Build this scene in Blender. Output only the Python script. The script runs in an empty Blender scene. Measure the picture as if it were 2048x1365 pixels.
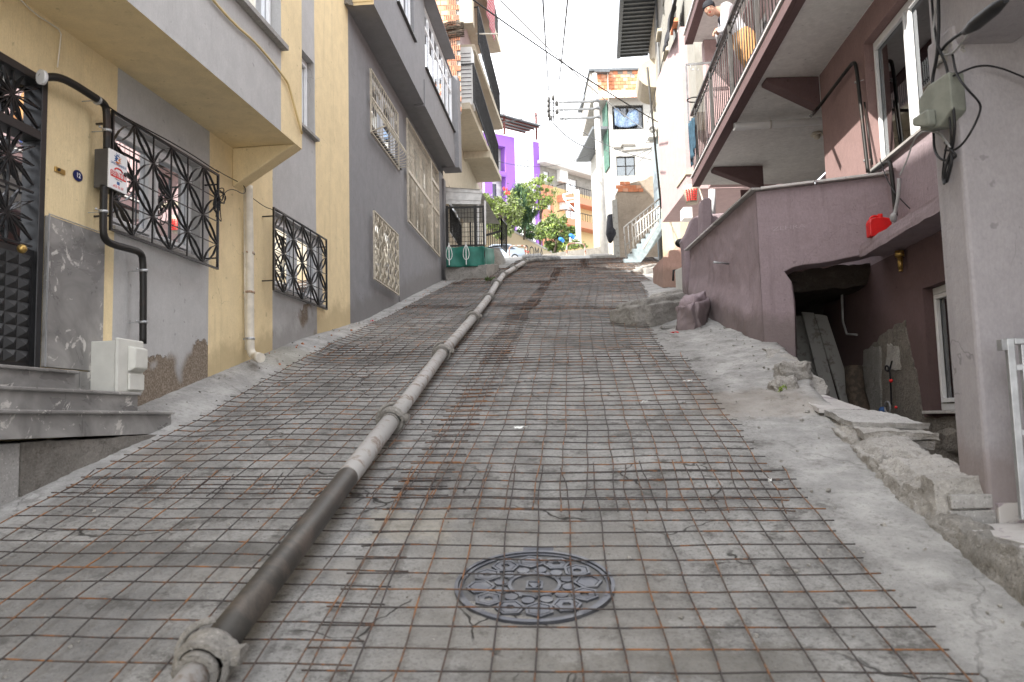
import bpy, bmesh, math, random
import numpy as np
from mathutils import Vector, Matrix, noise as mnoise
random.seed(7); np.random.seed(7)
S = bpy.context.scene
COL = S.collection
R = math.radians
# ---------------------------------------------------------------- camera, sky, sun, exposure
# metres; z = 0 is eye level, the street below the camera lies at z = -1.59 and climbs at 25 %
FOC, PITCH, ROLL = 1650.0, R(5.4), R(1.5)
cF = Vector((0, math.cos(PITCH), math.sin(PITCH))); R0 = Vector((1, 0, 0)); U0 = Vector((0, -math.sin(PITCH), math.cos(PITCH)))
cR = R0*math.cos(ROLL) - U0*math.sin(ROLL); cU = R0*math.sin(ROLL) + U0*math.cos(ROLL)
cam = bpy.data.cameras.new('camera'); camo = bpy.data.objects.new('camera', cam); COL.objects.link(camo)
m3 = Matrix((cR, cU, -cF)).transposed(); camo.matrix_world = m3.to_4x4()
cam.sensor_width = 36.0; cam.lens = FOC/2048*36; cam.clip_start = .05; cam.clip_end = 3000
cam.dof.use_dof = True; cam.dof.focus_distance = 11.0; cam.dof.aperture_fstop = 3.5
S.camera = camo
SUN_EL, SUN_AZ = R(40), R(230)      # azimuth clockwise from +Y: sun behind the camera's left shoulder
sd = Vector((math.sin(SUN_AZ)*math.cos(SUN_EL), math.cos(SUN_AZ)*math.cos(SUN_EL), math.sin(SUN_EL)))
W = bpy.data.worlds.new('World'); S.world = W; W.use_nodes = True
wn = W.node_tree; wn.nodes.clear()
sky = wn.nodes.new('ShaderNodeTexSky'); sky.sky_type = 'NISHITA'; sky.sun_disc = False
sky.sun_elevation = SUN_EL; sky.sun_rotation = SUN_AZ; sky.air_density = 1.0; sky.dust_density = 2.0
tc = wn.nodes.new('ShaderNodeTexCoord'); mp = wn.nodes.new('ShaderNodeMapping'); mp.inputs['Scale'].default_value = (1, 1, 2.2)
nz = wn.nodes.new('ShaderNodeTexNoise'); nz.inputs['Scale'].default_value = 2.3; nz.inputs['Detail'].default_value = 7; nz.inputs['Roughness'].default_value = .55
rp = wn.nodes.new('ShaderNodeValToRGB'); rp.color_ramp.elements[0].position = .30; rp.color_ramp.elements[0].color = (.62, .62, .62, 1); rp.color_ramp.elements[1].position = .62; rp.color_ramp.elements[1].color = (.97, .97, .97, 1)
mx = wn.nodes.new('ShaderNodeMix'); mx.data_type = 'RGBA'; mx.inputs['B'].default_value = (7.0, 7.05, 7.2, 1)
bg = wn.nodes.new('ShaderNodeBackground'); bg.inputs['Strength'].default_value = .13; wo = wn.nodes.new('ShaderNodeOutputWorld')
L = wn.links.new
L(tc.outputs['Generated'], mp.inputs[0]); L(mp.outputs[0], nz.inputs['Vector']); L(nz.outputs['Fac'], rp.inputs[0]); L(rp.outputs[0], mx.inputs['Factor'])
L(sky.outputs[0], mx.inputs['A']); L(mx.outputs['Result'], bg.inputs[0]); L(bg.outputs[0], wo.inputs[0])
sl = bpy.data.lights.new('sun', 'SUN'); sl.energy = 2.9; sl.angle = R(.5); sl.color = (1, .955, .88)
so = bpy.data.objects.new('sun', sl); COL.objects.link(so); so.rotation_euler = sd.to_track_quat('Z', 'Y').to_euler(); so.location = (-20, -20, 40)
S.view_settings.view_transform = 'Standard'; S.view_settings.look = 'None'; S.view_settings.gamma = 1; S.view_settings.use_curve_mapping = False
S.view_settings.exposure = 1.95
S.render.engine = 'CYCLES'; S.cycles.max_bounces = 7; S.cycles.diffuse_bounces = 4; S.cycles.glossy_bounces = 3; S.cycles.transparent_max_bounces = 12
# ---------------------------------------------------------------- surveying helpers: a sight line meets a real surface
def ray(u, v): return cF + cR*((u-1024)/FOC) + cU*((682.5-v)/FOC)
GA, GB = -1.59, .252
def base(y):
    if y < 26: return GA+GB*y
    if y < 34: return GA+GB*26 + .22*(y-26)
    return GA+GB*26+.22*8 + .1985*(y-34)
def lx(x, y): return .9968*x-.0802*y
def sm(a, b, t):
    t = max(0., min(1., (t-a)/(b-a))); return t*t*(3-2*t)
def onG(u, v, dz=0):
    d = ray(u, v); y0, y1 = .5, 200.
    f = lambda y: d.z/d.y*y-(base(y)+dz)
    y = (GA+dz)/(d.z/d.y-GB)
    if not (0 < y < 26):
        y = 26.
        while y < 150 and f(y) > 0: y += .25
    return d*(y/d.y)
def onZ(u, v, z): d = ray(u, v); return d*(z/d.z)
def onX(u, v, x): d = ray(u, v); return d*(x/d.x)
def onY(u, v, y): d = ray(u, v); return d*(y/d.y)
class Fr:
    "wall frame: s along the wall, t out of it, z up"
    def __init__(s, A, az, out):      # az clockwise from +Y ; out = +1: t points to the right of s
        s.A = Vector((A[0], A[1], 0)); s.d = Vector((math.sin(az), math.cos(az), 0)); s.n = Vector((math.cos(az), -math.sin(az), 0))*out
    def w(s, a, t, z): p = s.A+s.d*a+s.n*t; p.z = z; return p
    def px(s, u, v, t=0):
        d = ray(u, v); q = (s.A+s.n*t).dot(s.n)/d.dot(s.n); p = d*q
        return ((p-s.A).dot(s.d), p.z)
    def at(s, u, v, t=0): a, z = s.px(u, v, t); return s.w(a, t, z)
    def y(s, y, t=0): return (y-s.A.y-s.n.y*t)/s.d.y
# ---------------------------------------------------------------- mesh builder
class MB:
    def __init__(s): s.v = []; s.f = []; s.m = []; s.smooth = []
    def add(s, vs, fs, m=0, sm=False):
        o = len(s.v); s.v += [tuple(p) for p in vs]
        for f in fs: s.f.append(tuple(i+o for i in f)); s.m.append(m); s.smooth.append(sm)
    def quad(s, a, b, c, d, m=0): s.add([a, b, c, d], [(0, 1, 2, 3)], m)
    def hexa(s, p, m=0):
        s.add(p, [(0, 3, 2, 1), (4, 5, 6, 7), (0, 1, 5, 4), (1, 2, 6, 5), (2, 3, 7, 6), (3, 0, 4, 7)], m)
    def fbox(s, fr, s0, s1, t0, t1, z0, z1, m=0):
        s.hexa([fr.w(s0, t0, z0), fr.w(s1, t0, z0), fr.w(s1, t1, z0), fr.w(s0, t1, z0), fr.w(s0, t0, z1), fr.w(s1, t0, z1), fr.w(s1, t1, z1), fr.w(s0, t1, z1)], m)
    def box(s, c, d, m=0, rot=None):
        x, y, z = [q/2 for q in d]; c = Vector(c)
        P = [Vector(q) for q in [(-x, -y, -z), (x, -y, -z), (x, y, -z), (-x, y, -z), (-x, -y, z), (x, -y, z), (x, y, z), (-x, y, z)]]
        if rot is not None: P = [rot @ q for q in P]
        s.hexa([c+q for q in P], m)
    def bar(s, a, b, w, h=None, m=0, up=None):
        "rectangular bar from a to b"
        a = Vector(a); b = Vector(b); h = h or w; d = (b-a).normalized()
        up = Vector(up) if up is not None else (Vector((0, 0, 1)) if abs(d.z) < .9 else Vector((1, 0, 0)))
        x = d.cross(up).normalized()*(w/2); y = x.cross(d).normalized()*(h/2)
        s.hexa([a-x-y, a+x-y, a+x+y, a-x+y, b-x-y, b+x-y, b+x+y, b-x+y], m)
    def tube(s, pts, r, n=8, m=0, cap=True, sm=True, closed=False):
        pts = [Vector(p) for p in pts]; k = len(pts); rs = r if hasattr(r, '__len__') else [r]*k
        V = []; prev = None
        for i, p in enumerate(pts):
            if closed: d = pts[(i+1) % k]-pts[i-1]
            else: d = (pts[min(i+1, k-1)]-pts[max(i-1, 0)])
            if d.length < 1e-9: d = Vector((0, 0, 1))
            d.normalize()
            if prev is None:
                up = Vector((0, 0, 1)) if abs(d.z) < .9 else Vector((1, 0, 0)); x = d.cross(up).normalized()
            else:
                x = prev-d*prev.dot(d)
                if x.length < 1e-6: x = d.orthogonal()
                x.normalize()
            prev = x; y = d.cross(x)
            for j in range(n):
                a = 2*math.pi*j/n; V.append(p+(x*math.cos(a)+y*math.sin(a))*rs[i])
        F = []
        for i in range(k if closed else k-1):
            o, q = i*n, ((i+1) % k)*n
            for j in range(n): F.append((o+j, o+(j+1) % n, q+(j+1) % n, q+j))
        s.add(V, F, m, sm)
        if cap and not closed:
            o = len(s.v)-len(V); s.f.append(tuple(o+j for j in range(n))[::-1]); s.m.append(m); s.smooth.append(False)
            s.f.append(tuple(o+(k-1)*n+j for j in range(n))); s.m.append(m); s.smooth.append(False)
    def cyl(s, a, b, r, n=12, m=0, r2=None): s.tube([a, b], [r, r if r2 is None else r2], n, m)
    def poly(s, pts, depth, m=0):
        "extrude a planar outline by the vector depth"
        k = len(pts); P = [Vector(p) for p in pts]; dv = Vector(depth)
        s.add(P+[p+dv for p in P], [tuple(range(k))[::-1], tuple(range(k, 2*k))]+[(i, (i+1) % k, (i+1) % k+k, i+k) for i in range(k)], m)
    def ell(s, c, r, m=0, nu=12, nv=8, rot=None):
        c = Vector(c); V = []; F = []
        for i in range(nv+1):
            th = math.pi*i/nv
            for j in range(nu):
                a = 2*math.pi*j/nu; q = Vector((r[0]*math.sin(th)*math.cos(a), r[1]*math.sin(th)*math.sin(a), r[2]*math.cos(th)))
                if rot is not None: q = rot @ q
                V.append(c+q)
        for i in range(nv):
            for j in range(nu): F.append((i*nu+j, (i+1)*nu+j, (i+1)*nu+(j+1) % nu, i*nu+(j+1) % nu))
        s.add(V, F, m, True)
ORG = {}
def setp(o, label=None, cat=None, group=None, kind=None):
    if label: o['label'] = label
    if cat: o['category'] = cat
    if group: o['group'] = group
    if kind: o['kind'] = kind
    return o
def build(name, mb, mats, parent=None, bev=0, org=None, **kw):
    if not isinstance(mats, (list, tuple)): mats = [mats]
    if parent is not None: o0 = ORG[parent.name]
    else:
        if org is None:
            A = np.array([tuple(v) for v in mb.v]); o0 = Vector((float((A[:, 0].min()+A[:, 0].max())/2), float((A[:, 1].min()+A[:, 1].max())/2), float(A[:, 2].min())))
        else: o0 = Vector(org)
    me = bpy.data.meshes.new(name)
    me.from_pydata([(v[0]-o0.x, v[1]-o0.y, v[2]-o0.z) for v in mb.v], [], mb.f)
    for m in mats: me.materials.append(m)
    me.polygons.foreach_set('material_index', mb.m); me.polygons.foreach_set('use_smooth', mb.smooth)
    me.update()
    o = bpy.data.objects.new(name, me); COL.objects.link(o)
    if parent is not None: o.parent = parent
    else: o.location = o0
    ORG[o.name] = o0
    if bev:
        b = o.modifiers.new('bevel', 'BEVEL'); b.width = bev; b.segments = 2; b.limit_method = 'ANGLE'; b.angle_limit = R(40)
    setp(o, **kw)
    return o
def thing(name, label, cat, loc, group=None):
    o = bpy.data.objects.new(name, None); COL.objects.link(o); o.location = loc; ORG[o.name] = Vector(loc); o.empty_display_size = .2
    return setp(o, label, cat, group)
def part(name, parent, mats, fn, bev=0, **kw):
    m = MB(); fn(m); return build(name, m, mats, parent, bev, **kw)
# ---------------------------------------------------------------- materials
class N:
    def __init__(s, name, rough=.8, metal=0., spec=.35):
        s.mat = bpy.data.materials.new(name); s.mat.use_nodes = True; s.t = s.mat.node_tree
        s.b = s.t.nodes['Principled BSDF']; s.b.inputs['Roughness'].default_value = rough; s.b.inputs['Metallic'].default_value = metal
        s.b.inputs['Specular IOR Level'].default_value = spec
        s.geo = s.t.nodes.new('ShaderNodeNewGeometry'); s.pos = s.geo.outputs['Position']; s.h = None
    def n(s, ty, **kw):
        k = s.t.nodes.new(ty)
        for a, b in kw.items(): setattr(k, a, b)
        return k
    def l(s, a, b): s.t.links.new(a, b)
    def val(s, i, v):
        if isinstance(v, bpy.types.NodeSocket): s.l(v, i)
        elif hasattr(v, '__len__') and len(v) == 3 and i.type == 'RGBA': i.default_value = (*v, 1)
        else: i.default_value = v
    def math(s, op, a, b=None, c=None, clamp=False):
        k = s.n('ShaderNodeMath', operation=op, use_clamp=clamp)
        for i, v in enumerate((a, b, c)):
            if v is not None: s.val(k.inputs[i], v)
        return k.outputs[0]
    def scale(s, sc, vec=None):
        k = s.n('ShaderNodeMapping'); k.inputs['Scale'].default_value = sc; s.l(vec or s.pos, k.inputs[0]); return k.outputs[0]
    def noise(s, sc=3, det=4, ro=.55, vec=None, dist=0., stretch=None):
        v = vec or s.pos
        if stretch: v = s.scale(stretch, v)
        k = s.n('ShaderNodeTexNoise'); k.inputs['Scale'].default_value = sc; k.inputs['Detail'].default_value = det; k.inputs['Roughness'].default_value = ro; k.inputs['Distortion'].default_value = dist
        s.l(v, k.inputs['Vector']); return k.outputs['Fac']
    def noisec(s, sc, vec=None):
        k = s.n('ShaderNodeTexNoise'); k.inputs['Scale'].default_value = sc; k.inputs['Detail'].default_value = 3; s.l(vec or s.pos, k.inputs['Vector']); return k.outputs['Color']
    def vor(s, sc, vec=None, feature='F1', out='Distance'):
        k = s.n('ShaderNodeTexVoronoi', feature=feature); k.inputs['Scale'].default_value = sc; s.l(vec or s.pos, k.inputs['Vector']); return k.outputs[out]
    def mr(s, x, a, b, c=0., d=1., smooth=True):
        k = s.n('ShaderNodeMapRange'); k.interpolation_type = 'SMOOTHSTEP' if smooth else 'LINEAR'
        s.val(k.inputs[0], x)
        for i, v in enumerate((a, b, c, d)): s.val(k.inputs[i+1], v)
        return k.outputs[0]
    def mix(s, f, a, b, blend='MIX'):
        k = s.n('ShaderNodeMix', data_type='RGBA', blend_type=blend); s.val(k.inputs['Factor'], f); s.val(k.inputs['A'], a); s.val(k.inputs['B'], b); return k.outputs['Result']
    def xyz(s, vec=None):
        k = s.n('ShaderNodeSeparateXYZ'); s.l(vec or s.pos, k.inputs[0]); return k.outputs
    def warp(s, amt, sc):
        c = s.noisec(sc); k = s.n('ShaderNodeVectorMath', operation='MULTIPLY_ADD'); s.l(c, k.inputs[0]); k.inputs[1].default_value = (amt,)*3; s.l(s.pos, k.inputs[2]); return k.outputs[0]
    def hgt(s):
        "height over the street"
        x = s.xyz(); return s.math('SUBTRACT', x[2], s.math('MULTIPLY_ADD', x[1], GB, GA))
    def bump(s, h, st=.5, dist=.01):
        k = s.n('ShaderNodeBump'); k.inputs['Strength'].default_value = st; k.inputs['Distance'].default_value = dist; s.val(k.inputs['Height'], h)
        if s.h is not None: s.l(s.h, k.inputs['Normal'])
        s.h = k.outputs[0]
    def done(s, col, rough=None):
        s.val(s.b.inputs['Base Color'], col)
        if rough is not None: s.val(s.b.inputs['Roughness'], rough)
        if s.h is not None: s.l(s.h, s.b.inputs['Normal'])
        return s.mat
def flat(name, c, rough=.6, metal=0., var=.15, sc=8, bump=.0, bs=60, spec=.35):
    k = N(name, rough, metal, spec); f = k.noise(sc, 4, .6)
    d = [x*(1-var) for x in c]; e = [min(.95, x*(1+var)) for x in c]
    if bump: k.bump(k.noise(bs, 3, .6), bump, .004)
    return k.done(k.mix(k.mr(f, .3, .7), d, e))
def plaster(name, c, dirt=(.16, .13, .10), streak=.25, grime=.35, bsc=34, bst=.5, peel=0., base_h=.25, rough=.9, patches=.0, stretch=(1, 1, .22), bump2=.25):
    k = N(name, rough, 0, .2)
    big = k.noise(.9, 5, .6); mid = k.noise(5, 5, .65, dist=.4)
    st = k.noise(9, 5, .65, stretch=(1, 1, .08)); fine = k.noise(bsc, 3, .7, stretch=stretch)
    col = k.mix(k.mr(mid, .3, .72), [x*.93 for x in c], [min(.95, x*1.05) for x in c])
    col = k.mix(k.math('MULTIPLY', k.mr(st, .52, .75), streak), col, [x*.62 for x in c])
    col = k.mix(k.math('MULTIPLY', k.mr(fine, .52, .75), .35), col, [x*.72 for x in c])
    mic = k.noise(bsc*2.2, 2, .6, stretch=(1, 1, .5)); col = k.mix(k.mr(mic, .30, .72, .22, 0), col, [x*.55 for x in c]); crk = k.vor(1.3, k.warp(.25, 4), 'DISTANCE_TO_EDGE'); col = k.mix(k.math('MULTIPLY', k.mr(crk, .001, .004, .5, 0), k.mr(k.noise(.7, 3), .60, .66)), col, [x*.3 for x in c])
    spots = k.mr(k.noise(14, 2, .5), .70, .76)
    col = k.mix(k.math('MULTIPLY', spots, .5), col, [x*.45 for x in c])
    col = k.mix(k.math('MULTIPLY', k.mr(big, .5, .78), grime*.6), col, dirt)
    if patches: col = k.mix(k.math('MULTIPLY', k.mr(k.noise(1.7, 6, .7), .56, .60), patches), col, (.30, .28, .26))
    h = k.hgt(); hh = k.math('ADD', h, k.math('MULTIPLY', k.noise(3.2, 6, .7), -.55))
    low = k.mr(hh, base_h-.3, base_h-.05, 1, 0)
    col = k.mix(k.math('MULTIPLY', low, grime+.3), col, dirt)
    if peel:
        pm = k.mr(hh, peel-.30, peel-.285, 1, 0); pm = k.math('MULTIPLY', pm, k.mr(k.noise(1.1, 3, .5), .45, .50))
        col = k.mix(pm, col, k.mix(k.mr(k.noise(60, 3, .6), .35, .7), (.15, .12, .09), (.30, .25, .20)))
        k.bump(pm, 1.0, -.004)
    k.bump(fine, bst, .006); k.bump(mid, bump2, .012)
    return k.done(col)
def concrete(name, c, bst=1.0, dirt=(.10, .09, .075), amt=.5, bsc=40, sc=1.6):
    k = N(name, .92, 0, .2)
    a = k.noise(sc, 8, .68, dist=.3); b = k.noise(sc*6, 6, .7); f = k.noise(bsc, 4, .75)
    col = k.mix(k.mr(a, .3, .7), [x*.78 for x in c], [min(.9, x*1.15) for x in c])
    col = k.mix(k.math('MULTIPLY', k.mr(b, .52, .68), amt), col, dirt)
    col = k.mix(k.mr(f, .35, .7, 0, .35), col, [x*.55 for x in c])
    ag = k.noise(75, 2, .6); col = k.mix(k.mr(ag, .62, .68, 0, .55), col, [min(.8, x*1.5) for x in c]); col = k.mix(k.mr(ag, .38, .32, 0, .6), col, [x*.35 for x in c])
    k.bump(k.noise(bsc*2.6, 3, .8), bst*.7, .006); k.bump(f, bst*.8, .014); k.bump(b, bst, .035)
    return k.done(col)
def gls(name, tint=(.55, .6, .6), refl=.12):
    k = N(name, .03); t = k.t; o = t.nodes['Material Output']
    tr = k.n('ShaderNodeBsdfTransparent'); tr.inputs[0].default_value = (*tint, 1); gl = k.n('ShaderNodeBsdfGlossy'); gl.inputs['Roughness'].default_value = .015; gl.inputs['Color'].default_value = (.95, .97, 1, 1)
    fr = k.n('ShaderNodeFresnel'); fr.inputs[0].default_value = 1.55; mxs = k.n('ShaderNodeMixShader')
    k.l(k.math('ADD', fr.outputs[0], refl, clamp=True), mxs.inputs[0]); k.l(tr.outputs[0], mxs.inputs[1]); k.l(gl.outputs[0], mxs.inputs[2]); k.l(mxs.outputs[0], o.inputs[0]); return k.mat
M = {}
M['yellow'] = plaster('yellow_plaster', (.80, .655, .40), (.38, .30, .17), .38, .3, bsc=60, stretch=(1, 1, .12), bst=.7)
M['grey_paint'] = plaster('grey_plaster', (.475, .47, .462), (.19, .18, .165), .15, .2, bsc=60, stretch=(1, 1, .12), peel=.5, bst=.7)
M['dark_grey'] = plaster('slate_grey_plaster', (.255, .255, .262), (.15, .14, .13), .12, .18, bsc=30, stretch=(1, 1, .1), bst=.5)
M['purple'] = plaster('mauve_plaster', (.315, .252, .27), (.17, .14, .135), .5, .45, bsc=26, stretch=(1, 1, .8), bst=.9, bump2=.7)
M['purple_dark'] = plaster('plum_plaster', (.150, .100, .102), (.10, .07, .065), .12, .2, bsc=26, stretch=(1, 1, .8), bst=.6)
M['lilac'] = plaster('lilac_plaster', (.375, .355, .37), (.22, .18, .17), .4, .35, bsc=40, stretch=(1, 1, .8), bst=.6)
M['soffit'] = plaster('grey_soffit', (.74, .735, .72), (.2, .2, .19), .0, .2, bsc=8, stretch=(1, 1, 1), bst=.15)
M['white_wall'] = plaster('white_plaster', (.43, .42, .39), (.35, .3, .22), .3, .35, bsc=10, stretch=(1, 1, .6), bst=.4)
M['cream'] = plaster('cream_plaster', (.55, .49, .385), (.36, .28, .17), .4, .45, bsc=10, bst=.4)
M['white_lit'] = plaster('limewash_wall', (.31, .30, .27), (.24, .19, .12), .45, .5, bsc=9, stretch=(1, 1, .4), bst=.6, patches=.35)
M['pinkw'] = plaster('pink_plaster', (.50, .37, .37), (.3, .2, .18), .2, .2, bst=.3)
M['salmon'] = plaster('salmon_plaster', (.50, .32, .26), (.28, .2, .16), .2, .4, bsc=30, bst=.9, bump2=.9)
M['purple_b'] = flat('violet_paint', (.27, .12, .47), .8, var=.05)
M['orange_b'] = flat('orange_paint', (.62, .26, .16), .8, var=.06)
M['ochre_b'] = flat('ochre_paint', (.60, .46, .24), .8, var=.06)
M['conc'] = concrete('old_concrete', (.30, .285, .26))
M['conc_l'] = concrete('pale_concrete', (.42, .40, .37), amt=.35)
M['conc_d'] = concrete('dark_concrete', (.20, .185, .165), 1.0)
M['rubble'] = concrete('rubble_wall', (.25, .225, .195), 1.3, amt=.6, bsc=22, sc=3.0)
M['stucco_br'] = concrete('brown_stucco', (.40, .335, .27), .7, amt=.25)
M['black'] = flat('black_enamel', (.012, .012, .013), .35, 0, .3, spec=.5)
M['black_m'] = flat('dull_black_steel', (.022, .021, .02), .5, .2, .3)
M['cable'] = flat('cable_rubber', (.012, .012, .014), .5, 0, .2)
M['cable_g'] = flat('grey_cable', (.30, .30, .30), .5, 0, .2)
M['cream_m'] = flat('cream_steel_paint', (.50, .45, .36), .5, .0, .2, 14)
M['white_m'] = flat('white_enamel', (.78, .78, .76), .4, 0, .05)
M['pvc'] = flat('white_upvc', (.74, .75, .76), .32, 0, .04, spec=.45)
M['pvc_b'] = flat('pale_pipe', (.62, .58, .50), .5, 0, .12)
M['glass'] = gls('window_glass')
M['glass_d'] = gls('dark_window_glass', (.25, .28, .3), .1)
M['inner'] = flat('unlit_interior', (.035, .035, .038), .9, var=.3)  # near-black in place of unlit interiors behind windows and in brick holes
M['curtain'] = flat('white_curtain', (.62, .62, .60), .9, var=.1)
M['sillst'] = concrete('stone_sill', (.36, .35, .335), .15, amt=.25)
M['galv'] = flat('galvanised_steel', (.42, .43, .44), .4, .7, .2)
M['box_b'] = flat('beige_fibreglass', (.55, .545, .50), .55, 0, .06)
M['box_g'] = flat('grey_green_box', (.205, .215, .185), .6, 0, .15, 12)
M['box_dk'] = flat('charcoal_steel', (.075, .072, .068), .5, .2, .15)
M['red'] = flat('red_plastic', (.62, .012, .012), .35, 0, .1, spec=.5)
def rusty(name, a, b, lo=.45, hi=.6, sc=12, rough=.8, metal=.1, bump=.3):
    k = N(name, rough, metal); f = k.noise(sc, 6, .7, dist=.3); k.bump(k.noise(90, 3), bump, .003)
    return k.done(k.mix(k.mr(f, lo, hi), a, b))
M['rebar'] = rusty('rebar_steel', (.060, .052, .050), (.20, .085, .035), .50, .66, 9)
M['rebar2'] = rusty('rebar_rust', (.082, .062, .052), (.27, .12, .048), .46, .62, 6)
M['pipe_pale'] = rusty('cement_coated_steel', (.34, .33, .315), (.19, .14, .11), .50, .66, 9, .75)
M['pipe_dark'] = rusty('worn_dark_steel', (.062, .058, .052), (.12, .10, .085), .45, .7, 5, .5, .4)
M['gaspipe'] = rusty('black_gas_pipe', (.018, .017, .016), (.05, .03, .022), .52, .75, 5, .45, .2, .1)
M['hose'] = rusty('muddy_rubber', (.10, .10, .098), (.26, .25, .235), .42, .6, 8, .8, 0)
M['rail_rust'] = rusty('rusty_white_rail', (.55, .53, .50), (.20, .07, .03), .60, .66, 5, .6)
M['hoop'] = rusty('rusty_painted_hoop', (.42, .38, .34), (.22, .08, .04), .46, .55, 7, .7)
M['bark'] = rusty('bark', (.10, .075, .055), (.05, .04, .03), .4, .6, 14)
M['pole'] = concrete('cast_concrete_pole', (.44, .425, .40), .2, (.3, .28, .25), .2)
M['wood'] = rusty('dark_plank_wood', (.30, .13, .04), (.16, .06, .02), .4, .6, 5, .7, 0)
M['wood_w'] = rusty('whitewashed_plank', (.40, .39, .36), (.22, .2, .17), .5, .68, 9, .8, 0)
M['brass'] = flat('brass', (.45, .30, .10), .35, .8)
M['corr_d'] = flat('dark_corrugated_steel', (.13, .14, .15), .5, .3)
M['corr_w'] = flat('pale_corrugated_steel', (.62, .62, .60), .6, .1)
M['green_t'] = flat('green_tarpaulin', (.02, .14, .105), .6, 0, .18, 6, .2, 20)
M['blue_p'] = flat('pale_blue_paint', (.29, .35, .38), .7, 0, .15)
M['navy'] = flat('navy_enamel', (.012, .018, .09), .3, 0, .1)
M['cavity_shade'] = concrete('cavity_shade_concrete', (.055, .045, .038), .8)  # shade of the cavity under the porch put into a near-black brown
# ================================================================ ground
def nz3(x, y, z=0.): return mnoise.noise(Vector((x, y, z)))
LW = Fr((-2.31-.12278*11.74, 0), R(7), 1)           # facade of the yellow house
GW = Fr((-2.31-.08046*11.74, 0), R(4.6), 1)         # facade of the slate-grey house
def xleft(y): return LW.A.x+.12278*y if y < 11.74 else GW.A.x+.08046*y
def xkerb(y):
    T = [(-3, 1.72), (2, 1.85), (3.2, 1.89), (4.35, 1.98), (5.6, 2.16), (6.9, 2.34), (7.6, 2.5), (9, 2.74), (12.2, 2.70)]
    for (a, b), (c, d) in zip(T, T[1:]):
        if y <= c: return b+(d-b)*(y-a)/(c-a)
    return 2.70+(y-12.2)*.07
def gz(x, y):
    z = base(y)
    xl = xleft(y)
    if y < 16: z += .13*sm(.55, .0, x-xl)*sm(13, 9.5, y)*sm(4.5, 6.8, y)
    z += .012*nz3(x*.9, y*.9, 3)+.006*nz3(x*3, y*3, 5)
    if 5 < y < 14: z += .10*sm(1.7, 2.9, x)*sm(5.2, 7.5, y)*sm(14, 11, y)+.02*nz3(x*2.2, y*2.2)*sm(1.6, 2.0, x)
    return z
def gfull(x, y):
    z = gz(x, y)
    q = sm(1.35, 2.0, x)+sm(-2.0, -2.5, x-0.08*y+.35)*.5
    z += .012*nz3(x*7, y*7, 1)*q+(.004+.007*q)*nz3(x*19, y*19, 9)
    if y < 4.22 and x > xkerb(y)+.15: z = min(z, -.62)
    if 4.22 <= y < 9.0 and x > xkerb(y)+.18 and x < 4.9: z = -1.45
    if 9.0 <= y < 13.2 and x > 2.95 and x < 5.6: z = -1.45
    return z
ys = []; y = -3.0
while y < 90: ys.append(y); y += max(.026, .0066*abs(y))
xs = list(np.concatenate([np.arange(-5.0, -3.2, .09), np.arange(-3.2, 3.4, .045), np.arange(3.4, 6.2, .1)]))
yk = np.array(ys)
mb = MB(); nx = len(xs)
for y in ys:
    sp = 1+max(0, y-15)*.03
    for x in xs:
        X = .08*y*sm(0, 10, y) if y > 0 else 0
        X = .0802*y+x*(1 if y < 15 else sp) if y > 0 else x
        mb.v.append((X, y, gfull(X, y)))
for i in range(len(ys)-1):
    for j in range(nx-1):
        a = i*nx+j; mb.f.append((a, a+1, a+nx+1, a+nx)); mb.m.append(0); mb.smooth.append(True)
k = N('street_concrete', .92, 0, .22)
big = k.noise(.55, 6, .6, dist=.5); mid = k.noise(2.1, 9, .72, dist=.3); fine = k.noise(34, 4, .8); agg = k.noise(95, 2, .6)
lo_f = k.noise(4.5, 8, .75)
col = k.mix(k.mr(mid, .25, .75), (.165, .16, .152), (.365, .358, .342))
col = k.mix(k.mr(big, .45, .72, 0, .45), col, (.35, .342, .325))
col = k.mix(k.math('MULTIPLY', k.mr(lo_f, .53, .64), .75), col, (.085, .08, .072))
col = k.mix(k.mr(fine, .48, .7, 0, .6), col, (.10, .097, .09))
col = k.mix(k.mr(k.noise(70, 3, .7), .52, .66, 0, .45), col, (.09, .087, .08))
col = k.mix(k.mr(agg, .66, .72, 0, .6), col, (.46, .45, .42))
col = k.mix(k.mr(k.noise(60, 2, .5), .70, .76, 0, .7), col, (.05, .048, .045))
X = k.xyz()
lat = k.math('SUBTRACT', k.math('MULTIPLY', X[0], .9968), k.math('MULTIPLY', X[1], .0802))
wob = k.math('MULTIPLY', k.math('SUBTRACT', k.noise(1.3, 5, .6), .5), .5)
edge = k.mr(k.math('ADD', k.math('ABSOLUTE', k.math('ADD', lat, .85)), wob), 2.0, 2.22)
smoo = k.mix(k.mr(k.noise(3.4, 6, .65), .3, .72), (.255, .25, .24), (.42, .412, .395))
smoo = k.mix(k.mr(lo_f, .54, .66, 0, .6), smoo, (.15, .142, .13)); smoo = k.mix(k.mr(agg, .66, .72, 0, .5), smoo, (.5, .49, .46))
smoo = k.mix(k.mr(fine, .5, .7, 0, .55), smoo, (.15, .145, .135))
col = k.mix(edge, col, smoo)
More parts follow.
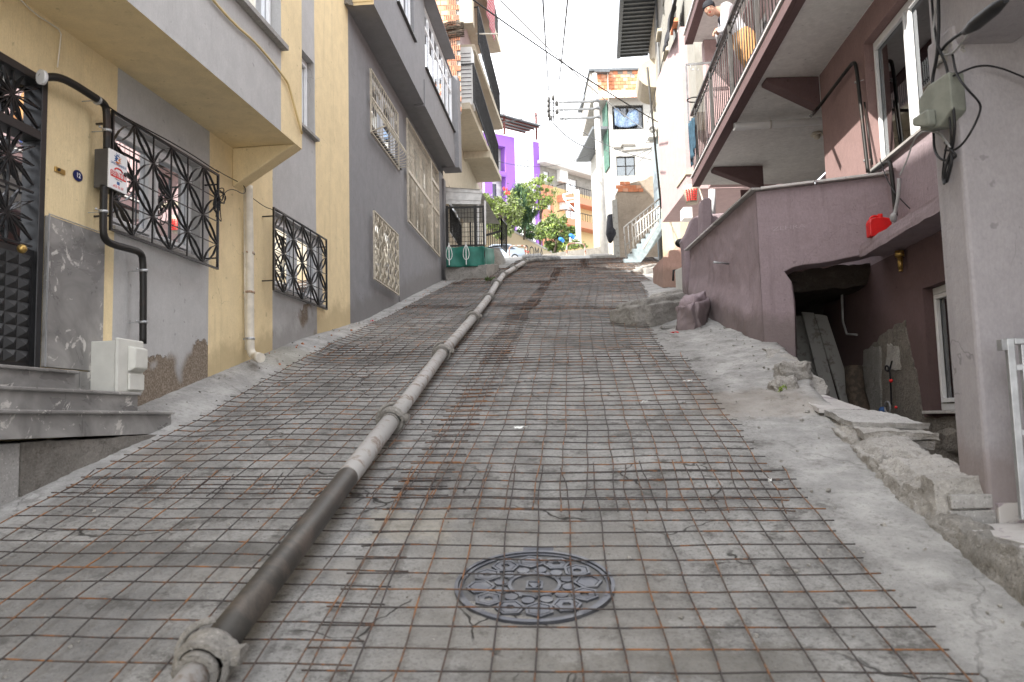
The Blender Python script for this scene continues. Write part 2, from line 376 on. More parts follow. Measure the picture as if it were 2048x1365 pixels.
# patches poured at different times: (x, y, half length x, half y, colour)
wx = k.math('ADD', X[0], k.math('MULTIPLY', k.math('SUBTRACT', k.noise(6, 5, .7), .5), .35)); wy = k.math('ADD', X[1], k.math('MULTIPLY', k.math('SUBTRACT', k.noise(5, 5, .7, stretch=(1.3, 1, 1)), .5), .5))
for (px_, py_, hx, hy, c, a) in [(.45, 12.3, 1.35, .55, (.12, .117, .112), .8), (.95, 9.9, .55, .65, (.09, .082, .075), .7), (-1.5, 9.0, .8, .35, (.09, .083, .078), .6), (.6, 16.9, 1.5, .5, (.13, .125, .12), .35),
        (-1.75, 3.95, .75, .16, (.085, .08, .07), .7), (-1.05, 3.75, .5, .10, (.30, .285, .26), .8), (.45, 2.9, .6, .12, (.13, .12, .10), .75), (.1, 3.6, .62, .7, (.22, .205, .18), .6), (-.55, 4.25, .22, .2, (.40, .37, .31), .8), (-2.0, 3.2, .7, .9, (.13, .13, .13), .55), (-2.3, 5.6, .3, .2, (.2, .16, .12), .4), (.9, 2.45, .9, .2, (.085, .078, .07), .7), (1.9, 6.6, .5, .45, (.25, .20, .15), .5), (-2.55, 8.9, .3, .5, (.18, .17, .10), .45), (.9, 7.3, .5, .5, (.40, .385, .36), .45), (-.6, 21.5, 1.3, .5, (.42, .40, .36), .6), (1.9, 14.5, .5, 1.6, (.42, .40, .37), .6)]:
    ax = k.math('DIVIDE', k.math('SUBTRACT', wx, px_), hx); ay = k.math('DIVIDE', k.math('SUBTRACT', wy, py_), hy)
    d = k.math('MAXIMUM', k.math('ABSOLUTE', ax), k.math('ABSOLUTE', ay))
    col = k.mix(k.mr(d, .70, 1.15, a*.62, 0), col, k.mix(k.mr(fine, .3, .7), [q*.7 for q in c], [q*1.25 for q in c]))
# cracks
wv = k.warp(.35, 3.2)
ck = k.vor(.62, wv, 'DISTANCE_TO_EDGE'); ck2 = k.vor(2.1, wv, 'DISTANCE_TO_EDGE')
cm = k.math('MULTIPLY', k.mr(ck, .0012, .005, 1, 0), k.mr(k.noise(.8, 3), .50, .56))
cm2 = k.math('MULTIPLY', k.mr(ck2, .004, .016, 1, 0), k.mr(k.noise(1.1, 4, .6), .57, .62))
cr = k.math('MULTIPLY', k.math('MAXIMUM', cm, cm2), k.math('SUBTRACT', 1.0, k.math('MULTIPLY', edge, .75)))
col = k.mix(k.math('MULTIPLY', cr, .85), col, (.035, .032, .028))
k.bump(cr, 1.0, -.012); k.bump(mid, .6, .05); k.bump(lo_f, .8, .018); k.bump(fine, .9, .009); k.bump(agg, .5, .004)
M['road'] = k.done(col)
build('street', mb, M['road'], kind='structure', org=(0, 0, 0))
# wider terrain beyond, one sheet reaching the horizon
mb = MB(); g = [-900, -400, -150, -60, -25, -8.3, -5.2]; g2 = [6.0, 9, 25, 60, 150, 400, 900]; gx = g+[-3, 0, 3]+g2; gy = [-300, -80, -20, -3, 4, 15, 30, 60, 90, 110, 140, 220, 400, 700, 1200]
def tz(x, y):
    return -1.9-.35+.19*max(y, -40) if y < 90 else tz(x, 89.9)+.03*(y-90)
for y in gy:
    for x in gx: mb.v.append((x+.0802*min(max(y, 0), 90), y, tz(x, y)-(3.2 if y < 40 else .25)))
n_ = len(gx)
for i in range(len(gy)-1):
    for j in range(n_-1): a = i*n_+j; mb.f.append((a, a+1, a+n_+1, a+n_)); mb.m.append(0); mb.smooth.append(True)
build('terrain', mb, M['conc'], kind='structure', org=(0, 0, 0))
M['brick_c'] = flat('brick_crumb', (.40, .17, .10), .9)
# ================================================================ reinforcing mesh sheets
D = Vector((.0802, .9968, 0)); NN = Vector((.9968, -.0802, 0))
def drape(p, lift, ph):
    z = gz(p.x, p.y)+lift
    z += .012*nz3(p.x*1.1+ph, p.y*.8, ph)+.010
    return Vector((p.x, p.y, z))
def sheet(l0, l1, s0, s1, rot, seed, label, lift=.018, lop=0.0):
    rnd = random.Random(seed); lm, smid = (l0+l1)/2, (s0+s1)/2
    ca, sa = math.cos(rot), math.sin(rot)
    def P(l, s, wob=0):
        dl, ds = l-lm, s-smid
        dl2 = dl*ca+ds*sa; ds2 = -dl*sa+ds*ca
        dl2 += .030*nz3(s*.55, seed*1.7, l*.2)*1.2+.012*nz3(s*2.3, l*2, seed)
        return D*(smid+ds2)+NN*(lm+dl2)
    c0 = P(lm, smid); t = thing('rebar_mesh', label, 'rebar mesh', drape(c0, lift, seed), 'steel reinforcing meshes laid over the street')
    nl = int(round((l1-l0)/.15)); ns = int(round((s1-s0)/.15)); far = smid > 14
    for i in range(nl+1):
        l = l0+(l1-l0)*i/nl; a = s0-.02-.05*rnd.random(); b = s1+.03+.06*rnd.random()
        K = max(8, int((b-a)/(.12 if not far else .4))); j0 = rnd.uniform(-.006, .006); e0, e1 = rnd.gauss(0, .02), rnd.gauss(0, .02)
        pts = []
        for q in range(K+1):
            s = a+(b-a)*q/K; p = P(l+j0+.010*nz3(s*1.7, i*3.1, seed)+e0*sm(a+.35, a, s)+e1*sm(b-.35, b, s), s)
            pts.append(drape(p, lift+.0066, seed)+Vector((0, 0, .012*abs(nz3(s*1.3, i, seed))+.03*sm(b-.25, b, s)*rnd.random())))
        m = MB(); m.tube(pts, .0036 if not far else .0040, 5); build('long_bar', m, M['rebar2'] if rnd.random() < .6 else M['rebar'], t)
    for i in range(ns+1):
        s = s0+(s1-s0)*i/ns; a = l0-.025-.04*rnd.random(); b = l1+.025+.05*rnd.random()
        K = 16 if not far else 6; j0 = rnd.uniform(-.012, .012); sk = rnd.gauss(0, .007)
        pts = [drape(P(a+(b-a)*q/K, s+j0+sk*(q/K-.5)+.007*nz3(i*2.3, q*.35, seed)), lift, seed) for q in range(K+1)]
        m = MB(); m.tube(pts, .0036 if not far else .0040, 5); build('cross_bar', m, M['rebar'] if rnd.random() < .7 else M['rebar2'], t)
    return t
sheet(-2.98, -.83, -.75, 4.80, R(.2), 11, 'rusty steel mesh sheet nearest the camera on the left, lying beside the marble steps')
sheet(-.95, 1.22, -.9, 4.95, R(-1.5), 12, 'rusty steel mesh sheet nearest the camera on the right, lying over the manhole cover', lift=.016)
sheet(-2.95, -.80, 4.52, 9.55, R(.2), 13, 'second steel mesh sheet up the left side, below the window with the larger black grille', lift=.030)
sheet(-.98, 1.05, 4.30, 8.65, R(.3), 14, 'second steel mesh sheet up the right side, its far end with two hooked bars', lift=.032)
sheet(-2.90, -.75, 9.05, 13.9, R(.8), 15, 'third steel mesh sheet up the left side, running past the sunlit yellow wall', lift=.018)
sheet(-.98, .90, 8.30, 13.1, R(.4), 16, 'third steel mesh sheet up the right side, ending over the dark road patch', lift=.044)
sheet(-2.80, -.65, 13.4, 18.4, R(1.5), 17, 'fourth steel mesh sheet up the left side, next to the slate grey wall', lift=.034)
sheet(-.78, 1.25, 12.95, 17.9, R(2.3), 18, 'fourth steel mesh sheet up the right side, beyond the dark road patch', lift=.030)
sheet(-2.60, -.45, 18.0, 23.0, R(1.5), 19, 'steel mesh sheet far up the left side beside the green tarpaulin fence', lift=.02)
sheet(-.55, 1.55, 17.6, 22.6, R(.3), 20, 'steel mesh sheet far up the right side, below the pale blue stairs', lift=.045)
sheet(-1.9, .35, 22.6, 27.6, R(.5), 21, 'farthest steel mesh sheet, under the coiled grey hose', lift=.03)
sheet(.2, 2.45, 22.2, 27.2, R(.5), 22, 'farthest steel mesh sheet on the right, at the foot of the stairs', lift=.04)
# ================================================================ concrete pump pipeline
PR = .060
cpx = [(412, 1352), (783, 855), (885, 715), (946, 643), (977, 601), (993, 572), (1007, 553), (1028, 540), (1048, 528)]
jn = []
for (u, v) in cpx:
    p = onG(u, v, .085); p.z = gz(p.x, p.y)+.035+PR+.035; jn.append(p)
d0 = (jn[0]-jn[1]); jn.insert(0, jn[0]+d0*.75)
pl = thing('pump_pipeline', 'long steel concrete-pump pipeline lying up the street over the rebar mesh', 'pipeline', jn[1])
for i in range(len(jn)-1):
    a, b = jn[i], jn[i+1]; d = (b-a).normalized(); r_ = PR if i != 1 else PR*1.0
    if i == 1:                                        # the second length: dark for two thirds, pale and cement-coated beyond
        c = a.lerp(b, .60)
        m = MB(); m.tube([a+d*.05, a.lerp(b, .3)+Vector((0, 0, -.004)), c], PR*.98, 24); build('pipe_section', m, M['pipe_dark'], pl, label='dark worn length of pipe')
        m = MB(); m.tube([c-d*.004, c+d*.01, b-d*.05], [PR*.98, PR*1.02, PR*1.02], 24); build('pipe_section', m, M['pipe_pale'], pl)
    else:
        mid_ = a.lerp(b, .5)+Vector((0, 0, -.005))
        m = MB(); m.tube([a+d*.03, mid_, b-d*.03], PR*(.97 if i else .80), 20 if i < 5 else 12); build('pipe_section', m, M['pipe_pale'], pl)
for i, c in enumerate(jn[1:]):
    i += 1; a = jn[i-1]; b = jn[min(i+1, len(jn)-1)]; d = (b-a).normalized(); x = d.cross(Vector((0, 0, 1))).normalized(); y = x.cross(d).normalized()
    m = MB(); nn = 40 if i < 4 else 20
    prof = [(-.052, .072), (-.050, .090), (-.030, .094), (-.022, .083), (.022, .083), (.030, .094), (.050, .090), (.052, .072)] if i < 5 else [(-.05, .07), (-.045, .09), (.045, .09), (.05, .07)]
    k0 = len(prof); V = []
    for q in range(nn):
        a_ = 2*math.pi*q/nn
        for (s_, r_) in prof:
            rr = r_+(.008 if math.cos(a_*2-.6) > .86 else 0); V.append(c+d*s_+x*math.cos(a_)*rr+y*math.sin(a_)*rr)
    F = [(q*k0+w, ((q+1) % nn)*k0+w, ((q+1) % nn)*k0+w+1, q*k0+w+1) for q in range(nn) for w in range(k0-1)]
    m.add(V, F, 0, True)
    for s_ in (-1, 1): m.tube([c+d*.052*s_, c+d*.085*s_], .068, 20)
    cl = build('coupling_clamp', m, M['conc'], pl)
    m = MB()   # hinge lug and the long closing lever curving round the clamp
    m.box(c+x*.100+y*.02, (.05, .07, .05)); m.cyl(c+x*.115+y*.02-d*.05, c+x*.115+y*.02+d*.05, .013, 10)
    lev = [c+x*(-math.cos(w)*.106)+y*(math.sin(w)*.106)+d*(.02+.03*w) for w in np.linspace(-.3, 1.7, 12)]
    m.tube(lev, [.010]+[.012]*10+[.009], 8)
    build('lever', m, M['conc'], cl)
# rubber delivery hose doubled back on the crest
hp = [(1050, 527), (1066, 529), (1088, 530), (1108, 529), (1118, 526.5), (1117, 523.5), (1104, 522), (1080, 522.5), (1060, 521.5), (1048, 519.5), (1048, 516.8), (1060, 515.5), (1080, 513.2)]
pts = []
for (u, v), yy in zip(hp, [25.6, 26.0, 26.2, 26.6, 27.2, 27.9, 28.6, 29.2, 29.8, 30.6, 31.6, 32.6, 33.4]):
    p = onY(u, v, yy); p.z = max(p.z, base(yy)+.08); pts.append(p)
def smooth(pts, it=2):
    pts = [Vector(p) for p in pts]
    for _ in range(it):
        q = [pts[0]]
        for a, b in zip(pts, pts[1:]): q += [a.lerp(b, .25), a.lerp(b, .75)]
        q.append(pts[-1]); pts = q
    return pts
m = MB(); m.tube(smooth(pts), .075, 12)
setp(build('rubber_hose', m, M['hose']), 'thick grey rubber hose doubled back in a loop at the top of the street', 'hose')
# ================================================================ manhole cover
mc = onG(1069, 1172); mc.z = gz(mc.x, mc.y)
sl_ = math.atan(GB); MR = Matrix.Rotation(sl_, 3, 'X'); q_ = Matrix.Rotation(-.08, 3, 'Z')
def mp3(x, y, z=0): return mc+MR @ (q_ @ Vector((x, y, 0)))+MR @ Vector((0, 0, z))
M['iron'] = rusty('cast_iron', (.085, .089, .104), (.15, .15, .155), .42, .75, 11, .42, .5, .3)
M['iron_d'] = rusty('dusty_iron_recess', (.105, .104, .104), (.16, .156, .15), .35, .7, 16, .8, .1, .5)
mh = thing('manhole_cover', 'round cast iron manhole cover with hexagon pattern under the mesh', 'manhole cover', mc)
RM = .335
def ring(m, r0, r1, z0, z1, n=64, mi=0):
    V = []
    for q in range(n):
        a = 2*math.pi*q/n; c, s = math.cos(a), math.sin(a); V += [mp3(r0*c, r0*s, z0), mp3(r0*c, r0*s, z1), mp3(r1*c, r1*s, z1), mp3(r1*c, r1*s, z0)]
    m.add(V, [(q*4+w, ((q+1) % n)*4+w, ((q+1) % n)*4+(w+1) % 4, q*4+(w+1) % 4) for q in range(n) for w in range(4)], mi, False)
m = MB(); ring(m, RM*.955, RM, -.02, .020); ring(m, RM*.90, RM*.945, -.02, .014)
m.hexa([mp3(x, y, z) for z in (0, .016) for x, y in ((-.07, RM-.01), (.07, RM-.01), (.07, RM+.05), (-.07, RM+.05))]); build('frame', m, M['iron'], mh)
m = MB(); V = [mp3(0, 0, .006)]+[mp3(RM*.90*math.cos(a), RM*.90*math.sin(a), .006) for a in np.linspace(0, 2*math.pi, 65)[:-1]]
m.add(V, [(0, i+1, (i+1) % 64+1) for i in range(64)]); build('lid', m, M['iron_d'], mh)
def ngon(m, cx, cy, r, n, z0, z1, a0=0, rin=0):
    o = [(cx+r*math.cos(a0+2*math.pi*q/n), cy+r*math.sin(a0+2*math.pi*q/n)) for q in range(n)]
    if rin:
        i_ = [(cx+rin*math.cos(a0+2*math.pi*q/n), cy+rin*math.sin(a0+2*math.pi*q/n)) for q in range(n)]
        V = [mp3(*p, z1) for p in o]+[mp3(*p, z1) for p in i_]+[mp3(*p, z0) for p in o]+[mp3(*p, z0) for p in i_]
        F = [(q, (q+1) % n, (q+1) % n+n, q+n) for q in range(n)]+[(q, q+2*n, (q+1) % n+2*n, (q+1) % n) for q in range(n)]+[(q+n, (q+1) % n+n, (q+1) % n+3*n, q+3*n) for q in range(n)]
        m.add(V, F)
    else: m.poly([mp3(*p, z0) for p in o], MR @ Vector((0, 0, z1-z0)))
for q in range(12):
    a = 2*math.pi*q/12+.13; m = MB(); cx, cy = .225*math.cos(a), .225*math.sin(a)
    ngon(m, cx, cy, .062, 6, .005, .016, a, .050); ngon(m, cx, cy, .045, 6, .005, .015, a, .020 if q % 3 else 0.0)
    build('hexagon_boss', m, M['iron'], mh)
for q in range(12):
    a = 2*math.pi*(q+.5)/12+.13; m = MB(); cx, cy = .145*math.cos(a), .145*math.sin(a); ngon(m, cx, cy, .027, 12, .005, .014)
    build('round_boss', m, M['iron'], mh)
m = MB(); ring(m, .098, .112, .005, .015, 40)
for q in range(12):
    a = 2*math.pi*q/12; m.bar(mp3(.112*math.cos(a), .112*math.sin(a), .011), mp3(.125*math.cos(a+.12), .125*math.sin(a+.12), .011), .014, .008)
ngon(m, 0, 0, .05, 4, .005, .013, math.pi/4, .038); ngon(m, 0, -.004, .034, 3, .005, .014, -math.pi/2)
build('emblem', m, M['iron'], mh)

def stones(name, n, fn, seed, r0, r1, mats, label):
    rg = random.Random(seed); m = MB()
    for i in range(n):
        x, y = fn(rg); r = rg.uniform(r0, r1)*(1 if rg.random() < .85 else 1.9); z = gz(x, y)+r*.25
        rot = Matrix.Rotation(rg.uniform(0, 6), 3, 'Z') @ Matrix.Rotation(rg.uniform(0, 2), 3, 'X')
        P = [Vector((sx*rg.uniform(.5, 1), sy*rg.uniform(.5, 1), sz*rg.uniform(.4, .9)))*r for sz in (-1, 1) for sx, sy in ((-1, -1), (1, -1), (1, 1), (-1, 1))]
        m.hexa([Vector((x, y, z))+rot @ p for p in P], rg.randrange(len(mats)))
    o = build(name, m, [M[q] for q in mats], kind='stuff', org=(0, 0, 0)); return setp(o, label, 'gravel')
stones('gravel', 130, lambda r: (lambda y: (xkerb(y)-abs(r.gauss(0, .32))-.02, y))(3+13*r.random()**1.2), 3, .004, .010, ['conc', 'conc_l', 'conc_l'], 'loose crumbs of concrete along the right kerb and wall')
stones('gravel', 140, lambda r: (lambda y: (xleft(y)+.03+abs(r.gauss(0, .22)), y))(6.6+14*r.random()), 4, .004, .010, ['conc', 'conc_l', 'conc_d', 'brick_c'], 'loose crumbs and grit along the left house walls')
stones('gravel', 700, lambda r: (lambda y: (.0802*y+r.uniform(-2.9, 1.3), y))(2.2+11*r.random()), 5, .002, .006, ['conc', 'conc_l', 'conc_l'], 'fine grit scattered over the street between the mesh bars')
# ================================================================ building kit
def wallgrid(m, fr, ss, zs, t, holes=(), mat=lambda i, j, s, z: 0, reveal=.16, rm=0, wob=0):
    "ss: list of s or (s at bottom, s at top); holes are (s0, s1, z0, z1)"
    zs = sorted(set(list(zs)+[h[2] for h in holes]+[h[3] for h in holes])); zl, zh = zs[0], zs[-1]
    if wob: zs = sorted(set(zs+[round(zl+(zh-zl)*i/70, 4) for i in range(71)]))
    inn = set(ss[1:-1])
    f = lambda q, z: (q if not isinstance(q, tuple) else q[0]+(q[1]-q[0])*(z-zl)/(zh-zl))+((.010*mnoise.noise(Vector((z*2.3, hash(q) % 97, 0)))+.004*mnoise.noise(Vector((z*9, 3, 0)))) if wob and q in inn else 0)
    cuts = sorted([q for q in ss]+[h[0] for h in holes]+[h[1] for h in holes], key=lambda q: f(q, (zl+zh)/2))
    for j in range(len(zs)-1):
        za, zb = zs[j], zs[j+1]; zm = (za+zb)/2
        cc = sorted(cuts, key=lambda q: f(q, zm))
        for a, b in zip(cc, cc[1:]):
            sm_ = (f(a, zm)+f(b, zm))/2
            if f(b, zm)-f(a, zm) < 1e-4 or any(h[0] < sm_ < h[1] and h[2] < zm < h[3] for h in holes): continue
            i = sum(1 for q in ss[1:-1] if f(q, zm) < sm_)
            m.quad(fr.w(f(a, za), t, za), fr.w(f(b, za), t, za), fr.w(f(b, zb), t, zb), fr.w(f(a, zb), t, zb), mat(i, j, sm_, zm))
    for (a, b, c, d) in holes:
        r = t-reveal
        for p, q in (((a, c), (a, d)), ((b, d), (b, c)), ((a, d), (b, d)), ((b, c), (a, c))):
            i = sum(1 for w in ss[1:-1] if f(w, (c+d)/2) < (a+b)/2)
            m.quad(fr.w(p[0], t, p[1]), fr.w(p[0], r, p[1]), fr.w(q[0], r, q[1]), fr.w(q[0], t, q[1]), mat(i, 0, (a+b)/2, (c+d)/2))
def window(parent, fr, s0, s1, z0, z1, t, n=2, fm='pvc', gm='glass', w=.055, curtain=.5, dep=.06, label=None, transom=0, dark=True, rnd=0):
    m = MB(); h = dep/2
    m.fbox(fr, s0, s1, t-h, t+h, z0, z0+w); m.fbox(fr, s0, s1, t-h, t+h, z1-w, z1)
    m.fbox(fr, s0, s0+w, t-h, t+h, z0+w, z1-w); m.fbox(fr, s1-w, s1, t-h, t+h, z0+w, z1-w)
    zt = z1-transom if transom else z1-w
    for i in range(1, n):
        a = s0+(s1-s0)*i/n; m.fbox(fr, a-w*.5, a+w*.5, t-h, t+h, z0+w, z1-w)
    if transom: m.fbox(fr, s0+w, s1-w, t-h+.004, t+h-.004, zt-w/2, zt+w/2)
    o = build('window', m, M[fm], parent, bev=.006 if w > .03 else 0, label=label)
    for i in range(n):
        a = s0+(s1-s0)*i/n+w*.5; b = s0+(s1-s0)*(i+1)/n-w*.5
        if w > .03 and not transom:
            m = MB(); q = w*.75
            m.fbox(fr, a+.008, b-.008, t+.004, t+h+.014, z0+w+.008, z0+w+q); m.fbox(fr, a+.008, b-.008, t+.004, t+h+.014, z1-w-q, z1-w-.008)
            m.fbox(fr, a+.008, a+q, t+.004, t+h+.014, z0+w+q, z1-w-q); m.fbox(fr, b-q, b-.008, t+.004, t+h+.014, z0+w+q, z1-w-q)
            if i % 2 == 0 or n > 2 or True: build('sash', m, M[fm], o, bev=.005)
        m = MB(); m.fbox(fr, a+.012, b-.012, t-.004, t+.002, z0+w*.8, z1-w*.8); build('pane', m, M[gm], o)
    if curtain:
        m = MB(); K = 60; pts = []
        for i in range(K+1):
            a = s0+(s1-s0)*i/K; pts.append((a, t-.10+.012*math.sin(i*1.9)+.008*math.sin(i*.7+rnd)))
        ca, cb = (0, K) if curtain >= 1 else (0, int(K*curtain))
        V = []
        for a, tt in pts[ca:cb+1]: V += [fr.w(a, tt, z0+w*.5), fr.w(a, tt, z1-w*.4)]
        m.add(V, [(2*i, 2*i+2, 2*i+3, 2*i+1) for i in range(len(V)//2-1)], 0, True); build('curtain', m, M['curtain'], o)
    if dark:
        m = MB(); m.fbox(fr, s0-.0, s1+.0, t-.32, t-.30, z0, z1); build('dark_backing', m, M['inner'], o)  # thin dark sheet standing in for the unlit interior
    return o
def sill(parent, fr, s0, s1, z, t0, t1, mat='sillst', h=.03):
    m = MB(); m.fbox(fr, s0, s1, t0, t1, z-h, z); return build('window_sill', m, M[mat], parent, bev=.004)
def rosette(parent, fr, s0, s1, z0, z1, t, cols, mat, w=.022, ph=0, label=None):
    m = MB(); b = .016
    for (a, c, e, g) in ((s0-b, s1+b, z0-b, z0), (s0-b, s1+b, z1, z1+b), (s0-b, s0, z0, z1), (s1, s1+b, z0, z1)): m.fbox(fr, a, c, t-.011, t+.011, e, g)
    for a in (s0-b, s1):
        for z in (z0+.1*(z1-z0), z1-.1*(z1-z0)): m.fbox(fr, a, a+b, 0, t-.011, z, z+.012)
    o = build('window_grille', m, M[mat], parent, label=label)
    cw = (s1-s0)/cols; rh = (z1-z0)/4; wl = w/2
    for i in range(1, cols):
        m = MB(); a = s0+cw*i; m.fbox(fr, a-.005, a+.005, t-.006, t+.006, z0, z1); build('upright', m, M[mat], o)
    for j in range(1, 4):
        m = MB(); z = z0+rh*j; m.fbox(fr, s0, s1, t-.0035, t+.0035, z-.004, z+.004); build('crossbar', m, M[mat], o)
    for i in range(cols):
        for j in range(4):
            # node parity: (column + row) even -> node at that grid corner
            a0, a1 = s0+cw*i, s0+cw*(i+1); c0, c1 = z0+rh*j, z0+rh*(j+1)
            down = (i+j+ph) % 2 == 0           # the diagonal joining the two nodes of this cell
            P, Q = ((a0, c1), (a1, c0)) if down else ((a0, c0), (a1, c1))
            m = MB()
            for sg in (-1, 1):
                dx, dz = Q[0]-P[0], Q[1]-P[1]; nx_, nz_ = -dz*.105*sg, dx*.105*sg
                k1 = (P[0]+dx*.36+nx_, P[1]+dz*.36+nz_); k2 = (P[0]+dx*.64+nx_, P[1]+dz*.64+nz_)
                ch = [P, k1, k2, Q]
                for p, q in zip(ch, ch[1:]):
                    A, B = fr.w(p[0], t, p[1]), fr.w(q[0], t, q[1]); m.bar(A, B, w, .0045, up=(B-A).cross(fr.n))
            build('petal', m, M[mat], o)
    return o
def text(s, parent, org, xd, yd, size, mat, name='lettering', bold=0.0, depth=.0008, lift=.002, width=None):
    c = bpy.data.curves.new(name, 'FONT'); c.body = s; c.size = 1; c.align_x = 'CENTER'; c.align_y = 'CENTER'; c.extrude = .01; c.offset = bold; c.resolution_u = 2
    o = bpy.data.objects.new(name, c); COL.objects.link(o); bpy.context.view_layer.update()
    me = bpy.data.meshes.new_from_object(o.evaluated_get(bpy.context.evaluated_depsgraph_get())); bpy.data.objects.remove(o); bpy.data.curves.remove(c)
    xd, yd = Vector(xd).normalized(), Vector(yd).normalized(); zd = xd.cross(yd); org = Vector(org)
    xs_ = [v.co.x for v in me.vertices]; ww = max(xs_)-min(xs_); sx = width/ww if width else size
    m = MB(); m.v = [tuple(org+xd*v.co.x*sx+yd*v.co.y*size+zd*(lift+v.co.z*.04)) for v in me.vertices]; m.f = [tuple(p.vertices) for p in me.polygons]; m.m = [0]*len(m.f); m.smooth = [False]*len(m.f)
    bpy.data.meshes.remove(me)
    return build(name, m, mat, parent)
def clamp_ring(m, c, d, r, n=14, wd=.010):
    d = Vector(d).normalized(); m.tube([c-d*wd, c+d*wd], r*1.12, n)
# ================================================================ yellow house, number 12
ye = LW.y(11.74); ox = .655; LO = Fr(tuple((LW.A+LW.n*ox)[:2]), R(7), 1)
YH = thing('apartment_house', 'yellow and light grey striped plaster house with jutting upper floor and black grilles', 'house', LW.w(LW.y(8), 0, base(8)))
def yl(u, v, t=0): return LW.px(u, v, t)
b1 = (yl(222, 675)[0], yl(240, 150)[0]); b2 = yl(417, 560)[0]; b3 = yl(545, 600)[0]; b4 = (yl(643, 672)[0]-.1, yl(625, 40)[0])
zso, ztop = 2.79, 9.4
w1 = (yl(228, 300)[0], yl(400, 420)[0], 1.53, 2.40); w2 = (yl(549, 500)[0], yl(645, 560)[0], 1.53, 2.40)
w3 = (yl(628, 200)[0]-1.0, yl(628, 200)[0], yl(628, 276)[1]+.0, yl(628, 127)[1])
dr = (LW.y(5.37)-1.15, LW.y(5.37), .40, 2.36)
m = MB(); mt = lambda i, j, s, z: [0, 1, 0, 1, 0][min(i, 4)]
wallgrid(m, LW, [-6, b1, b2, b3, b4, ye], [-2.6, zso, ztop], 0, [w1, w2, w3, dr], mt, .16, wob=1)
m.quad(LW.w(ye, 0, -2), LW.w(ye, -8, -2), LW.w(ye, -8, ztop), LW.w(ye, 0, ztop), 0)
build('wall', m, [M['yellow'], M['grey_paint']], YH)
m = MB(); m.fbox(LW, -6, ye-.01, -.5, -.45, -2, ztop-.02); m.fbox(LW, -6, ye-.01, -8, -.0, ztop-.02, ztop+.2); m.fbox(LW, -6, ye-.02, -8, -7.9, -2, ztop); m.fbox(LW, -6.1, -6, -8, 0, -2, ztop); build('dark_core', m, M['inner'], YH)  # unseen near-black core, added to block the sun and keep openings dark
oe = LO.px(604, 313)[0]; yb = LO.px(562, 200)[0]; wz0 = LO.px(561, 90)[1]
wo_ = (yb-1.9, yb-.005, wz0, wz0+1.35)
m = MB(); wallgrid(m, LO, [-6, yb, oe], [zso, ztop], 0, [wo_], lambda i, j, s, z: [1, 0][i], .2, wob=1)
m.quad(LO.w(oe, 0, zso), LO.w(oe, -ox, zso), LO.w(oe, -ox, ztop), LO.w(oe, 0, ztop), 0)
m.quad(LO.w(-6, 0, zso), LO.w(oe, 0, zso), LO.w(oe, -ox, zso), LO.w(-6, -ox, zso), 0)
m.fbox(LO, -6.2, oe+.15, -ox, .25, ztop, ztop+.14, 0)
build('upper_storey', m, [M['yellow'], M['grey_paint']], YH)
m = MB(); e0 = LO.px(590, 295)[0]
m.poly([LW.w(e0, 0, zso-.003), LW.w(e0, 0, 2.39), LW.w(e0, ox, zso-.003)], LW.d*(oe-e0)); build('bracket_beam', m, M['yellow'], YH, bev=.01)
sill(YH, LO, wo_[0]-.05, wo_[1]+.03, wz0, -.2, .07, 'sillst', .05)
window(YH, LO, wo_[0]+.002, wo_[1]-.002, wz0, wo_[3], -.13, 3, curtain=.3)
sill(YH, LW, w3[0]-.05, w3[1]+.05, w3[2], -.2, .06, 'sillst', .04); window(YH, LW, *w3, -.12, 2, curtain=1)
for w_, c in ((w1, .42), (w2, 1)):
    window(YH, LW, *w_, -.11, 2, curtain=c, w=.06); sill(YH, LW, w_[0]-.04, w_[1]+.06, w_[2], -.16, .05, 'sillst', .03)
def gpx(fr, tl, br, t): a, zt = fr.px(*tl, t); b, zb = fr.px(*br, t); return a, b, zb, zt
a, b, c, d = gpx(LW, (227, 226), (434, 536), .13); rosette(YH, LW, a, b, c, d, .13, 6, 'black')
a, b, c, d = gpx(LW, (548, 418), (653, 618), .13); rosette(YH, LW, a, b, c, d, .13, 6, 'black')
# black steel door with transom, grilled glass and studded lower panel
d0_, d1_, dz0, dz1 = dr
m = MB(); fw = .055; zt1, zt2 = 1.98, 1.92
for (a, b, c, d) in ((d0_, d0_+fw, dz0, dz1), (d1_-fw, d1_, dz0, dz1), (d0_+fw, d1_-fw, dz1-fw, dz1), (d0_+fw, d1_-fw, zt2, zt1)): m.fbox(LW, a, b, -.10, .012, c, d)
DR = build('door', m, M['black'], YH, bev=.004, label='black steel entrance door with star grille and studded panel')
m = MB(); m.fbox(LW, d0_+fw, d1_-fw, -.06, -.055, zt1, dz1-fw); m.fbox(LW, d0_+fw, d1_-fw, -.06, -.055, 1.18, zt2); build('pane', m, M['glass_d'], DR)
m = MB(); m.fbox(LW, d0_+fw, d1_-fw, -.07, -.02, dz0, 1.18)
nc, nr = 9, 9
for i in range(nc):
    for j in range(nr):
        a = d0_+fw+.02+(d1_-d0_-2*fw-.04)*i/nc; b = a+(d1_-d0_-2*fw-.04)/nc; c = dz0+.04+.70*j/nr; d = c+.70/nr
        tt = -.02; P = [LW.w(a, tt, c), LW.w(b, tt, c), LW.w(b, tt, d), LW.w(a, tt, d), LW.w((a+b)/2, tt+.026, (c+d)/2)]
        m.add(P, [(0, 1, 4), (1, 2, 4), (2, 3, 4), (3, 0, 4)])
build('studded_panel', m, M['black'], DR)
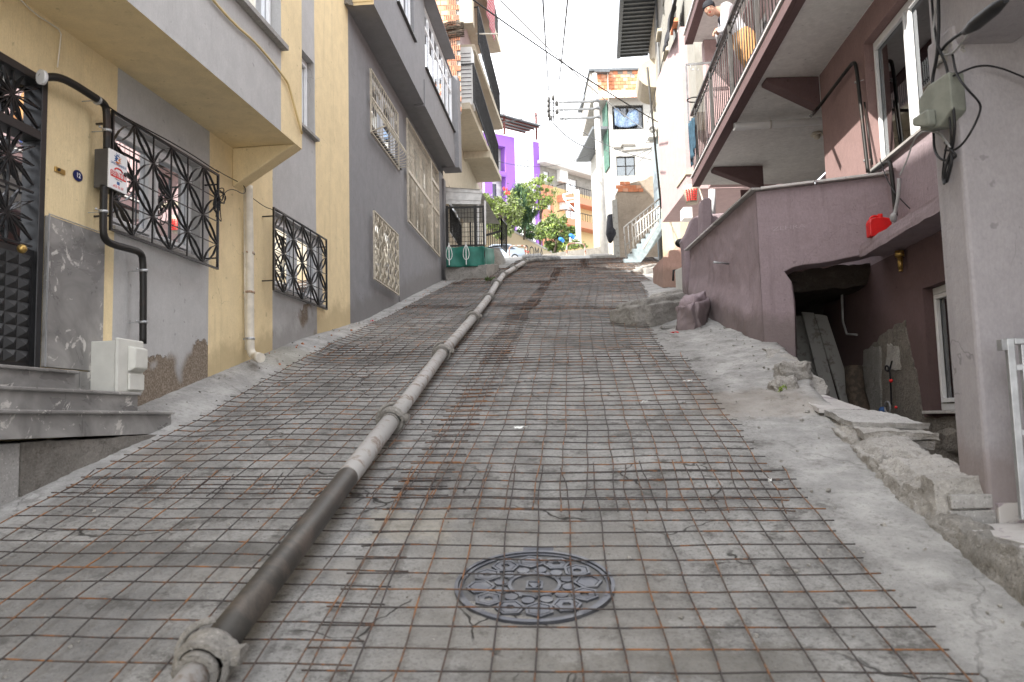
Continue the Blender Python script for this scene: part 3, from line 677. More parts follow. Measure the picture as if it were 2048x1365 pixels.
def star(fr, s0, s1, z0, z1, t, n, nm='star_bar'):
    m = MB(); cs, cz = (s0+s1)/2, (z0+z1)/2
    for q in range(n):
        a = 2*math.pi*q/n; ex, ez = math.cos(a), math.sin(a); k_ = min((s1-s0)/2/max(1e-6, abs(ex)), (z1-z0)/2/max(1e-6, abs(ez)))
        A = fr.w(cs, t, cz); B = fr.w(cs+ex*k_, t, cz+ez*k_); m.bar(A, B, .018, .006, up=(B-A).cross(fr.n))
        k2 = k_*.55; a2 = a+2*math.pi/n*.33; C = fr.w(cs+math.cos(a2)*k2, t, cz+math.sin(a2)*k2); m.bar(A, C, .018, .004, up=(C-A).cross(fr.n)); m.bar(C, B, .018, .004, up=(B-C).cross(fr.n))
    return m
for (a, b, c, d) in ((d1_-fw-.48, d1_-fw, zt1+.005, dz1-fw-.005), (d0_+fw, d1_-fw-.48, zt1+.005, dz1-fw-.005), (d1_-fw-.48, d1_-fw-.03, 1.56, zt2), (d1_-fw-.48, d1_-fw-.03, 1.20, 1.55), (d0_+fw, d1_-fw-.52, 1.56, zt2), (d0_+fw, d1_-fw-.52, 1.20, 1.55)):
    build('grille_star', star(LW, a, b, c, d, -.015, 12), M['black'], DR)
    m = MB(); m.fbox(LW, a-.008, a+.008, -.02, -.005, c, d); m.fbox(LW, a, b, -.02, -.005, c-.006, c+.006); build('grille_bar', m, M['black'], DR)
m = MB(); kp = LW.at(44, 498, .05); m.ell(kp, (.03, .03, .03)); build('handle', m, M['brass'], DR)
# marble facing beside the door and the steps
k = N('grey_marble', .25, 0, .5); v1 = k.noise(1.5, 8, .6, dist=1.6); v2 = k.noise(3.5, 9, .7, dist=2.4)
c_ = k.mix(k.mr(v1, .3, .7), (.15, .145, .14), (.31, .30, .285)); c_ = k.mix(k.mr(v2, .585, .61), c_, (.48, .46, .43)); c_ = k.mix(k.mr(k.noise(14, 5, .6), .5, .8, 0, .4), c_, (.12, .115, .11)); M['marble'] = k.done(c_, k.mr(v1, .3, .7, .25, .45))
k = N('white_veined_marble', .35, 0, .4); v2 = k.noise(3.0, 9, .72, dist=2.6)
c_ = k.mix(k.mr(v2, .55, .60), (.52, .50, .48), (.30, .26, .28)); c_ = k.mix(k.mr(k.noise(9, 5, .7), .5, .7, 0, .5), c_, (.36, .33, .31)); M['marble_w'] = k.done(c_)
s_m = yl(203, 470)[0]; tiles = [(d1_+.012, s_m, .42, 1.435), (d1_+.012, s_m-.26, .28, .415), (s_m-.255, s_m, .28, .415)]
for (a, b, c, d) in tiles:
    m = MB(); m.fbox(LW, a, b, .002, .03, c, d-.004); build('marble_tile', m, M['marble'], YH, bev=.003)
m = MB(); m.fbox(LW, d1_+.012, d1_+.022, .03, .036, .42, 1.44); m.fbox(LW, d1_+.012, s_m, .03, .036, 1.436, 1.442); build('corner_trim', m, M['galv'], YH)
ST = thing('entrance_steps', 'grey marble entrance steps with broken concrete base below the black door', 'steps', LW.w(LW.y(5), .3, base(5)))
lev = [(.265, .40, .135, LW.y(5.56)), (.125, .265, .255, LW.y(6.10)), (-.04, .125, .375, LW.y(6.35))]
for (z0, z1, tt, se) in lev:
    n0 = LW.y(3.6); cuts_ = [n0, LW.y(4.45), LW.y(5.3), se] if se > LW.y(5.9) else [n0, LW.y(4.8), se]
    for a, b in zip(cuts_, cuts_[1:]):
        m = MB(); m.fbox(LW, a+.001, b-.001, 0, tt-.012, z0+.001, z1-.022); build('riser', m, M['marble'], ST)
    m = MB(); m.fbox(LW, n0, se+.012, 0, tt+.012, z1-.022, z1); build('tread', m, M['marble'], ST, bev=.006)
def rough(name, corners, mats, parent=None, n=10, amp=.02, sc=6, seed=0, round_=.0, **kw):
    "six-sided block (8 corners like hexa) with a rough displaced surface"
    c = [Vector(q) for q in corners]; cen = sum(c, Vector())/8; m = MB()
    def tri(u, v, w): return (c[0]*(1-u)+c[1]*u)*(1-v)*(1-w)+(c[3]*(1-u)+c[2]*u)*v*(1-w)+(c[4]*(1-u)+c[5]*u)*(1-v)*w+(c[7]*(1-u)+c[6]*u)*v*w
    def dp(p, u, v, w):
        a = [abs(q-.5)*2 for q in (u, v, w)]; a.sort(); e = max(0, a[1]-.7)/.3*max(0, a[2]-.7)/.3
        p = p.lerp(cen, round_*e)
        q = p*sc; s_ = Vector((seed*3.1, seed, 0))
        d = Vector((mnoise.noise(q+s_), mnoise.noise(q+s_+Vector((9, 2, 4))), mnoise.noise(q+s_+Vector((3, 8, 1)))))
        d2 = Vector((mnoise.noise(q*3.3+s_), mnoise.noise(q*3.3+Vector((5, 2, 4))), mnoise.noise(q*3.3+Vector((3, 1, 1)))))
        d3 = mnoise.noise(q*8.5+s_)*(p-cen).normalized()
        return p+d*amp+d2*amp*.6+d3*amp*.45
    for ax, side in ((0, 0), (0, 1), (1, 0), (1, 1), (2, 0), (2, 1)):
        V = []
        for i in range(n+1):
            for j in range(n+1):
                q = [i/n, j/n]; q.insert(ax, side); V.append(dp(tri(*q), *q))
        flip = (side == 0) ^ (ax == 1)
        F = []
        for i in range(n):
            for j in range(n):
                a = i*(n+1)+j; f = (a, a+n+1, a+n+2, a+1); F.append(f[::-1] if flip else f)
        m.add(V, F, 0, True)
    return build(name, m, mats, parent, **kw)
A, B = LW.y(4.86), LW.y(6.45)
cor = [LW.w(A, -.1, -1.3), LW.w(A, .295, -1.3), LW.w(B, .45, -.6), LW.w(B, -.1, -.6), LW.w(A, -.1, -.055), LW.w(A, .295, -.065), LW.w(B, .44, -.042), LW.w(B, -.1, -.04)]
rough('base', cor, M['conc_d'], ST, 24, .010, 7, 3)
m = MB(); m.fbox(LW, LW.y(4.2), A-.004, 0, .285, -.9, -.065); build('side_tile', m, M['sillst'], ST, bev=.004)
cor = [LW.w(LW.y(3.6), 0, -.9), LW.w(LW.y(3.6), .42, -.9), LW.w(A-.25, .36, -.75), LW.w(A-.25, 0, -.75), LW.w(LW.y(3.6), 0, -.42), LW.w(LW.y(3.6), .42, -.44), LW.w(A-.25, .36, -.36), LW.w(A-.25, 0, -.36)]
rough('lower_tread', cor, M['conc'], ST, 12, .01, 7, 5)
# things on the yellow wall
LP = lambda u, v, t=.1: LW.at(u, v, t)
def strap(m, p, r=.034, dz=(0, 0, 1)):
    clamp_ring(m, p, dz, r); q = p-LW.n*.0; m.bar(q, q-LW.n*((p-LW.A).dot(LW.n)-.0), .006, .006); m.bar(q, q-LW.d*.085, .005, .005); m.ell(q-LW.d*.088, (.009, .009, .009), nu=6, nv=4)
GP = thing('gas_pipe', 'black gas pipe running along the yellow wall through the meter box to the beige cabinet', 'gas pipe', LP(287, 685))
def arc(pts, it=2): return smooth(pts, it)
up_ = [LP(84, 155, .10), LP(118, 154, .12), LP(150, 170, .12), LP(190, 196, .12), LP(208, 207, .12), LP(214, 222, .12), LP(214, 300, .12)]
lo_ = [LP(208, 372, .12), LP(206, 455, .12), LP(208, 477, .12), LP(222, 489, .12), LP(262, 499, .12), LP(281, 505, .12), LP(287, 522, .12), LP(286, 688, .12)]
m = MB(); m.tube(arc(up_), .027, 14); build('upper_pipe', m, M['gaspipe'], GP)
m = MB(); m.tube(arc(lo_), .027, 14); build('lower_pipe', m, M['gaspipe'], GP)
m = MB(); m.tube([LP(80, 154, .09), LP(88, 156, .10)], .048, 16); build('wall_collar', m, M['pvc'], GP)
for (u, v) in ((195, 201), (214, 262), (207, 424), (287, 542), (286, 645)):
    m = MB(); p = LP(u, v, .12); strap(m, p, .030, (0, 0, 1) if u != 195 else (up_[4]-up_[3])); build('pipe_clamp', m, M['galv'], GP)
sB = LW.y(5.80); tB = .045; pS = onY(218, 330, 5.80); tO = (pS-LW.A).dot(LW.n); zt_, zb_ = LW.px(219, 296, tO)[1], LW.px(218, 374, tO)[1]; sE = LW.px(254.5, 350, tO)[0]; sS = LW.px(218.5, 330, tO)[0]
GB_ = thing('gas_meter_box', 'charcoal gas meter box with white printed front on the yellow wall beside the large grille', 'meter box', LW.w(sS, tB, zb_))
m = MB(); m.fbox(LW, sS, sE, tB, tO-.012, zb_, zt_); build('case', m, M['box_dk'], GB_, bev=.005)
M['white_print'] = flat('white_coated_panel', (.74, .74, .75), .35, 0, .03)
m = MB(); m.fbox(LW, sS, sE, tO-.012, tO, zb_, zt_); build('door', m, M['white_print'], GB_, bev=.002)
M['ink_blue'] = flat('blue_print', (.03, .09, .25), .6); M['ink_red'] = flat('red_print', (.62, .03, .03), .6); M['ink_or'] = flat('orange_print', (.62, .20, .05), .6); M['ink_k'] = flat('grey_print', (.1, .1, .11), .6)
wd = sE-sS; hh_ = zt_-zb_; cx_ = (sS+sE)/2
def bp(a, b, t=.001): return LW.w(sS+wd*a, tO+t, zb_+hh_*b)
lg = MB(); lg2 = MB()
for q in range(16):
    a = 2*math.pi*q/16; r0, r1 = .030*hh_/.33, (.050+.01*(q % 2))*hh_/.33; c = bp(.45, .80); e = lambda r, a: c+LW.d*math.cos(a)*r*.9+Vector((0, 0, math.sin(a)*r))
    t_ = lg if 0.6 < a < 3.9 else lg2; t_.add([e(r0, a-.15), e(r0, a+.15), e(r1, a+.05), e(r1, a-.05)], [(0, 1, 2, 3)])
for t_, a0, a1 in ((lg, .9, 3.9), (lg2, -2.38, .9)):
    aa = np.linspace(a0, a1, 16); c = bp(.45, .80); t_.add([c]+[c+LW.d*math.cos(w)*.033*.9+Vector((0, 0, math.sin(w)*.033)) for w in aa], [(0, i+1, i+2) for i in range(15)])
build('logo', lg, M['ink_blue'], GB_); build('logo', lg2, M['ink_or'], GB_)
text('Z', GB_, bp(.45, .80), LW.d, (0, 0, 1), .05, M['white_print'], bold=.02, lift=.003)
text('ZAFER MÜHENDİSLİK', GB_, bp(.50, .665), LW.d, (0, 0, 1), .022, M['ink_blue'], width=wd*.84)
m = MB(); rr_ = [(.1, .31), (.9, .31), (.93, .33), (.93, .46), (.9, .48), (.1, .48), (.07, .46), (.07, .33)]; m.poly([bp(a, b, 0) for a, b in rr_], LW.n*.0015)
m.tube([bp(.28, .51), bp(.36, .56), bp(.5, .575), bp(.64, .56), bp(.72, .51)], .006, 6); build('number_panel', m, M['ink_red'], GB_)
text('0 533 798 68 66', GB_, bp(.5, .40, .0016), LW.d, (0, 0, 1), .052, M['white_print'], width=wd*.80, bold=.01)
text('DOĞALGAZ ARIZA', GB_, bp(.5, .275), LW.d, (0, 0, 1), .012, M['ink_k'], width=wd*.4)
m = MB(); m.poly([bp(.43, .15, 0), bp(.58, .15, 0), bp(.58, .23, 0), bp(.43, .23, 0)], LW.n*.0012); build('emblem', m, M['ink_blue'], GB_)
text('ACİL TEL: 187', GB_, bp(.5, .085), LW.d, (0, 0, 1), .025, M['ink_red'], width=wd*.55)
m = MB(); c = bp(.86, .50); m.cyl(c, c+LW.n*.012, .016, 14); build('lock', m, M['black'], GB_)
# number plate, doorbell
NP = thing('house_number_plate', 'small navy enamel plate with white number 12', 'number plate', LP(155, 352, 0))
c = LP(155, 352, .003); m = MB(); m.poly([c+LW.d*math.cos(a)*.052+Vector((0, 0, math.sin(a)*.040)) for a in np.linspace(0, 2*math.pi, 29)[:-1]], LW.n*.006); build('plate', m, M['navy'], NP, bev=.002)
text('12', NP, c+LW.n*.006, LW.d, (0, 0, 1), .048, M['white_print'], bold=.02)
DB = thing('doorbell', 'small brass doorbell plate beside the black door', 'doorbell', LP(118, 349, 0)); sa, za = yl(108, 343); sb, zb2 = yl(128, 355)
m = MB(); m.fbox(LW, sa, sb, 0, .012, zb2+.012, zb2+.047); build('plate', m, M['brass'], DB, bev=.003)
m = MB(); c = LW.w(sa+.03, .012, zb2+.03); m.cyl(c, c+LW.n*.008, .011, 12); build('button', m, M['black'], DB)
# beige cabinet
EB = thing('electricity_cabinet', 'beige fibreglass electricity cabinet at the foot of the yellow wall', 'cabinet', LW.w(LW.y(6.3), .1, .2))
tC = .24; a_, zc0 = LW.px(236, 785, tC); b_, zc1 = LW.px(287, 690, tC); zc0 = LW.px(240, 784, tC)[1]; zc1 = LW.px(238, 678, tC)[1]
m = MB(); m.fbox(LW, a_, b_, .01, tC-.03, zc0, zc1-.01); m.fbox(LW, b_-.10, b_-.005, .01, tC-.05, zc0-.14, zc0); build('case', m, M['box_b'], EB, bev=.008)
m = MB(); m.fbox(LW, a_-.012, b_+.008, tC-.03, tC, zc0-.005, zc1+.01); build('lid', m, M['box_b'], EB, bev=.012)
m = MB(); q0, q1, z0_, z1_ = a_+(b_-a_)*.35, b_-.01, zc0+.12*(zc1-zc0), zc1-.10*(zc1-zc0)
m.hexa([LW.w(q0, tC, z0_+.1), LW.w(q1, tC, z0_+.1), LW.w(q1-.01, tC+.05, z0_+.13), LW.w(q0+.02, tC+.05, z0_+.13), LW.w(q0, tC, z1_), LW.w(q1, tC, z1_), LW.w(q1-.01, tC+.05, z1_-.02), LW.w(q0+.02, tC+.05, z1_-.02)])
m.fbox(LW, q0, q1, tC, tC+.02, z0_-.03, z0_+.09); build('raised_panel', m, M['box_b'], EB, bev=.008)
# drain pipe
DP = thing('drain_pipe', 'pale yellow plastic drain pipe down the yellow wall with elbow over the street', 'drain pipe', LP(510, 712))
m = MB(); m.tube(arc([LP(497, 372, .07), LP(499, 500, .07), LP(500, 690, .07), LP(502, 706, .08), LP(510, 713, .13), LP(521, 716, .26)], 2), .042, 16); build('pipe', m, M['pvc_b'], DP)
m = MB(); m.tube([LP(489, 378, .03), LP(490, 560, .03), LP(492, 700, .03)], .012, 8); build('thin_conduit', m, M['pvc_b'], DP)
M['rustband'] = rusty('rusty_band', (.30, .14, .05), (.45, .40, .33), .4, .6, 8)
for v in (507, 585, 678):
    m = MB(); p = LP(500, v, .07); clamp_ring(m, p, (0, 0, 1), .044, 16, .012); m.bar(p, p-LW.n*.07, .01, .02); m.bar(p, p-LW.d*.08, .008); build('band', m, M['rustband'] if v != 678 else M['galv'], DP)
for (u, v) in ((519, 716),):
    m = MB(); m.tube([LP(513, 714, .19), LP(521.5, 716.2, .265)], .049, 16); build('socket', m, M['pvc_b'], DP)
# cables
def cable(pts, r=.006, mat='cable', label=None, n=6, it=3, name='cable', group=None):
    m = MB(); m.tube(smooth(pts, it), r, n); return setp(build(name, m, M[mat]), label, 'cable', group)
rc = random.Random(4); c = LP(435, 392, .17); m = MB()
for q in range(9):
    a0 = rc.uniform(-.5, .5)+(0 if q < 5 else math.pi/2+.5); L_ = rc.uniform(.10, .17) if q < 5 else rc.uniform(.06, .12); w_ = rc.uniform(.03, .06); P = []
    dirv = LW.d*math.sin(a0)*.5+Vector((0, 0, -math.cos(a0))) if q < 5 else LW.d*rc.uniform(.6, 1)+Vector((0, 0, rc.uniform(-.1, .6)))
    dirv.normalize(); side = dirv.cross(LW.n)
    for w in np.linspace(0, 2*math.pi, 18): P.append(c+dirv*L_*(1-math.cos(w))*.75+side*w_*math.sin(w)+LW.n*(.012*math.sin(w*2+q)))
    m.tube(P, .0045, 5)
m.ell(c, (.022, .022, .035))
setp(build('cable_coil', m, M['cable']), 'coil of thin black cable tied to the larger black window grille', 'cable coil')
cable([LP(440, 395, .16), LP(462, 375, .12), LP(490, 392, .08), LP(492, 372, .06), LP(452, 352, .05), LP(432, 340, .14)], .004, label='thin black cables looping from the cable coil to the drain pipe')
cable([LP(507, 398, .03), LP(530, 415, .05), LP(548, 420, .13), LP(600, 446, .15), LP(652, 480, .14)], .004, label='thin black cable along the top of the smaller black grille')
cable([LP(192, 190, .14), LP(225, 222, .15), LP(300, 262, .16), LP(370, 300, .16), LP(437, 345, .15)], .005, label='black cable along the top of the larger black grille')
M['yel_c'] = flat('yellow_painted_conduit', (.62, .48, .24), .6, 0, .06)
OP = lambda u, v, t=.02: LO.at(u, v, t)
cable([OP(395, -40), OP(425, 0), OP(470, 50), OP(508, 82), OP(545, 125), OP(572, 160), OP(578, 172), OP(592, 225), OP(604, 268)], .011, 'yel_c', 'yellow painted conduit slanting down the jutting upper floor', n=8, it=1, name='conduit')
cable([LP(35, -6, .03), LP(70, 28, .03), LP(100, 47, .03), LP(123, 62, .03), LP(120, 90, .02), LP(115, 135, .02)], .005, 'pvc_b', 'thin plastered wire above the black door', it=1)
# ================================================================ slate grey house
gy = lambda y: GW.y(y); s0g, s1g = gy(11.74), gy(20.26); GT = .42
GO = Fr(tuple((GW.A+GW.n*GT)[:2]), R(4.6), 1); zgo, zgt = 6.12, LO.px(604, 313)[1]
ZG = GO.px(913, 122, .22)[1]-.02; print('ZG', ZG)
GH = thing('grey_house', 'slate grey plaster house with jutting first floor and cream window grilles', 'house', GW.w(gy(15), 0, base(15)))
gp = lambda u, v, t=0: GW.px(u, v, t)
h1 = (gy(13.05), gy(15.1), 4.75, 5.80); h2 = (gy(13.15), gy(14.98), 2.34, 3.46); h3 = (gy(15.88), gy(19.6), 3.95, 6.0)
m = MB(); wallgrid(m, GW, [s0g, s1g], [0, zgo], 0, [h1, h2, h3], lambda *a: 0, .16); m.quad(GW.w(s1g, 0, 1), GW.w(s1g, -8, 1), GW.w(s1g, -8, ZG), GW.w(s1g, 0, ZG))
m.quad(GW.w(s0g, 0, 5), GW.w(s0g, -8, 5), GW.w(s0g, -8, ZG), GW.w(s0g, 0, ZG))
build('wall', m, M['dark_grey'], GH)
m = MB(); m.fbox(GW, s0g+.01, s1g-.01, -.5, -.45, 0, ZG-.05); m.fbox(GW, s0g+.02, s1g-.02, -8, 0, ZG-.1, ZG-.02); m.fbox(GW, s0g+.02, s1g-.02, -8, -7.9, 0, ZG-.05); build('dark_core', m, M['inner'], GH)
oa, ob = GO.y(11.60), GO.px(914, 343)[0]
# upper openings
q1 = (GO.px(828, 60)[0]-1.4, GO.px(828, 60)[0], GO.px(829, 82)[1], GO.px(829, 82)[1]+1.35)
zq0 = GO.px(851.6, 137)[1]; q2 = (GO.px(850.5, 100)[0], GO.px(906, 200)[0], zq0, GO.px(900, 140)[1])
ztc = GO.px(915, 170)[1]+.25
m = MB(); wallgrid(m, GO, [oa, ob], [zgo, ZG], 0, [q1, q2], lambda *a: 0, .14)
m.quad(GO.w(oa, 0, zgo), GO.w(ob, 0, zgo), GO.w(ob, -GT, zgo), GO.w(oa, -GT, zgo), 0)
m.quad(GO.w(ob, 0, zgo), GO.w(ob, -GT, zgo), GO.w(ob, -GT, ZG), GO.w(ob, 0, ZG))
build('upper_storey', m, M['dark_grey'], GH)
m = MB(); m.quad(GO.w(oa, 0, zgo), GO.w(oa, -GT-.1, zgo), GO.w(oa, -GT-.1, ZG), GO.w(oa, 0, ZG)); m.fbox(GO, oa-.012, oa, -GT-.06, -.002, zgo+.05, ZG); build('end_wall', m, M['yellow'], GH)
rough('broken_render', [GO.w(oa-.06, -GT-.14, zgo+.0), GO.w(oa-.06, -GT+.12, zgo+.0), GO.w(oa+.02, -GT+.12, zgo), GO.w(oa+.02, -GT-.14, zgo), GO.w(oa-.06, -GT-.14, zgo+.5), GO.w(oa-.06, -GT+.05, zgo+.5), GO.w(oa+.02, -GT+.05, zgo+.5), GO.w(oa+.02, -GT-.14, zgo+.5)], M['conc'], GH, 8, .03, 9, 2)
m = MB(); m.fbox(GO, GO.px(848, 212)[0], ob-.002, -.2, .02, zgo-.035, zgo+.5); build('band', m, M['dark_grey'], GH)
sill(GH, GO, q1[0]-.05, q1[1]+.05, q1[2], -.14, .05, 'box_dk', .03); window(GH, GO, *q1, -.1, 2, curtain=1)
sill(GH, GO, q2[0]-.05, q2[1]+.1, q2[2], -.14, .05, 'box_dk', .03); window(GH, GO, *q2, -.06, 6, fm='cream_m' if 0 else 'pvc', transom=.42, w=.06, curtain=1)
zc = q2[3]; zc2 = GO.px(915, 120)[1]
m = MB(); m.fbox(GO, oa, GO.px(912, 150, .22)[0], -.1, .22, zc+.03, ZG); build('cornice', m, M['dark_grey'], GH, bev=.01)
m = MB(); m.fbox(GO, GO.px(906, 200)[0]+.02, ob+.03, -.3, .12, zq0-.9, zc+.03); build('pilaster', m, M['dark_grey'], GH, bev=.01)
window(GH, GW, *h1, -.1, 2, curtain=.6); sill(GH, GW, h1[0]-.06, h1[1]+.06, h1[2], -.1, .06, 'box_dk', .035)
window(GH, GW, *h2, -.1, 2, curtain=0, gm='glass_d', fm='cream_m'); 
window(GH, GW, *h3, -.12, 4, curtain=0, gm='glass_d', fm='cream_m', w=.07)
# cream star-panel grille (lower window)
def strip(m, fr, pts, w, th=.004):
    for p, q in zip(pts, pts[1:]):
        A, B = fr.w(*p), fr.w(*q); m.bar(A, B, w, th, up=(B-A).cross(fr.n))
a, b, c, d = gpx(GW, (748, 424), (797, 589), .075)
m = MB(); e = .02
for (p, q, r_, s_) in ((a-e, b+e, c-e, c), (a-e, b+e, d, d+e), (a-e, a, c, d), (b, b+e, c, d)): m.fbox(GW, p, q, .06, .09, r_, s_)
G2 = build('window_grille', m, M['cream_m'], GH, label='cream grille of folded star strips')
nc, nr = 6, 4
for i in range(nc):
    for j in range(nr):
        x0, x1 = a+(b-a)*i/nc, a+(b-a)*(i+1)/nc; z0_, z1_ = c+(d-c)*j/nr, c+(d-c)*(j+1)/nr; xm, zm = (x0+x1)/2, (z0_+z1_)/2; m = MB()
        strip(m, GW, [(x0, .075, z0_), (xm-.03, .10, zm), (x0, .075, z1_)], .016); strip(m, GW, [(x1, .075, z0_), (xm+.03, .10, zm), (x1, .075, z1_)], .016)
        strip(m, GW, [(x0, .075, zm), (xm, .10, zm), (x1, .075, zm)], .012); strip(m, GW, [(xm, .075, z0_), (xm, .10, zm), (xm, .075, z1_)], .016)
        strip(m, GW, [(x0, .075, z0_), (x1, .075, z1_)], .014) if (i+j) % 2 else strip(m, GW, [(x0, .075, z1_), (x1, .075, z0_)], .014)
        build('star_panel', m, M['cream_m'], G2)
# bellied cream grille (upper window)
a, b, c, d = gpx(GW, (741, 140), (797, 338), .06); zm_ = c+(d-c)*.55
m = MB()
for (p, q, r_, s_) in ((a-e, b+e, c-e, c), (a-e, b+e, d, d+e), (a-e, a, c, d), (b, b+e, c, d)): m.fbox(GW, p, q, .05, .075, r_, s_)
m.fbox(GW, a, b, .05, .08, zm_, zm_+.03); strip(m, GW, [(a, .06, zm_), (a, .30, c+.08), (a, .06, c)], .02, .015)
G1 = build('window_grille', m, M['cream_m'], GH, label='cream grille with bulging lower bars')
for i in range(15):
    x = a+(b-a)*(i+.5)/15; m = MB(); m.tube([GW.w(x, .065, zm_), GW.w(x, .065, d)], .007, 6)
    if i % 3 == 1: m.ell(GW.w(x, .065, (zm_+d)/2), (.02, .02, .05), nu=6, nv=4)
    build('bar', m, M['cream_m'], G1)
    m = MB(); m.tube(smooth([GW.w(x, .065, zm_), GW.w(x, .09, zm_-.15), GW.w(x, .20, c+.28), GW.w(x, .34, c+.12), GW.w(x, .30, c+.01), GW.w(x, .07, c-.005)], 2), .007, 6); build('bellied_bar', m, M['cream_m'], G1)
# floor-high barred opening
a, b, c, d = gpx(GW, (814, 240), (879, 512), .065); d = min(d, 6.05)
m = MB()
for (p, q, r_, s_) in ((a-.03, b+.03, c-.03, c), (a-.03, b+.03, d, d+.03), (a-.03, a, c, d), (b, b+.03, c, d)): m.fbox(GW, p, q, .05, .08, r_, s_)
x_ = a+(b-a)*.72; m.fbox(GW, x_-.06, x_+.06, .05, .09, c, d); m.fbox(GW, a, b, .05, .085, c+.95, c+1.02)
m.fbox(GW, x_, b, .05, .09, c+1.55, c+1.63)
G3 = build('window_grille', m, M['cream_m'], GH, label='tall cream grille of upright bars')
for i in range(32):
    x = a+(b-a)*(i+.5)/32
    if abs(x-x_) < .08: continue
    m = MB(); m.tube([GW.w(x, .066, c), GW.w(x, .066, d)], .0075, 6)
    if i % 8 in (3, 4, 5): m.ell(GW.w(x, .066, c+.55+.02*(i % 8)), (.014, .014, .07), nu=6, nv=4); m.ell(GW.w(x, .066, c+1.45), (.014, .014, .06), nu=6, nv=4)
    build('bar', m, M['cream_m'], G3)
m = MB(); m.fbox(GW, s1g-.22, s1g+.02, -.02, .06, 2.6, 6.0); build('corner_pier', m, M['dark_grey'], GH, bev=.01)
m = MB(); m.fbox(GW, gy(14.95), gy(15.06), .004, .03, 1.9, 2.28); build('plaster_step', m, M['dark_grey'], GH)
# ================================================================ right side: mauve house with balcony
RX = lambda y: 4.0+.0699*(y-8.7)
RF = Fr((RX(0), 0), R(4), -1)
PW = Fr((2.745, 8.97), R(-1.0), -1)                   # porch wall facing the street
pfd = Vector((4.06-2.745, 8.45-8.97, 0)); PFaz = math.atan2(pfd.x, pfd.y); PFr = Fr((2.745, 8.97), PFaz, 1)   # porch wall facing down the street
M['house_r'] = plaster('shade_tinted_plaster', (.29, .195, .185), (.12, .08, .07), .12, .15, bsc=26, stretch=(1, 1, .8), bst=.6)  # pinkish brown paint, darkened for balcony shade and warmed for bounce
MH = thing('mauve_house', 'mauve plaster house with raised porch, jutting balcony and open basement', 'house', (4.0, 9.0, base(9)))
def rp(u, v, t=0): return RF.px(u, v, t)
hA = rp(1727, 92); hB = rp(1744, 345); RW = (RF.y(7.05), hA[0], hB[1]+.01, hA[1]+.02)
lA = rp(1845, 578); LWn = (RF.y(6.4), lA[0], rp(1862, 822)[1], lA[1])
m = MB(); wallgrid(m, RF, [RF.y(5.6), RF.y(10.46)], [1.60, 2.42, 4.38], 0, [RW], lambda i, j, s, z: 0 if z > 2.55 else 1, .17)
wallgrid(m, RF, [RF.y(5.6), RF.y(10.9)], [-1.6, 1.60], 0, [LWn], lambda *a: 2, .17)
s_ = RF.y(10.46); m.quad(RF.w(s_, 0, 1.0), RF.w(s_, -1.6, 1.0), RF.w(s_, -1.6, 4.38), RF.w(s_, 0, 4.38), 0)
s_ = RF.y(5.6); m.quad(RF.w(s_, 0, -1.6), RF.w(s_, -3, -1.6), RF.w(s_, -3, 4.38), RF.w(s_, 0, 4.38), 0)
build('wall', m, [M['house_r'], M['purple'], M['purple_dark']], MH)
m = MB(); m.fbox(RF, RF.y(5.65), RF.y(10.4), -.6, -.55, -1.5, 4.3); build('dark_core', m, M['inner'], MH)
window(MH, RF, RW[0]+.003, RW[1]-.003, RW[2], RW[3]-.003, -.13, 2, curtain=1, w=.06)
window(MH, RF, LWn[0]+.003, LWn[1]-.003, LWn[2], LWn[3]-.003, -.12, 1, curtain=0, gm='glass_d', w=.065)
sill(MH, RF, RW[0]-.05, RW[1]+.02, RW[2], -.17, .05, 'sillst', .03); sill(MH, RF, LWn[0]-.03, LWn[1]+.10, LWn[2], -.16, .05, 'marble_w', .028)
# porch walls
cp = 2.445
pts = [(1514, 702), (1594, 752), (1591, 690), (1590, 640), (1588, 600), (1583, 564), (1569, 544), (1586, 535), (1608, 530), (1640, 527), (1665, 523), (1690, 517), (1719, 512), (1795, 490)]
P2 = []
for (u, v) in pts: P2.append(PFr.px(u, v))
P2[0] = (0.0, .2); P2[1] = (P2[1][0], .1)
P2 = P2+[(1.40, P2[-1][1]), (1.40, cp), (0.0, cp)]
m = MB(); m.poly([PFr.w(a, 0, z) for a, z in P2], PFr.n*-.30); build('porch_front_wall', m, M['purple'], MH, bev=.03)
m = MB(); sE_ = 3.2; nseg = 26
def pface(a, z): return .025*mnoise.noise(Vector((a*2.2, z*2.2, 3)))+.012*mnoise.noise(Vector((a*7, z*7, 1)))+.05*sm(.62, .30, z-base(8.97+a))*sm(.2, .5, a)
V = []; NZ = 34
for i in range(nseg*3+1):
    a = -.0+sE_*i/(nseg*3); zb = base(8.97+a)-.35
    for j in range(NZ+1):
        z = zb+(cp-zb)*j/NZ; tt = pface(a, z)
        if i == 0 or j == NZ: tt = 0
        V.append(PW.w(a, tt, z))
m.add(V, [(i*(NZ+1)+j, (i+1)*(NZ+1)+j, (i+1)*(NZ+1)+j+1, i*(NZ+1)+j+1) for i in range(nseg*3) for j in range(NZ)], 0, True)
m.quad(PW.w(sE_, 0, .9), PW.w(sE_, -.25, .9), PW.w(sE_, -.25, cp), PW.w(sE_, 0, cp)); m.quad(PW.w(0, -.25, .9), PW.w(sE_, -.25, .9), PW.w(sE_, -.25, cp), PW.w(0, -.25, cp))
build('porch_side_wall', m, M['purple'], MH)
rough('porch_floor', [Vector(q) for q in [(2.98, 9.35, 1.36), (4.2, 9.25, 1.40), (5.6, 15.6, 1.42), (2.9, 15.6, 1.42), (2.98, 9.3, 1.62), (4.2, 9.1, 1.62), (5.6, 15.6, 1.62), (2.9, 15.6, 1.62)]], M['cavity_shade'], MH, 26, .05, 3.5, 77)
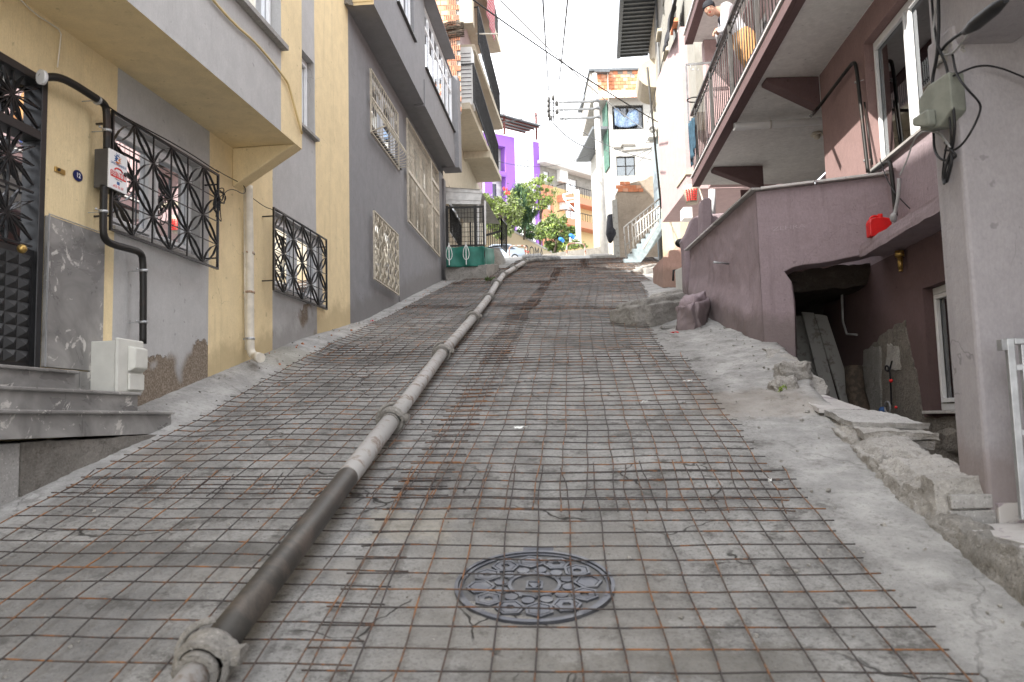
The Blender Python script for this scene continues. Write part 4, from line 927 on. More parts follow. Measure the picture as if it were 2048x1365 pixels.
for a, b in ((0.0, 1.62), (1.625, 3.26)):
    m = MB(); m.fbox(PW, a-.05 if a == 0 else a, b, -.28, .06, cp+.002, cp+.03); build('coping_slab', m, M['sillst'] if a == 0 else M['marble_w'], MH, bev=.005)
for a, b in ((.062, .62), (.625, 1.38)):
    m = MB(); m.fbox(PFr, a, b, -.28, .06, cp+.002, cp+.03); build('coping_slab', m, M['marble_w'], MH, bev=.005)
text('ZEHRA', MH, PFr.w(.33, .0, 2.0), PFr.d, (0, 0, 1), .06, flat('chalk_scratch', (.37, .31, .33), .9), name='scratched_letters', width=.34, depth=.0004)
# rough ridges at the foot of the porch wall
m = MB(); c = PW.at(1457, 528, 0); m.cyl(c+PW.n*-.02, c+PW.n*.22+Vector((0, -.12, -.0)), .012, 10); build('stub_pipe', m, M['galv'], MH)
# canopy slab over the basement
can = [(3.70, 8.60), (3.50, 6.44), (RX(6.2), 6.2), (RX(8.5)+.01, 8.5)]
q = [Vector((*can[0], 1.60)), Vector((*can[1], 1.60)), Vector((*can[2], 1.60)), Vector((*can[3], 1.60))]
rough('canopy_slab', [q[0], q[1], q[2]+Vector((.1, 0, 0)), q[3]+Vector((.1, 0, 0))]+[p+Vector((.1 if i > 1 else 0, 0, .13)) for i, p in enumerate(q)], M['purple'], MH, 14, .014, 7, 2)
# balcony
za = 4.38; BO = lambda y: 3.12+.0666*(y-8.44)
y0b, y1b = 7.55, 15.5
def balc(z): return [Vector((BO(y0b), y0b, z)), Vector((RX(y0b)+.0, y0b, z)), Vector((RX(10.46)+.0, 10.46, z)), Vector((5.6, 10.6, z)), Vector((5.9, 15.6, z)), Vector((BO(y1b), y1b, z))]
m = MB(); m.poly(balc(za), (0, 0, .13)); BS = build('balcony_slab', m, M['soffit'], MH)
BFr = Fr((BO(0), 0), math.atan(.0666), -1); by = lambda y: BFr.y(y)
m = MB(); m.fbox(BFr, by(y0b)-.03, by(y1b)+.02, .001, .05, za-.035, za+.12); m.fbox(BFr, by(y0b)-.03, by(y1b)+.02, -.10, 0.0, za-.034, za-.002); build('fascia', m, M['purple_dark'], BS, bev=.006)
m = MB(); m.fbox(BFr, by(y0b)-.04, by(y1b)+.03, -.10, .075, za+.132, za+.165); build('edge_slab', m, M['marble_w'], BS, bev=.004)
m = MB(); m.fbox(BFr, by(y0b), by(y1b), -.02, .035, za+.20, za+.25); build('kerb_rail', m, M['purple_dark'], BS, bev=.01)
BR = build('railing_frame', (lambda m: ([m.fbox(BFr, by(y0b), by(y1b), -.03, .03, 5.74, 5.78), m.fbox(BFr, by(y0b), by(y1b), -.015, .015, 4.66, 4.685), m.fbox(BFr, by(y0b), by(y1b), -.012, .012, 5.60, 5.62)], m)[1])(MB()), M['black_m'], MH)
n_b = int((y1b-y0b)/.15)
for i in range(n_b+1):
    y = y0b+(y1b-y0b)*i/n_b; m = MB()
    if i % 11 == 6: m.fbox(BFr, by(y)-.025, by(y)+.025, -.02, .02, za+.16, 5.74); build('railing_post', m, M['box_dk'], BR)
    else: m.tube([BFr.w(by(y), 0, 4.67), BFr.w(by(y), 0, 5.61)], .008, 6); build('railing_bar', m, M['box_dk'] if i % 3 else M['black_m'], BR)
for q_ in range(int((y1b-y0b)/.23)):
    y = y0b+.23*(q_+.5); m = MB(); c = BFr.w(by(y), 0, 5.67); m.tube([c+BFr.d*.05*math.cos(w)+Vector((0, 0, .045*math.sin(w))) for w in np.linspace(0, 2*math.pi, 13)[:-1]], .006, 5, closed=True); build('scroll_ring', m, M['black_m'], BR)
for (yy, tipu) in ((10.47, (1525, 165)), (14.35, (1420, 372))):
    tip = onZ(*tipu, za); xw = RX(10.46) if yy < 11 else 4.55
    tip = Vector((BO(yy)+.16, yy, za-.002)) if yy > 11 else Vector((tip.x, yy, za-.002))
    A = Vector((xw, yy, za-.002)); m = MB(); m.poly([A, Vector((xw, yy, za-.42)), tip+Vector((0, 0, -.05)), tip], Vector((0, .22, 0))); build('bracket_beam', m, M['purple_dark'], MH, bev=.012)
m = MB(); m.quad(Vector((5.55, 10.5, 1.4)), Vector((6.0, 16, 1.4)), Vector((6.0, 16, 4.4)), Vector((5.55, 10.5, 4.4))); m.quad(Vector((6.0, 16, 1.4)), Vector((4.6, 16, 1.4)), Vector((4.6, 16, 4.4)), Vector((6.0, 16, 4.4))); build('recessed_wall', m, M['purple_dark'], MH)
# storeys above the balcony (upper wall, second balcony slab) 
m = MB(); wallgrid(m, RF, [RF.y(6.2), RF.y(15.6)], [4.5, 8.2], -.05, [(RF.y(10.9), RF.y(11.8), 4.55, 6.7), (RF.y(13.2), RF.y(14.4), 5.5, 6.8)], lambda *a: 0, .12); build('upper_wall', m, M['pinkw'], MH)
window(MH, RF, RF.y(10.9), RF.y(11.8), 4.55, 6.7, -.15, 1, curtain=1, w=.07); window(MH, RF, RF.y(13.2), RF.y(14.4), 5.5, 6.8, -.15, 2, curtain=1, w=.06)
ub = [(BO(7.0)+.02, 7.0), (RX(7.0), 7.0), (RX(15.7), 15.7), (BO(15.7)+.02, 15.7)]
z2 = onY(1376, 85, 15.7).z
m = MB(); m.poly([Vector((a, b, z2)) for a, b in ub], (0, 0, .16)); US = build('upper_balcony_slab', m, M['soffit'], MH)
m = MB(); m.fbox(BFr, by(7.0)-.03, by(15.7)+.03, -.13, .03, z2-.04, z2+.10); build('fascia', m, M['purple_dark'], US, bev=.006)
m = MB(); m.fbox(BFr, by(7.0)-.03, by(15.7)+.05, -.1, .05, z2+.162, z2+.20); build('edge_slab', m, M['marble_w'], US)
m = MB(); w_ = Fr((BO(15.7)+.02, 15.7), R(90), 1); m.fbox(w_, 0.3, 1.6, -.1, .1, 4.4, z2); build('end_pier', m, M['pinkw'], MH, bev=.01)
# drying frame and hoop at the balcony's far end
DF = thing('drying_frame', 'grey steel drying frame with ring fixed at the far end of the balcony', 'drying frame', Vector((3.4, 15.3, 4.6)))
pA = BFr.w(by(15.3), .05, 4.5); yy = 15.3
c1 = onY(1372, 130, yy); c2 = onY(1425, 126, yy+.0); c0 = onY(1380, 300, yy)
m = MB(); m.bar(c0, c1, .035); m.bar(c1, c2, .035); build('frame', m, M['galv'], DF)
c = onY(1388, 200, yy-.2); m = MB(); m.tube([c+Vector((.125*math.cos(w), .125*math.sin(w), 0)) for w in np.linspace(0, 2*math.pi, 25)[:-1]], .012, 6, closed=True); build('ring', m, M['black_m'], DF)
for du in (1381, 1392): 
    m = MB(); p = onY(du, 130, yy-.03); m.tube(smooth([p, p+Vector((0, 0, -.08)), p+Vector((.03, 0, -.12)), p+Vector((.05, 0, -.08))], 2), .006, 5); build('hook', m, M['galv'], DF)
# cloth hanging at the balcony end
def cloth(name, frfn, nu, nv, mats, label, cat, fold=.03, seed=0, parent=None, **kw):
    m = MB(); V = []
    for i in range(nu+1):
        for j in range(nv+1):
            p, n_ = frfn(i/nu, j/nv); V.append(p+n_*(fold*mnoise.noise(Vector((i/nu*5+seed, j/nv*1.6, seed)))+fold*.5*math.sin(i/nu*17+j/nv*2)))
    m.add(V, [(i*(nv+1)+j, (i+1)*(nv+1)+j, (i+1)*(nv+1)+j+1, i*(nv+1)+j+1) for i in range(nu) for j in range(nv)], 0, True)
    o = build(name, m, mats, parent, **kw); sd_ = o.modifiers.new('thick', 'SOLIDIFY'); sd_.thickness = .004
    return setp(o, label, cat)
M['denim'] = flat('blue_denim', (.035, .075, .11), .9, 0, .35, 6)
M['dark_cloth'] = flat('black_cloth', (.03, .03, .035), .9, 0, .3)
pt = BFr.w(by(15.1), .03, 5.45)
cloth('hanging_cloth', lambda a, b: (BFr.w(by(15.25)-a*.35, .07, 5.5-b*(.85-.3*a)), BFr.n), 14, 12, M['denim'], 'faded blue cloth hanging over the far end of the balcony railing', 'cloth', .05, 4)
# ---- pipes and fittings on the mauve house
PG = thing('gas_pipe', 'thin black pipe bent over the mauve house wall beside its upper window', 'pipe', RF.at(1735, 343, .06))
pp = [RF.at(1622, 232, .45), RF.at(1632, 222, .10), RF.at(1700, 132, .07), RF.at(1708, 124, .07), RF.at(1713, 134, .07), RF.at(1722, 220, .07), RF.at(1736, 345, .07)]
m = MB(); m.tube(smooth(pp, 2), .021, 10); build('pipe', m, M['gaspipe'], PG)
m = MB(); m.tube([RF.at(1729, 205, .03), RF.at(1745, 330, .03)], .010, 6); build('thin_pipe', m, M['gaspipe'], PG)
for (u, v) in ((1714, 165), (1732, 322)):
    m = MB(); c = RF.at(u, v, .07); clamp_ring(m, c, (0, 0, 1), .024, 12, .01); m.bar(c, c-RF.d*.06-RF.n*.05, .006); build('pipe_clamp', m, M['galv'], PG)
m = MB(); m.tube(smooth([RF.at(1745, 345, .06), RF.at(1776, 322, .07), RF.at(1781, 326, .08), RF.at(1786, 370, .08), RF.at(1791, 432, .09)], 2), .022, 10)
setp(build('drain_stub', m, M['gaspipe']), 'short black pipe running from under the upper window sill down behind the red jerrycan', 'pipe')
m = MB(); m.tube(smooth([RF.at(1798, 358, .12), RF.at(1797, 395, .14), RF.at(1790, 425, .16), RF.at(1786, 442, .2)], 2), .018, 10); m.ell(RF.at(1787, 436, .2), (.035, .035, .05))
setp(build('flexible_hose', m, M['cable_g']), 'pale grey flexible hose ending on the canopy beside the red jerrycan', 'hose')
p1 = onZ(1468, 254, za-.12); p2 = Vector((5.3, p1.y-.15, za-.10))
WP = thing('white_drain_pipe', 'white plastic drain pipe hung under the balcony soffit with an open end', 'pipe', p1)
m = MB(); m.tube([p1, p2], .056, 20, cap=False); m.tube([p1+Vector((.02, 0, 0)), p1+Vector((.16, 0, 0))], .063, 20, cap=False); build('pipe', m, M['pvc'], WP)
m = MB(); m.tube([p1+Vector((.001, 0, 0)), p1+Vector((.4, 0, 0))], .046, 16); build('bore', m, M['cable_g'], WP)
for f_ in (.28, .75):
    m = MB(); c = p1.lerp(p2, f_); clamp_ring(m, c, p2-p1, .056, 16, .012); m.bar(c, Vector((c.x, c.y, za)), .02, .004); build('hanger', m, M['rail_rust'], WP)
m = MB(); c = onZ(1634, 271, za-.04); m.cyl(c, c+Vector((0, 0, .04)), .10, 20, r2=.07); m.ell(c+Vector((0, 0, -.02)), (.055, .055, .05))
setp(build('ceiling_lamp', m, M['pvc_b']), 'round pale lamp under the balcony beside the white drain pipe', 'lamp')
# junction box and cables on the near column
CX, CY = 2.285, 4.05
JB = thing('junction_box', 'grey green junction box hanging among black cables at the column', 'junction box', Vector((2.3, 4.4, 1.3)))
a = onX(1836, 215, CX-.11); b = onX(1903, 215, CX-.06); up0 = onX(1870, 160, CX-.09).z; lo0 = onX(1870, 258, CX-.09).z
jf = Fr((a.x, a.y), math.atan2(b.x-a.x, b.y-a.y), 1); Lj = (Vector((b.x, b.y, 0))-Vector((a.x, a.y, 0))).length
m = MB(); m.poly([jf.w(0, 0, lo0+.03), jf.w(.0, 0, up0-.05), jf.w(Lj*.35, 0, up0), jf.w(Lj, 0, up0+.01), jf.w(Lj, 0, lo0+.06), jf.w(Lj*.6, 0, lo0)], jf.n*-.09); build('case', m, M['box_g'], JB, bev=.008)
m = MB(); m.poly([jf.w(.01, .002, lo0+.09), jf.w(Lj*.55, .002, lo0+.10), jf.w(Lj*.55, .002, lo0+.02), jf.w(Lj*.45, .002, lo0+.01), jf.w(.01, .002, lo0+.05)], jf.n*.05); build('cover', m, M['box_g'], JB, bev=.01)
def cpt(u, v, y=4.35): return onY(u, v, y)
cb = [([(1862, -20), (1868, 60), (1880, 105), (1893, 130), (1897, 165)], .009, 'cable'), ([(1880, -20), (1866, 45), (1870, 90), (1885, 112), (1905, 108), (1925, 85), (1940, 60)], .008, 'cable_g'), ([(1876, -20), (1878, 60), (1874, 115), (1866, 150), (1864, 175)], .012, 'cable'),
      ([(1878, 108), (1895, 85), (1930, 62), (1965, 35), (2005, 5), (2030, -20)], .011, 'cable'), ([(1895, 160), (1905, 200), (1910, 250), (1905, 300), (1895, 320), (1888, 345), (1892, 370), (1898, 350), (1905, 320), (1900, 290), (1890, 285)], .010, 'cable'),
      ([(1905, 110), (1912, 150), (1935, 180), (1960, 205), (1962, 222), (1945, 260), (1925, 290), (1905, 303), (1890, 300)], .008, 'cable'), ([(1867, 265), (1868, 300), (1880, 320), (1900, 322), (1915, 312), (1900, 300)], .009, 'cable'),
      ([(1888, 162), (1920, 145), (1960, 130), (2000, 135), (2048, 155), (2080, 170)], .007, 'cable'), ([(1876, 262), (1895, 285), (1903, 300), (1880, 270), (1862, 262), (1840, 265), (1825, 285), (1815, 320), (1800, 350)], .006, 'cable_g'),
      ([(1895, 150), (1893, 200), (1903, 260), (1900, 330), (1890, 360), (1888, 372), (1884, 355), (1888, 320), (1893, 290)], .007, 'cable')]
lab = ['black cable dropping straight down past the left of the column head', 'pale grey cable looping round the column head', 'thick black cable entering the top of the junction box', 'black cable rising from the column head along the overhang', 'thick black cable with a narrow loop hanging under the junction box', 'black cable bulging out to the right over the column face', 'short black cable loop directly under the junction box', 'lone black cable running right across the column towards the frame edge', 'thin pale cable drooping left from under the junction box', 'thin black cable hanging lowest beside the column']
for (p, r_, mm), lb in zip(cb, lab): cable([(onX(u, v, CX-.03-.012*(i % 3)) if u < 1948 else cpt(u, v, 3.99)) if v < 400 and not (u > 1925 and v < 100) else onX(u, v, CX-.05) for i, (u, v) in enumerate(p)], r_*.75, mm, lb, group=None)
SLV = MB(); A_ = onX(1928, 66, CX-.24); B_ = onX(2012, 0, CX-.26); SLV.tube([A_, A_.lerp(B_, .15), A_.lerp(B_, .3), A_.lerp(B_, .75), B_], [.012, .022, .030, .028, .014], 12)
setp(build('cable_joint', SLV, M['cable']), 'thick black sleeved cable joint at the column head', 'cable joint')
cable([RF.at(1760, 318, .08), RF.at(1768, 345, .10), RF.at(1782, 375, .14), RF.at(1797, 395, .14), RF.at(1820, 418, .05)], .006, 'cable', 'thin black cable beside the short black pipe above the jerrycan')
# near column, beam and overhang of the next house
NH = thing('lilac_house', 'lilac grey house corner with column and overhanging floor nearest on the right', 'house', Vector((2.6, 3.6, -.57)))
m = MB(); m.box((CX+.6, 4.18, .70), (1.2, .26, 2.50)); build('column', m, M['lilac'], NH, bev=.02)
m = MB(); m.box((CX+.6+.02, 4.175, -.515), (1.18, .30, .10)); build('plinth', m, M['marble_w'], NH, bev=.004)
m = MB(); m.box((CX+.17, 1.0, 2.2), (.30, 6.6, .72)); build('edge_beam', m, M['lilac'], NH, bev=.02)
m = MB(); m.box((CX+2.3, 1.0, 2.0), (4.2, 6.6, .12)); build('soffit', m, M['soffit'], NH)
m = MB(); m.box((CX+1.9, .95, 5.2), (4.0, 6.7, 5.4)); build('upper_storey', m, M['lilac'], NH, bev=.01)
m = MB(); m.box((CX-.09, .95, 2.37), (.26, 6.5, .26)); build('string_course', m, M['lilac'], NH, bev=.008)
m = MB(); m.box((CX+2.2, 1.0, -.0), (.2, 6.3, 4)); build('garage_wall', m, M['lilac'], NH)
rough('chipped_render', [Vector(q) for q in [(CX-.004, 4.045, 1.79), (CX+.07, 4.045, 1.79), (CX+.07, 4.2, 1.79), (CX-.004, 4.2, 1.79), (CX-.004, 4.045, 1.86), (CX+.07, 4.045, 1.86), (CX+.07, 4.2, 1.86), (CX-.004, 4.2, 1.86)]], M['conc_l'], NH, 8, .018, 14, 4)
# aluminium gate
AG = thing('metal_gate', 'silver grey metal gate leaf folded against the lilac column', 'gate', Vector((2.42, 3.85, -.55)))
gf = Fr((onY(2009, 700, 3.86).x, 3.86), R(96), 1); gz0, gz1 = -.52, onY(2012, 678, 3.86).z
m = MB(); m.fbox(gf, 0, .035, 0, .03, gz0, gz1); m.fbox(gf, .06, .09, .0, .03, gz0, gz1-.03); m.fbox(gf, .035, .8, 0, .03, gz1-.03, gz1); m.fbox(gf, .8, .835, 0, .03, gz0, gz1); m.fbox(gf, .035, .8, 0, .03, gz0, gz0+.03); build('frame', m, M['galv'], AG, bev=.004)
for z in (gz1-.15, gz1-.45): m = MB(); m.fbox(gf, .035, .8, .004, .026, z, z+.025); build('rail', m, M['galv'], AG)
for i in range(7): m = MB(); m.fbox(gf, .16+.09*i, .175+.09*i, .006, .022, gz0+.03, gz1-.03); build('gate_bar', m, M['galv'], AG)
m = MB(); m.box(gf.w(-.012, .01, gz1-.03), (.03, .04, .05)); build('hinge', m, M['galv'], AG)
# marble platform by the column
m = MB(); PLx = [(2.05, 4.03), (5, 4.03), (5, -1.5), (1.86, -1.5), (1.92, 2.5)]
m.poly([Vector((a, b, -.63)) for a, b in PLx], (0, 0, .04)); build('landing', m, M['conc'], kind='structure')
for (x0, x1, y0_, y1_) in ((2.06, 2.75, 3.40, 4.02), (2.755, 3.6, 3.40, 4.02), (1.99, 2.75, 2.75, 3.395), (2.755, 3.6, 2.75, 3.395), (1.95, 2.75, 2.0, 2.745)):
    m = MB(); m.box(((x0+x1)/2, (y0_+y1_)/2, -.572), (x1-x0-.004, y1_-y0_-.004, .03)); build('marble_tile', m, M['marble_w'], bpy.data.objects['landing'], bev=.002)
# ================================================================ broken kerb wall
KW = thing('broken_kerb_wall', 'crumbling concrete kerb wall between the street and the sunken basement yard', 'kerb wall', Vector((2.1, 4.5, base(4.5))))
def kseg(y0_, y1_, zt0, zt1, w0, w1, n, amp, seed, mats='conc_l', off=0, name='kerb_block', lean=.03, zin=None):
    c = [Vector((xkerb(y0_)+off, y0_, base(y0_)-.25)), Vector((xkerb(y0_)+off+w0, y0_, -1.4)), Vector((xkerb(y1_)+off+w1, y1_, -1.4)), Vector((xkerb(y1_)+off, y1_, base(y1_)-.25)),
         Vector((xkerb(y0_)+off+lean, y0_, zt0)), Vector((xkerb(y0_)+off+w0, y0_, zt0 if zin is None else zin[0])), Vector((xkerb(y1_)+off+w1, y1_, zt1 if zin is None else zin[1])), Vector((xkerb(y1_)+off+lean, y1_, zt1))]
    return rough(name, c, M[mats], KW, n, amp, 5.5, seed, .12)
kseg(.8, 2.35, -.66, -.60, .12, .12, 18, .018, 3, 'conc', lean=.05)
kseg(2.3, 3.30, -.62, -.58, .12, .12, 24, .02, 5, 'conc', lean=.05)
kseg(3.26, 3.80, -.57, -.55, .14, .16, 20, .022, 7, 'conc', lean=.05)
kseg(3.76, 4.30, -.53, -.50, .22, .20, 16, .025, 9, 'conc', lean=.06)
kseg(4.18, 4.85, -.345, -.27, .42, .44, 28, .03, 11, 'conc_l', lean=.05)
kseg(4.80, 5.42, -.25, -.155, .40, .44, 28, .028, 13, 'conc_l', lean=.04)
kseg(5.36, 6.15, -.13, -.03, .46, .50, 28, .022, 15, 'conc_l', lean=.035)
kseg(6.10, 7.05, -.05, .085, .46, .40, 28, .02, 17, 'conc_l', lean=.03)
rough('render_crust', [Vector(q) for q in [(2.03, 4.06, -.62), (2.36, 4.06, -.62), (2.36, 4.24, -.62), (2.03, 4.24, -.62), (2.05, 4.10, -.36), (2.36, 4.12, -.34), (2.36, 4.26, -.33), (2.05, 4.26, -.33)]], M['conc_l'], KW, 12, .02, 7, 21)
for j in range(2):
    m = MB(); m.box((2.20, 4.058, -.455-.075*j), (.20+.02*j, .03, .066)); build('grey_tile', m, M['sillst'], KW, bev=.004)
# marble slabs on top
def slab(name, P4, th, mats, seed, amp=.006, n=10):
    P4 = [Vector(p) for p in P4]; return rough(name, [p-Vector((0, 0, th)) for p in P4]+P4, M[mats], KW, n, amp, 5, seed)
slab('marble_slab', [(xkerb(6.12)+.02, 6.12, .02), (2.63, 6.16, .0), (2.60, 6.9, .13), (xkerb(6.95)+.02, 6.95, .135)], .035, 'marble_w', 31, .007, 20)
slab('marble_slab', [(xkerb(5.45)+.10, 5.50, -.085), (2.72, 5.42, -.10), (2.66, 6.11, -.0), (xkerb(6.1)+.06, 6.11, .01)], .04, 'sillst', 32, .016, 20)
for j in range(4):
    o = .02*(j % 2); slab('stone_layer', [(2.22+o, 5.28+o, -.135-.055*j), (2.66-.03*(j % 3), 5.20+.02*j, -.15-.055*j), (2.68, 5.75, -.10-.055*j), (2.26, 5.75, -.09-.055*j)], .045, 'conc_l', 40+j, .024, 18)
rough('mortar_mound', [Vector(q) for q in [(2.18, 6.75, -.1), (2.78, 6.85, -.3), (2.85, 8.6, .2), (2.35, 8.6, .3), (2.30, 6.95, .20), (2.70, 6.92, .19), (2.82, 8.7, .72), (2.60, 8.7, .70)]], M['conc_l'], KW, 34, .055, 3.6, 6, .22)
for i, (x_, y_, w_, h_) in enumerate(((2.28, 6.98, .22, .08), (2.46, 7.25, .30, .12))):
    z_ = gz(x_, y_)-.06; rough('broken_lump', [Vector((x_+a*w_, y_+b*w_*.8, z_+c*(h_+.06))) for c in (0, 1) for a, b in ((-.5, -.5), (.5, -.5), (.5, .5), (-.5, .5))], M['conc_l'], KW, 16, .03, 7, 60+i, .2)
# ================================================================ basement yard contents
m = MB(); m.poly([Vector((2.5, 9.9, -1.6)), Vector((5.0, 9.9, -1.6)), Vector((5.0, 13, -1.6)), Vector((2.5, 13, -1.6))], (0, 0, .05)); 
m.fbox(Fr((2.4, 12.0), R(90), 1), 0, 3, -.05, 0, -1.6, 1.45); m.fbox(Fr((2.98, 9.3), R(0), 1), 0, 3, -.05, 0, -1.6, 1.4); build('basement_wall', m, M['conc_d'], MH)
yb_ = 10.4
def stand(name, quad, y_top, y_bot, th, mats, label, cat, n=1):
    (a, b), (c, d) = quad   # top left/right, bottom left/right pixels
    P = [onY(*c, y_bot), onY(*d, y_bot), onY(*b, y_top), onY(*a, y_top)]
    m = MB(); m.poly(P, Vector((0, th, 0))); o = build(name, m, M[mats], bev=.004); return setp(o, label, cat)
stand('old_door', (((1590, 632), (1612, 632)), ((1592, 900), (1690, 900))), yb_+.25, yb_-.05, .03, 'white_m' if 0 else 'wood_w', 'old white panel door lying back in the dark basement opening', 'door')
stand('wooden_plank', (((1604, 624), (1628, 626)), ((1672, 900), (1704, 900))), yb_, yb_-.5, .04, 'wood_w', 'whitewashed plank leaning at left in the basement opening', 'plank')
stand('wooden_plank', (((1629, 628), (1654, 632)), ((1712, 900), (1742, 900))), yb_-.03, yb_-.55, .04, 'wood_w', 'whitewashed plank with nail holes leaning right of another pale plank', 'plank')
stand('brown_board', (((1646, 600), (1672, 600)), ((1700, 860), (1738, 860))), yb_+.5, yb_+.1, .03, 'wood', 'orange brown board standing behind the pale planks', 'board')
m = MB(); A_ = onY(1733, 900, 9.3); B_ = onY(1707, 735, 9.5); m.tube([A_, A_.lerp(B_, .35)+Vector((.02, 0, 0)), A_.lerp(B_, .7)+Vector((-.02, 0, 0)), B_], [.13, .11, .105, .10], 14); setp(build('log', m, M['bark']), 'bare cut log standing beside the leaning planks', 'log')
m = MB(); c = RF.at(1800, 520, .06); m.cyl(c+Vector((0, 0, .09)), c+Vector((0, 0, .03)), .045, 14); m.cyl(c+Vector((0, 0, .03)), c-Vector((0, 0, .10)), .03, 12, r2=.022); m.cyl(c-Vector((0, 0, .10)), c-Vector((0, 0, .12)), .02, 10)
setp(build('wall_lamp', m, M['brass']), 'small brass lamp under the canopy in the basement yard', 'lamp')
cable([RF.at(1783, 600, .06), RF.at(1686, 680, .06), RF.at(1684, 560, .06)], .013, 'cable_g', 'pale pipe bent on the dark basement back wall', it=1, name='water_pipe') if 0 else cable([RF.at(1683, 570, .10), RF.at(1687, 668, .10), RF.at(1714, 670, .05)], .014, 'cable_g', 'pale bent water pipe in the dark basement corner', it=1, name='water_pipe')
VP = thing('water_valves', 'water meter valves with curled hose on the basement wall', 'valve', RF.at(1785, 760, .05))
m = MB(); m.tube(smooth([RF.at(1784, 722, .05), RF.at(1778, 745, .07), RF.at(1770, 740, .08), RF.at(1772, 730, .08), RF.at(1780, 738, .07), RF.at(1782, 790, .06), RF.at(1783, 810, .06)], 2), .009, 6); build('hose', m, M['cable'], VP)
m = MB(); c = RF.at(1775, 815, .09); m.tube([c+RF.d*.075*math.cos(w)+Vector((0, 0, .06*math.sin(w))) for w in np.linspace(.3, 2*math.pi, 18)], .009, 6); build('curled_hose', m, M['cable_g'], VP)
m = MB(); m.ell(RF.at(1765, 822, .06), (.04, .04, .045)); build('valve_body', m, M['ink_blue'], VP)
m = MB(); m.ell(RF.at(1782, 762, .06), (.02, .02, .02)); m.ell(RF.at(1792, 815, .06), (.015, .02, .015)); build('handle', m, M['ink_red'], VP)
# ragged render patches on the basement wall
def patch(poly, t, mats, th, seed, name='render_patch'):
    c = [RF.px(u, v, t) for u, v in poly]; rr = random.Random(seed); P = []
    for (a, b), (c2, d2) in zip(c, c[1:]+c[:1]):
        for w in range(6):
            f_ = w/6; P.append((a+(c2-a)*f_+rr.uniform(-.018, .018), b+(d2-b)*f_+rr.uniform(-.018, .018)))
    m = MB(); m.poly([RF.w(a, 0.0, b) for a, b in P], RF.n*th*.8); return build(name, m, M[mats], MH)
patch([(1950, 1010), (1700, 1010), (1712, 830), (1720, 750), (1740, 700), (1775, 662), (1812, 642), (1822, 700), (1838, 765), (1848, 834), (1940, 834)], 0, 'rubble', .02, 3)
patch([(1735, 835), (1733, 700), (1765, 690), (1768, 830)], 0, 'conc', .045, 5)
patch([(1775, 740), (1778, 690), (1800, 690), (1806, 740)], 0, 'conc_l', .03, 7)
cc = RF.at(1900, 900, .0)
rough('rubble_lump', [RF.w(RF.px(1930, 985)[0]-.3, 0, -1.4), RF.w(RF.px(1930, 985)[0]-.3, .12, -1.4), RF.w(RF.px(1770, 900)[0], .12, -1.4), RF.w(RF.px(1770, 900)[0], 0, -1.4), RF.w(RF.px(1930, 985)[0]-.3, 0, -.15), RF.w(RF.px(1930, 985)[0]-.3, .05, -.2), RF.w(RF.px(1770, 900)[0], .05, -.4), RF.w(RF.px(1770, 900)[0], 0, -.35)], M['rubble'], MH, 26, .05, 5, 12)
# ================================================================ jerrycan
JC = thing('jerrycan', 'bright red plastic jerrycan standing on the concrete canopy', 'jerrycan', Vector((3.75, 8.20, 1.735)))
o_ = Vector((3.745, 8.22, 1.735)); m = MB(); w_, h_, d_ = .225, .20, .10
prof = [(-.5, .02), (-.5, .72), (-.42, .90), (-.18, .98), (.16, .98), (.40, .93), (.5, .75), (.5, .02), (.46, 0), (-.46, 0)]
m.poly([o_+Vector((a*w_, -d_/2, b*h_)) for a, b in prof], (0, d_, 0)); build('body', m, M['red'], JC, bev=.014)
m = MB(); m.tube(smooth([o_+Vector((-.09, 0, h_*.86)), o_+Vector((-.07, 0, h_*1.08)), o_+Vector((.01, 0, h_*1.08)), o_+Vector((.04, 0, h_*.95))], 2), .012, 8); build('handle', m, M['red'], JC)
m = MB(); m.cyl(o_+Vector((.02, 0, h_*.96)), o_+Vector((.02, 0, h_*1.18)), .026, 16); build('cap', m, M['red'], JC, bev=.003)
# ================================================================ blocks, cabinet and salmon steps further up on the right
def hx(c4, z0, z1, tilt=0): return [Vector((*p, z0)) for p in c4]+[Vector((*p, z1)) for p in c4]
def gblock(name, u0, v0, u1, v1, depth, h, mats, label, cat, n=12, amp=.03, sc=4, seed=0, rnd=.25):
    a, b = onG(u0, v0), onG(u1, v1); d = (b-a).normalized(); nrm = Vector((-d.y, d.x, 0)); nrm = nrm if nrm.y > 0 else -nrm
    lo_ = min(a.z, b.z)-.2; P = [a, b, b+nrm*depth, a+nrm*depth]
    c = [Vector((p.x, p.y, lo_)) for p in P]+[Vector((p.x, p.y, a.z+h if i in (0, 3) else b.z+h)) for i, p in enumerate(P)]
    return setp(rough(name, c, M[mats], None, n, amp, sc, seed, rnd), label, cat)
gblock('concrete_block', 1286, 658, 1398, 640, .7, .40, 'conc', 'rounded rough concrete step block at the foot of the mauve porch wall', 'concrete block', 26, .022, 4, 2, .22)
gblock('concrete_block', 1330, 614, 1398, 606, .5, .26, 'conc_l', 'smaller pale concrete step just above the rounded block', 'concrete block', 20, .02, 5, 3, .2)
gblock('boulder', 1395, 668, 1424, 652, .3, .46, 'purple', 'mauve painted boulder at the corner of the porch wall', 'boulder', 20, .035, 5, 5, .25)
gblock('concrete_block', 1282, 549, 1335, 545, .5, .24, 'conc_l', 'pale broken lump of concrete below the stairs', 'concrete block', 12, .04, 3, 7, .5)
c = onG(1338, 658); m = MB(); rr = Matrix.Rotation(.2, 3, 'Z'); m.box(c+Vector((0, 0, .02)), (.22, .10, .05), rot=rr); setp(build('stone_offcut', m, M['sillst'], bev=.01), 'flat pale stone offcut lying before the rounded concrete block', 'stone')
BC = thing('meter_cabinet', 'beige meter cabinet beside the salmon steps on the right', 'cabinet', onG(1370, 585))
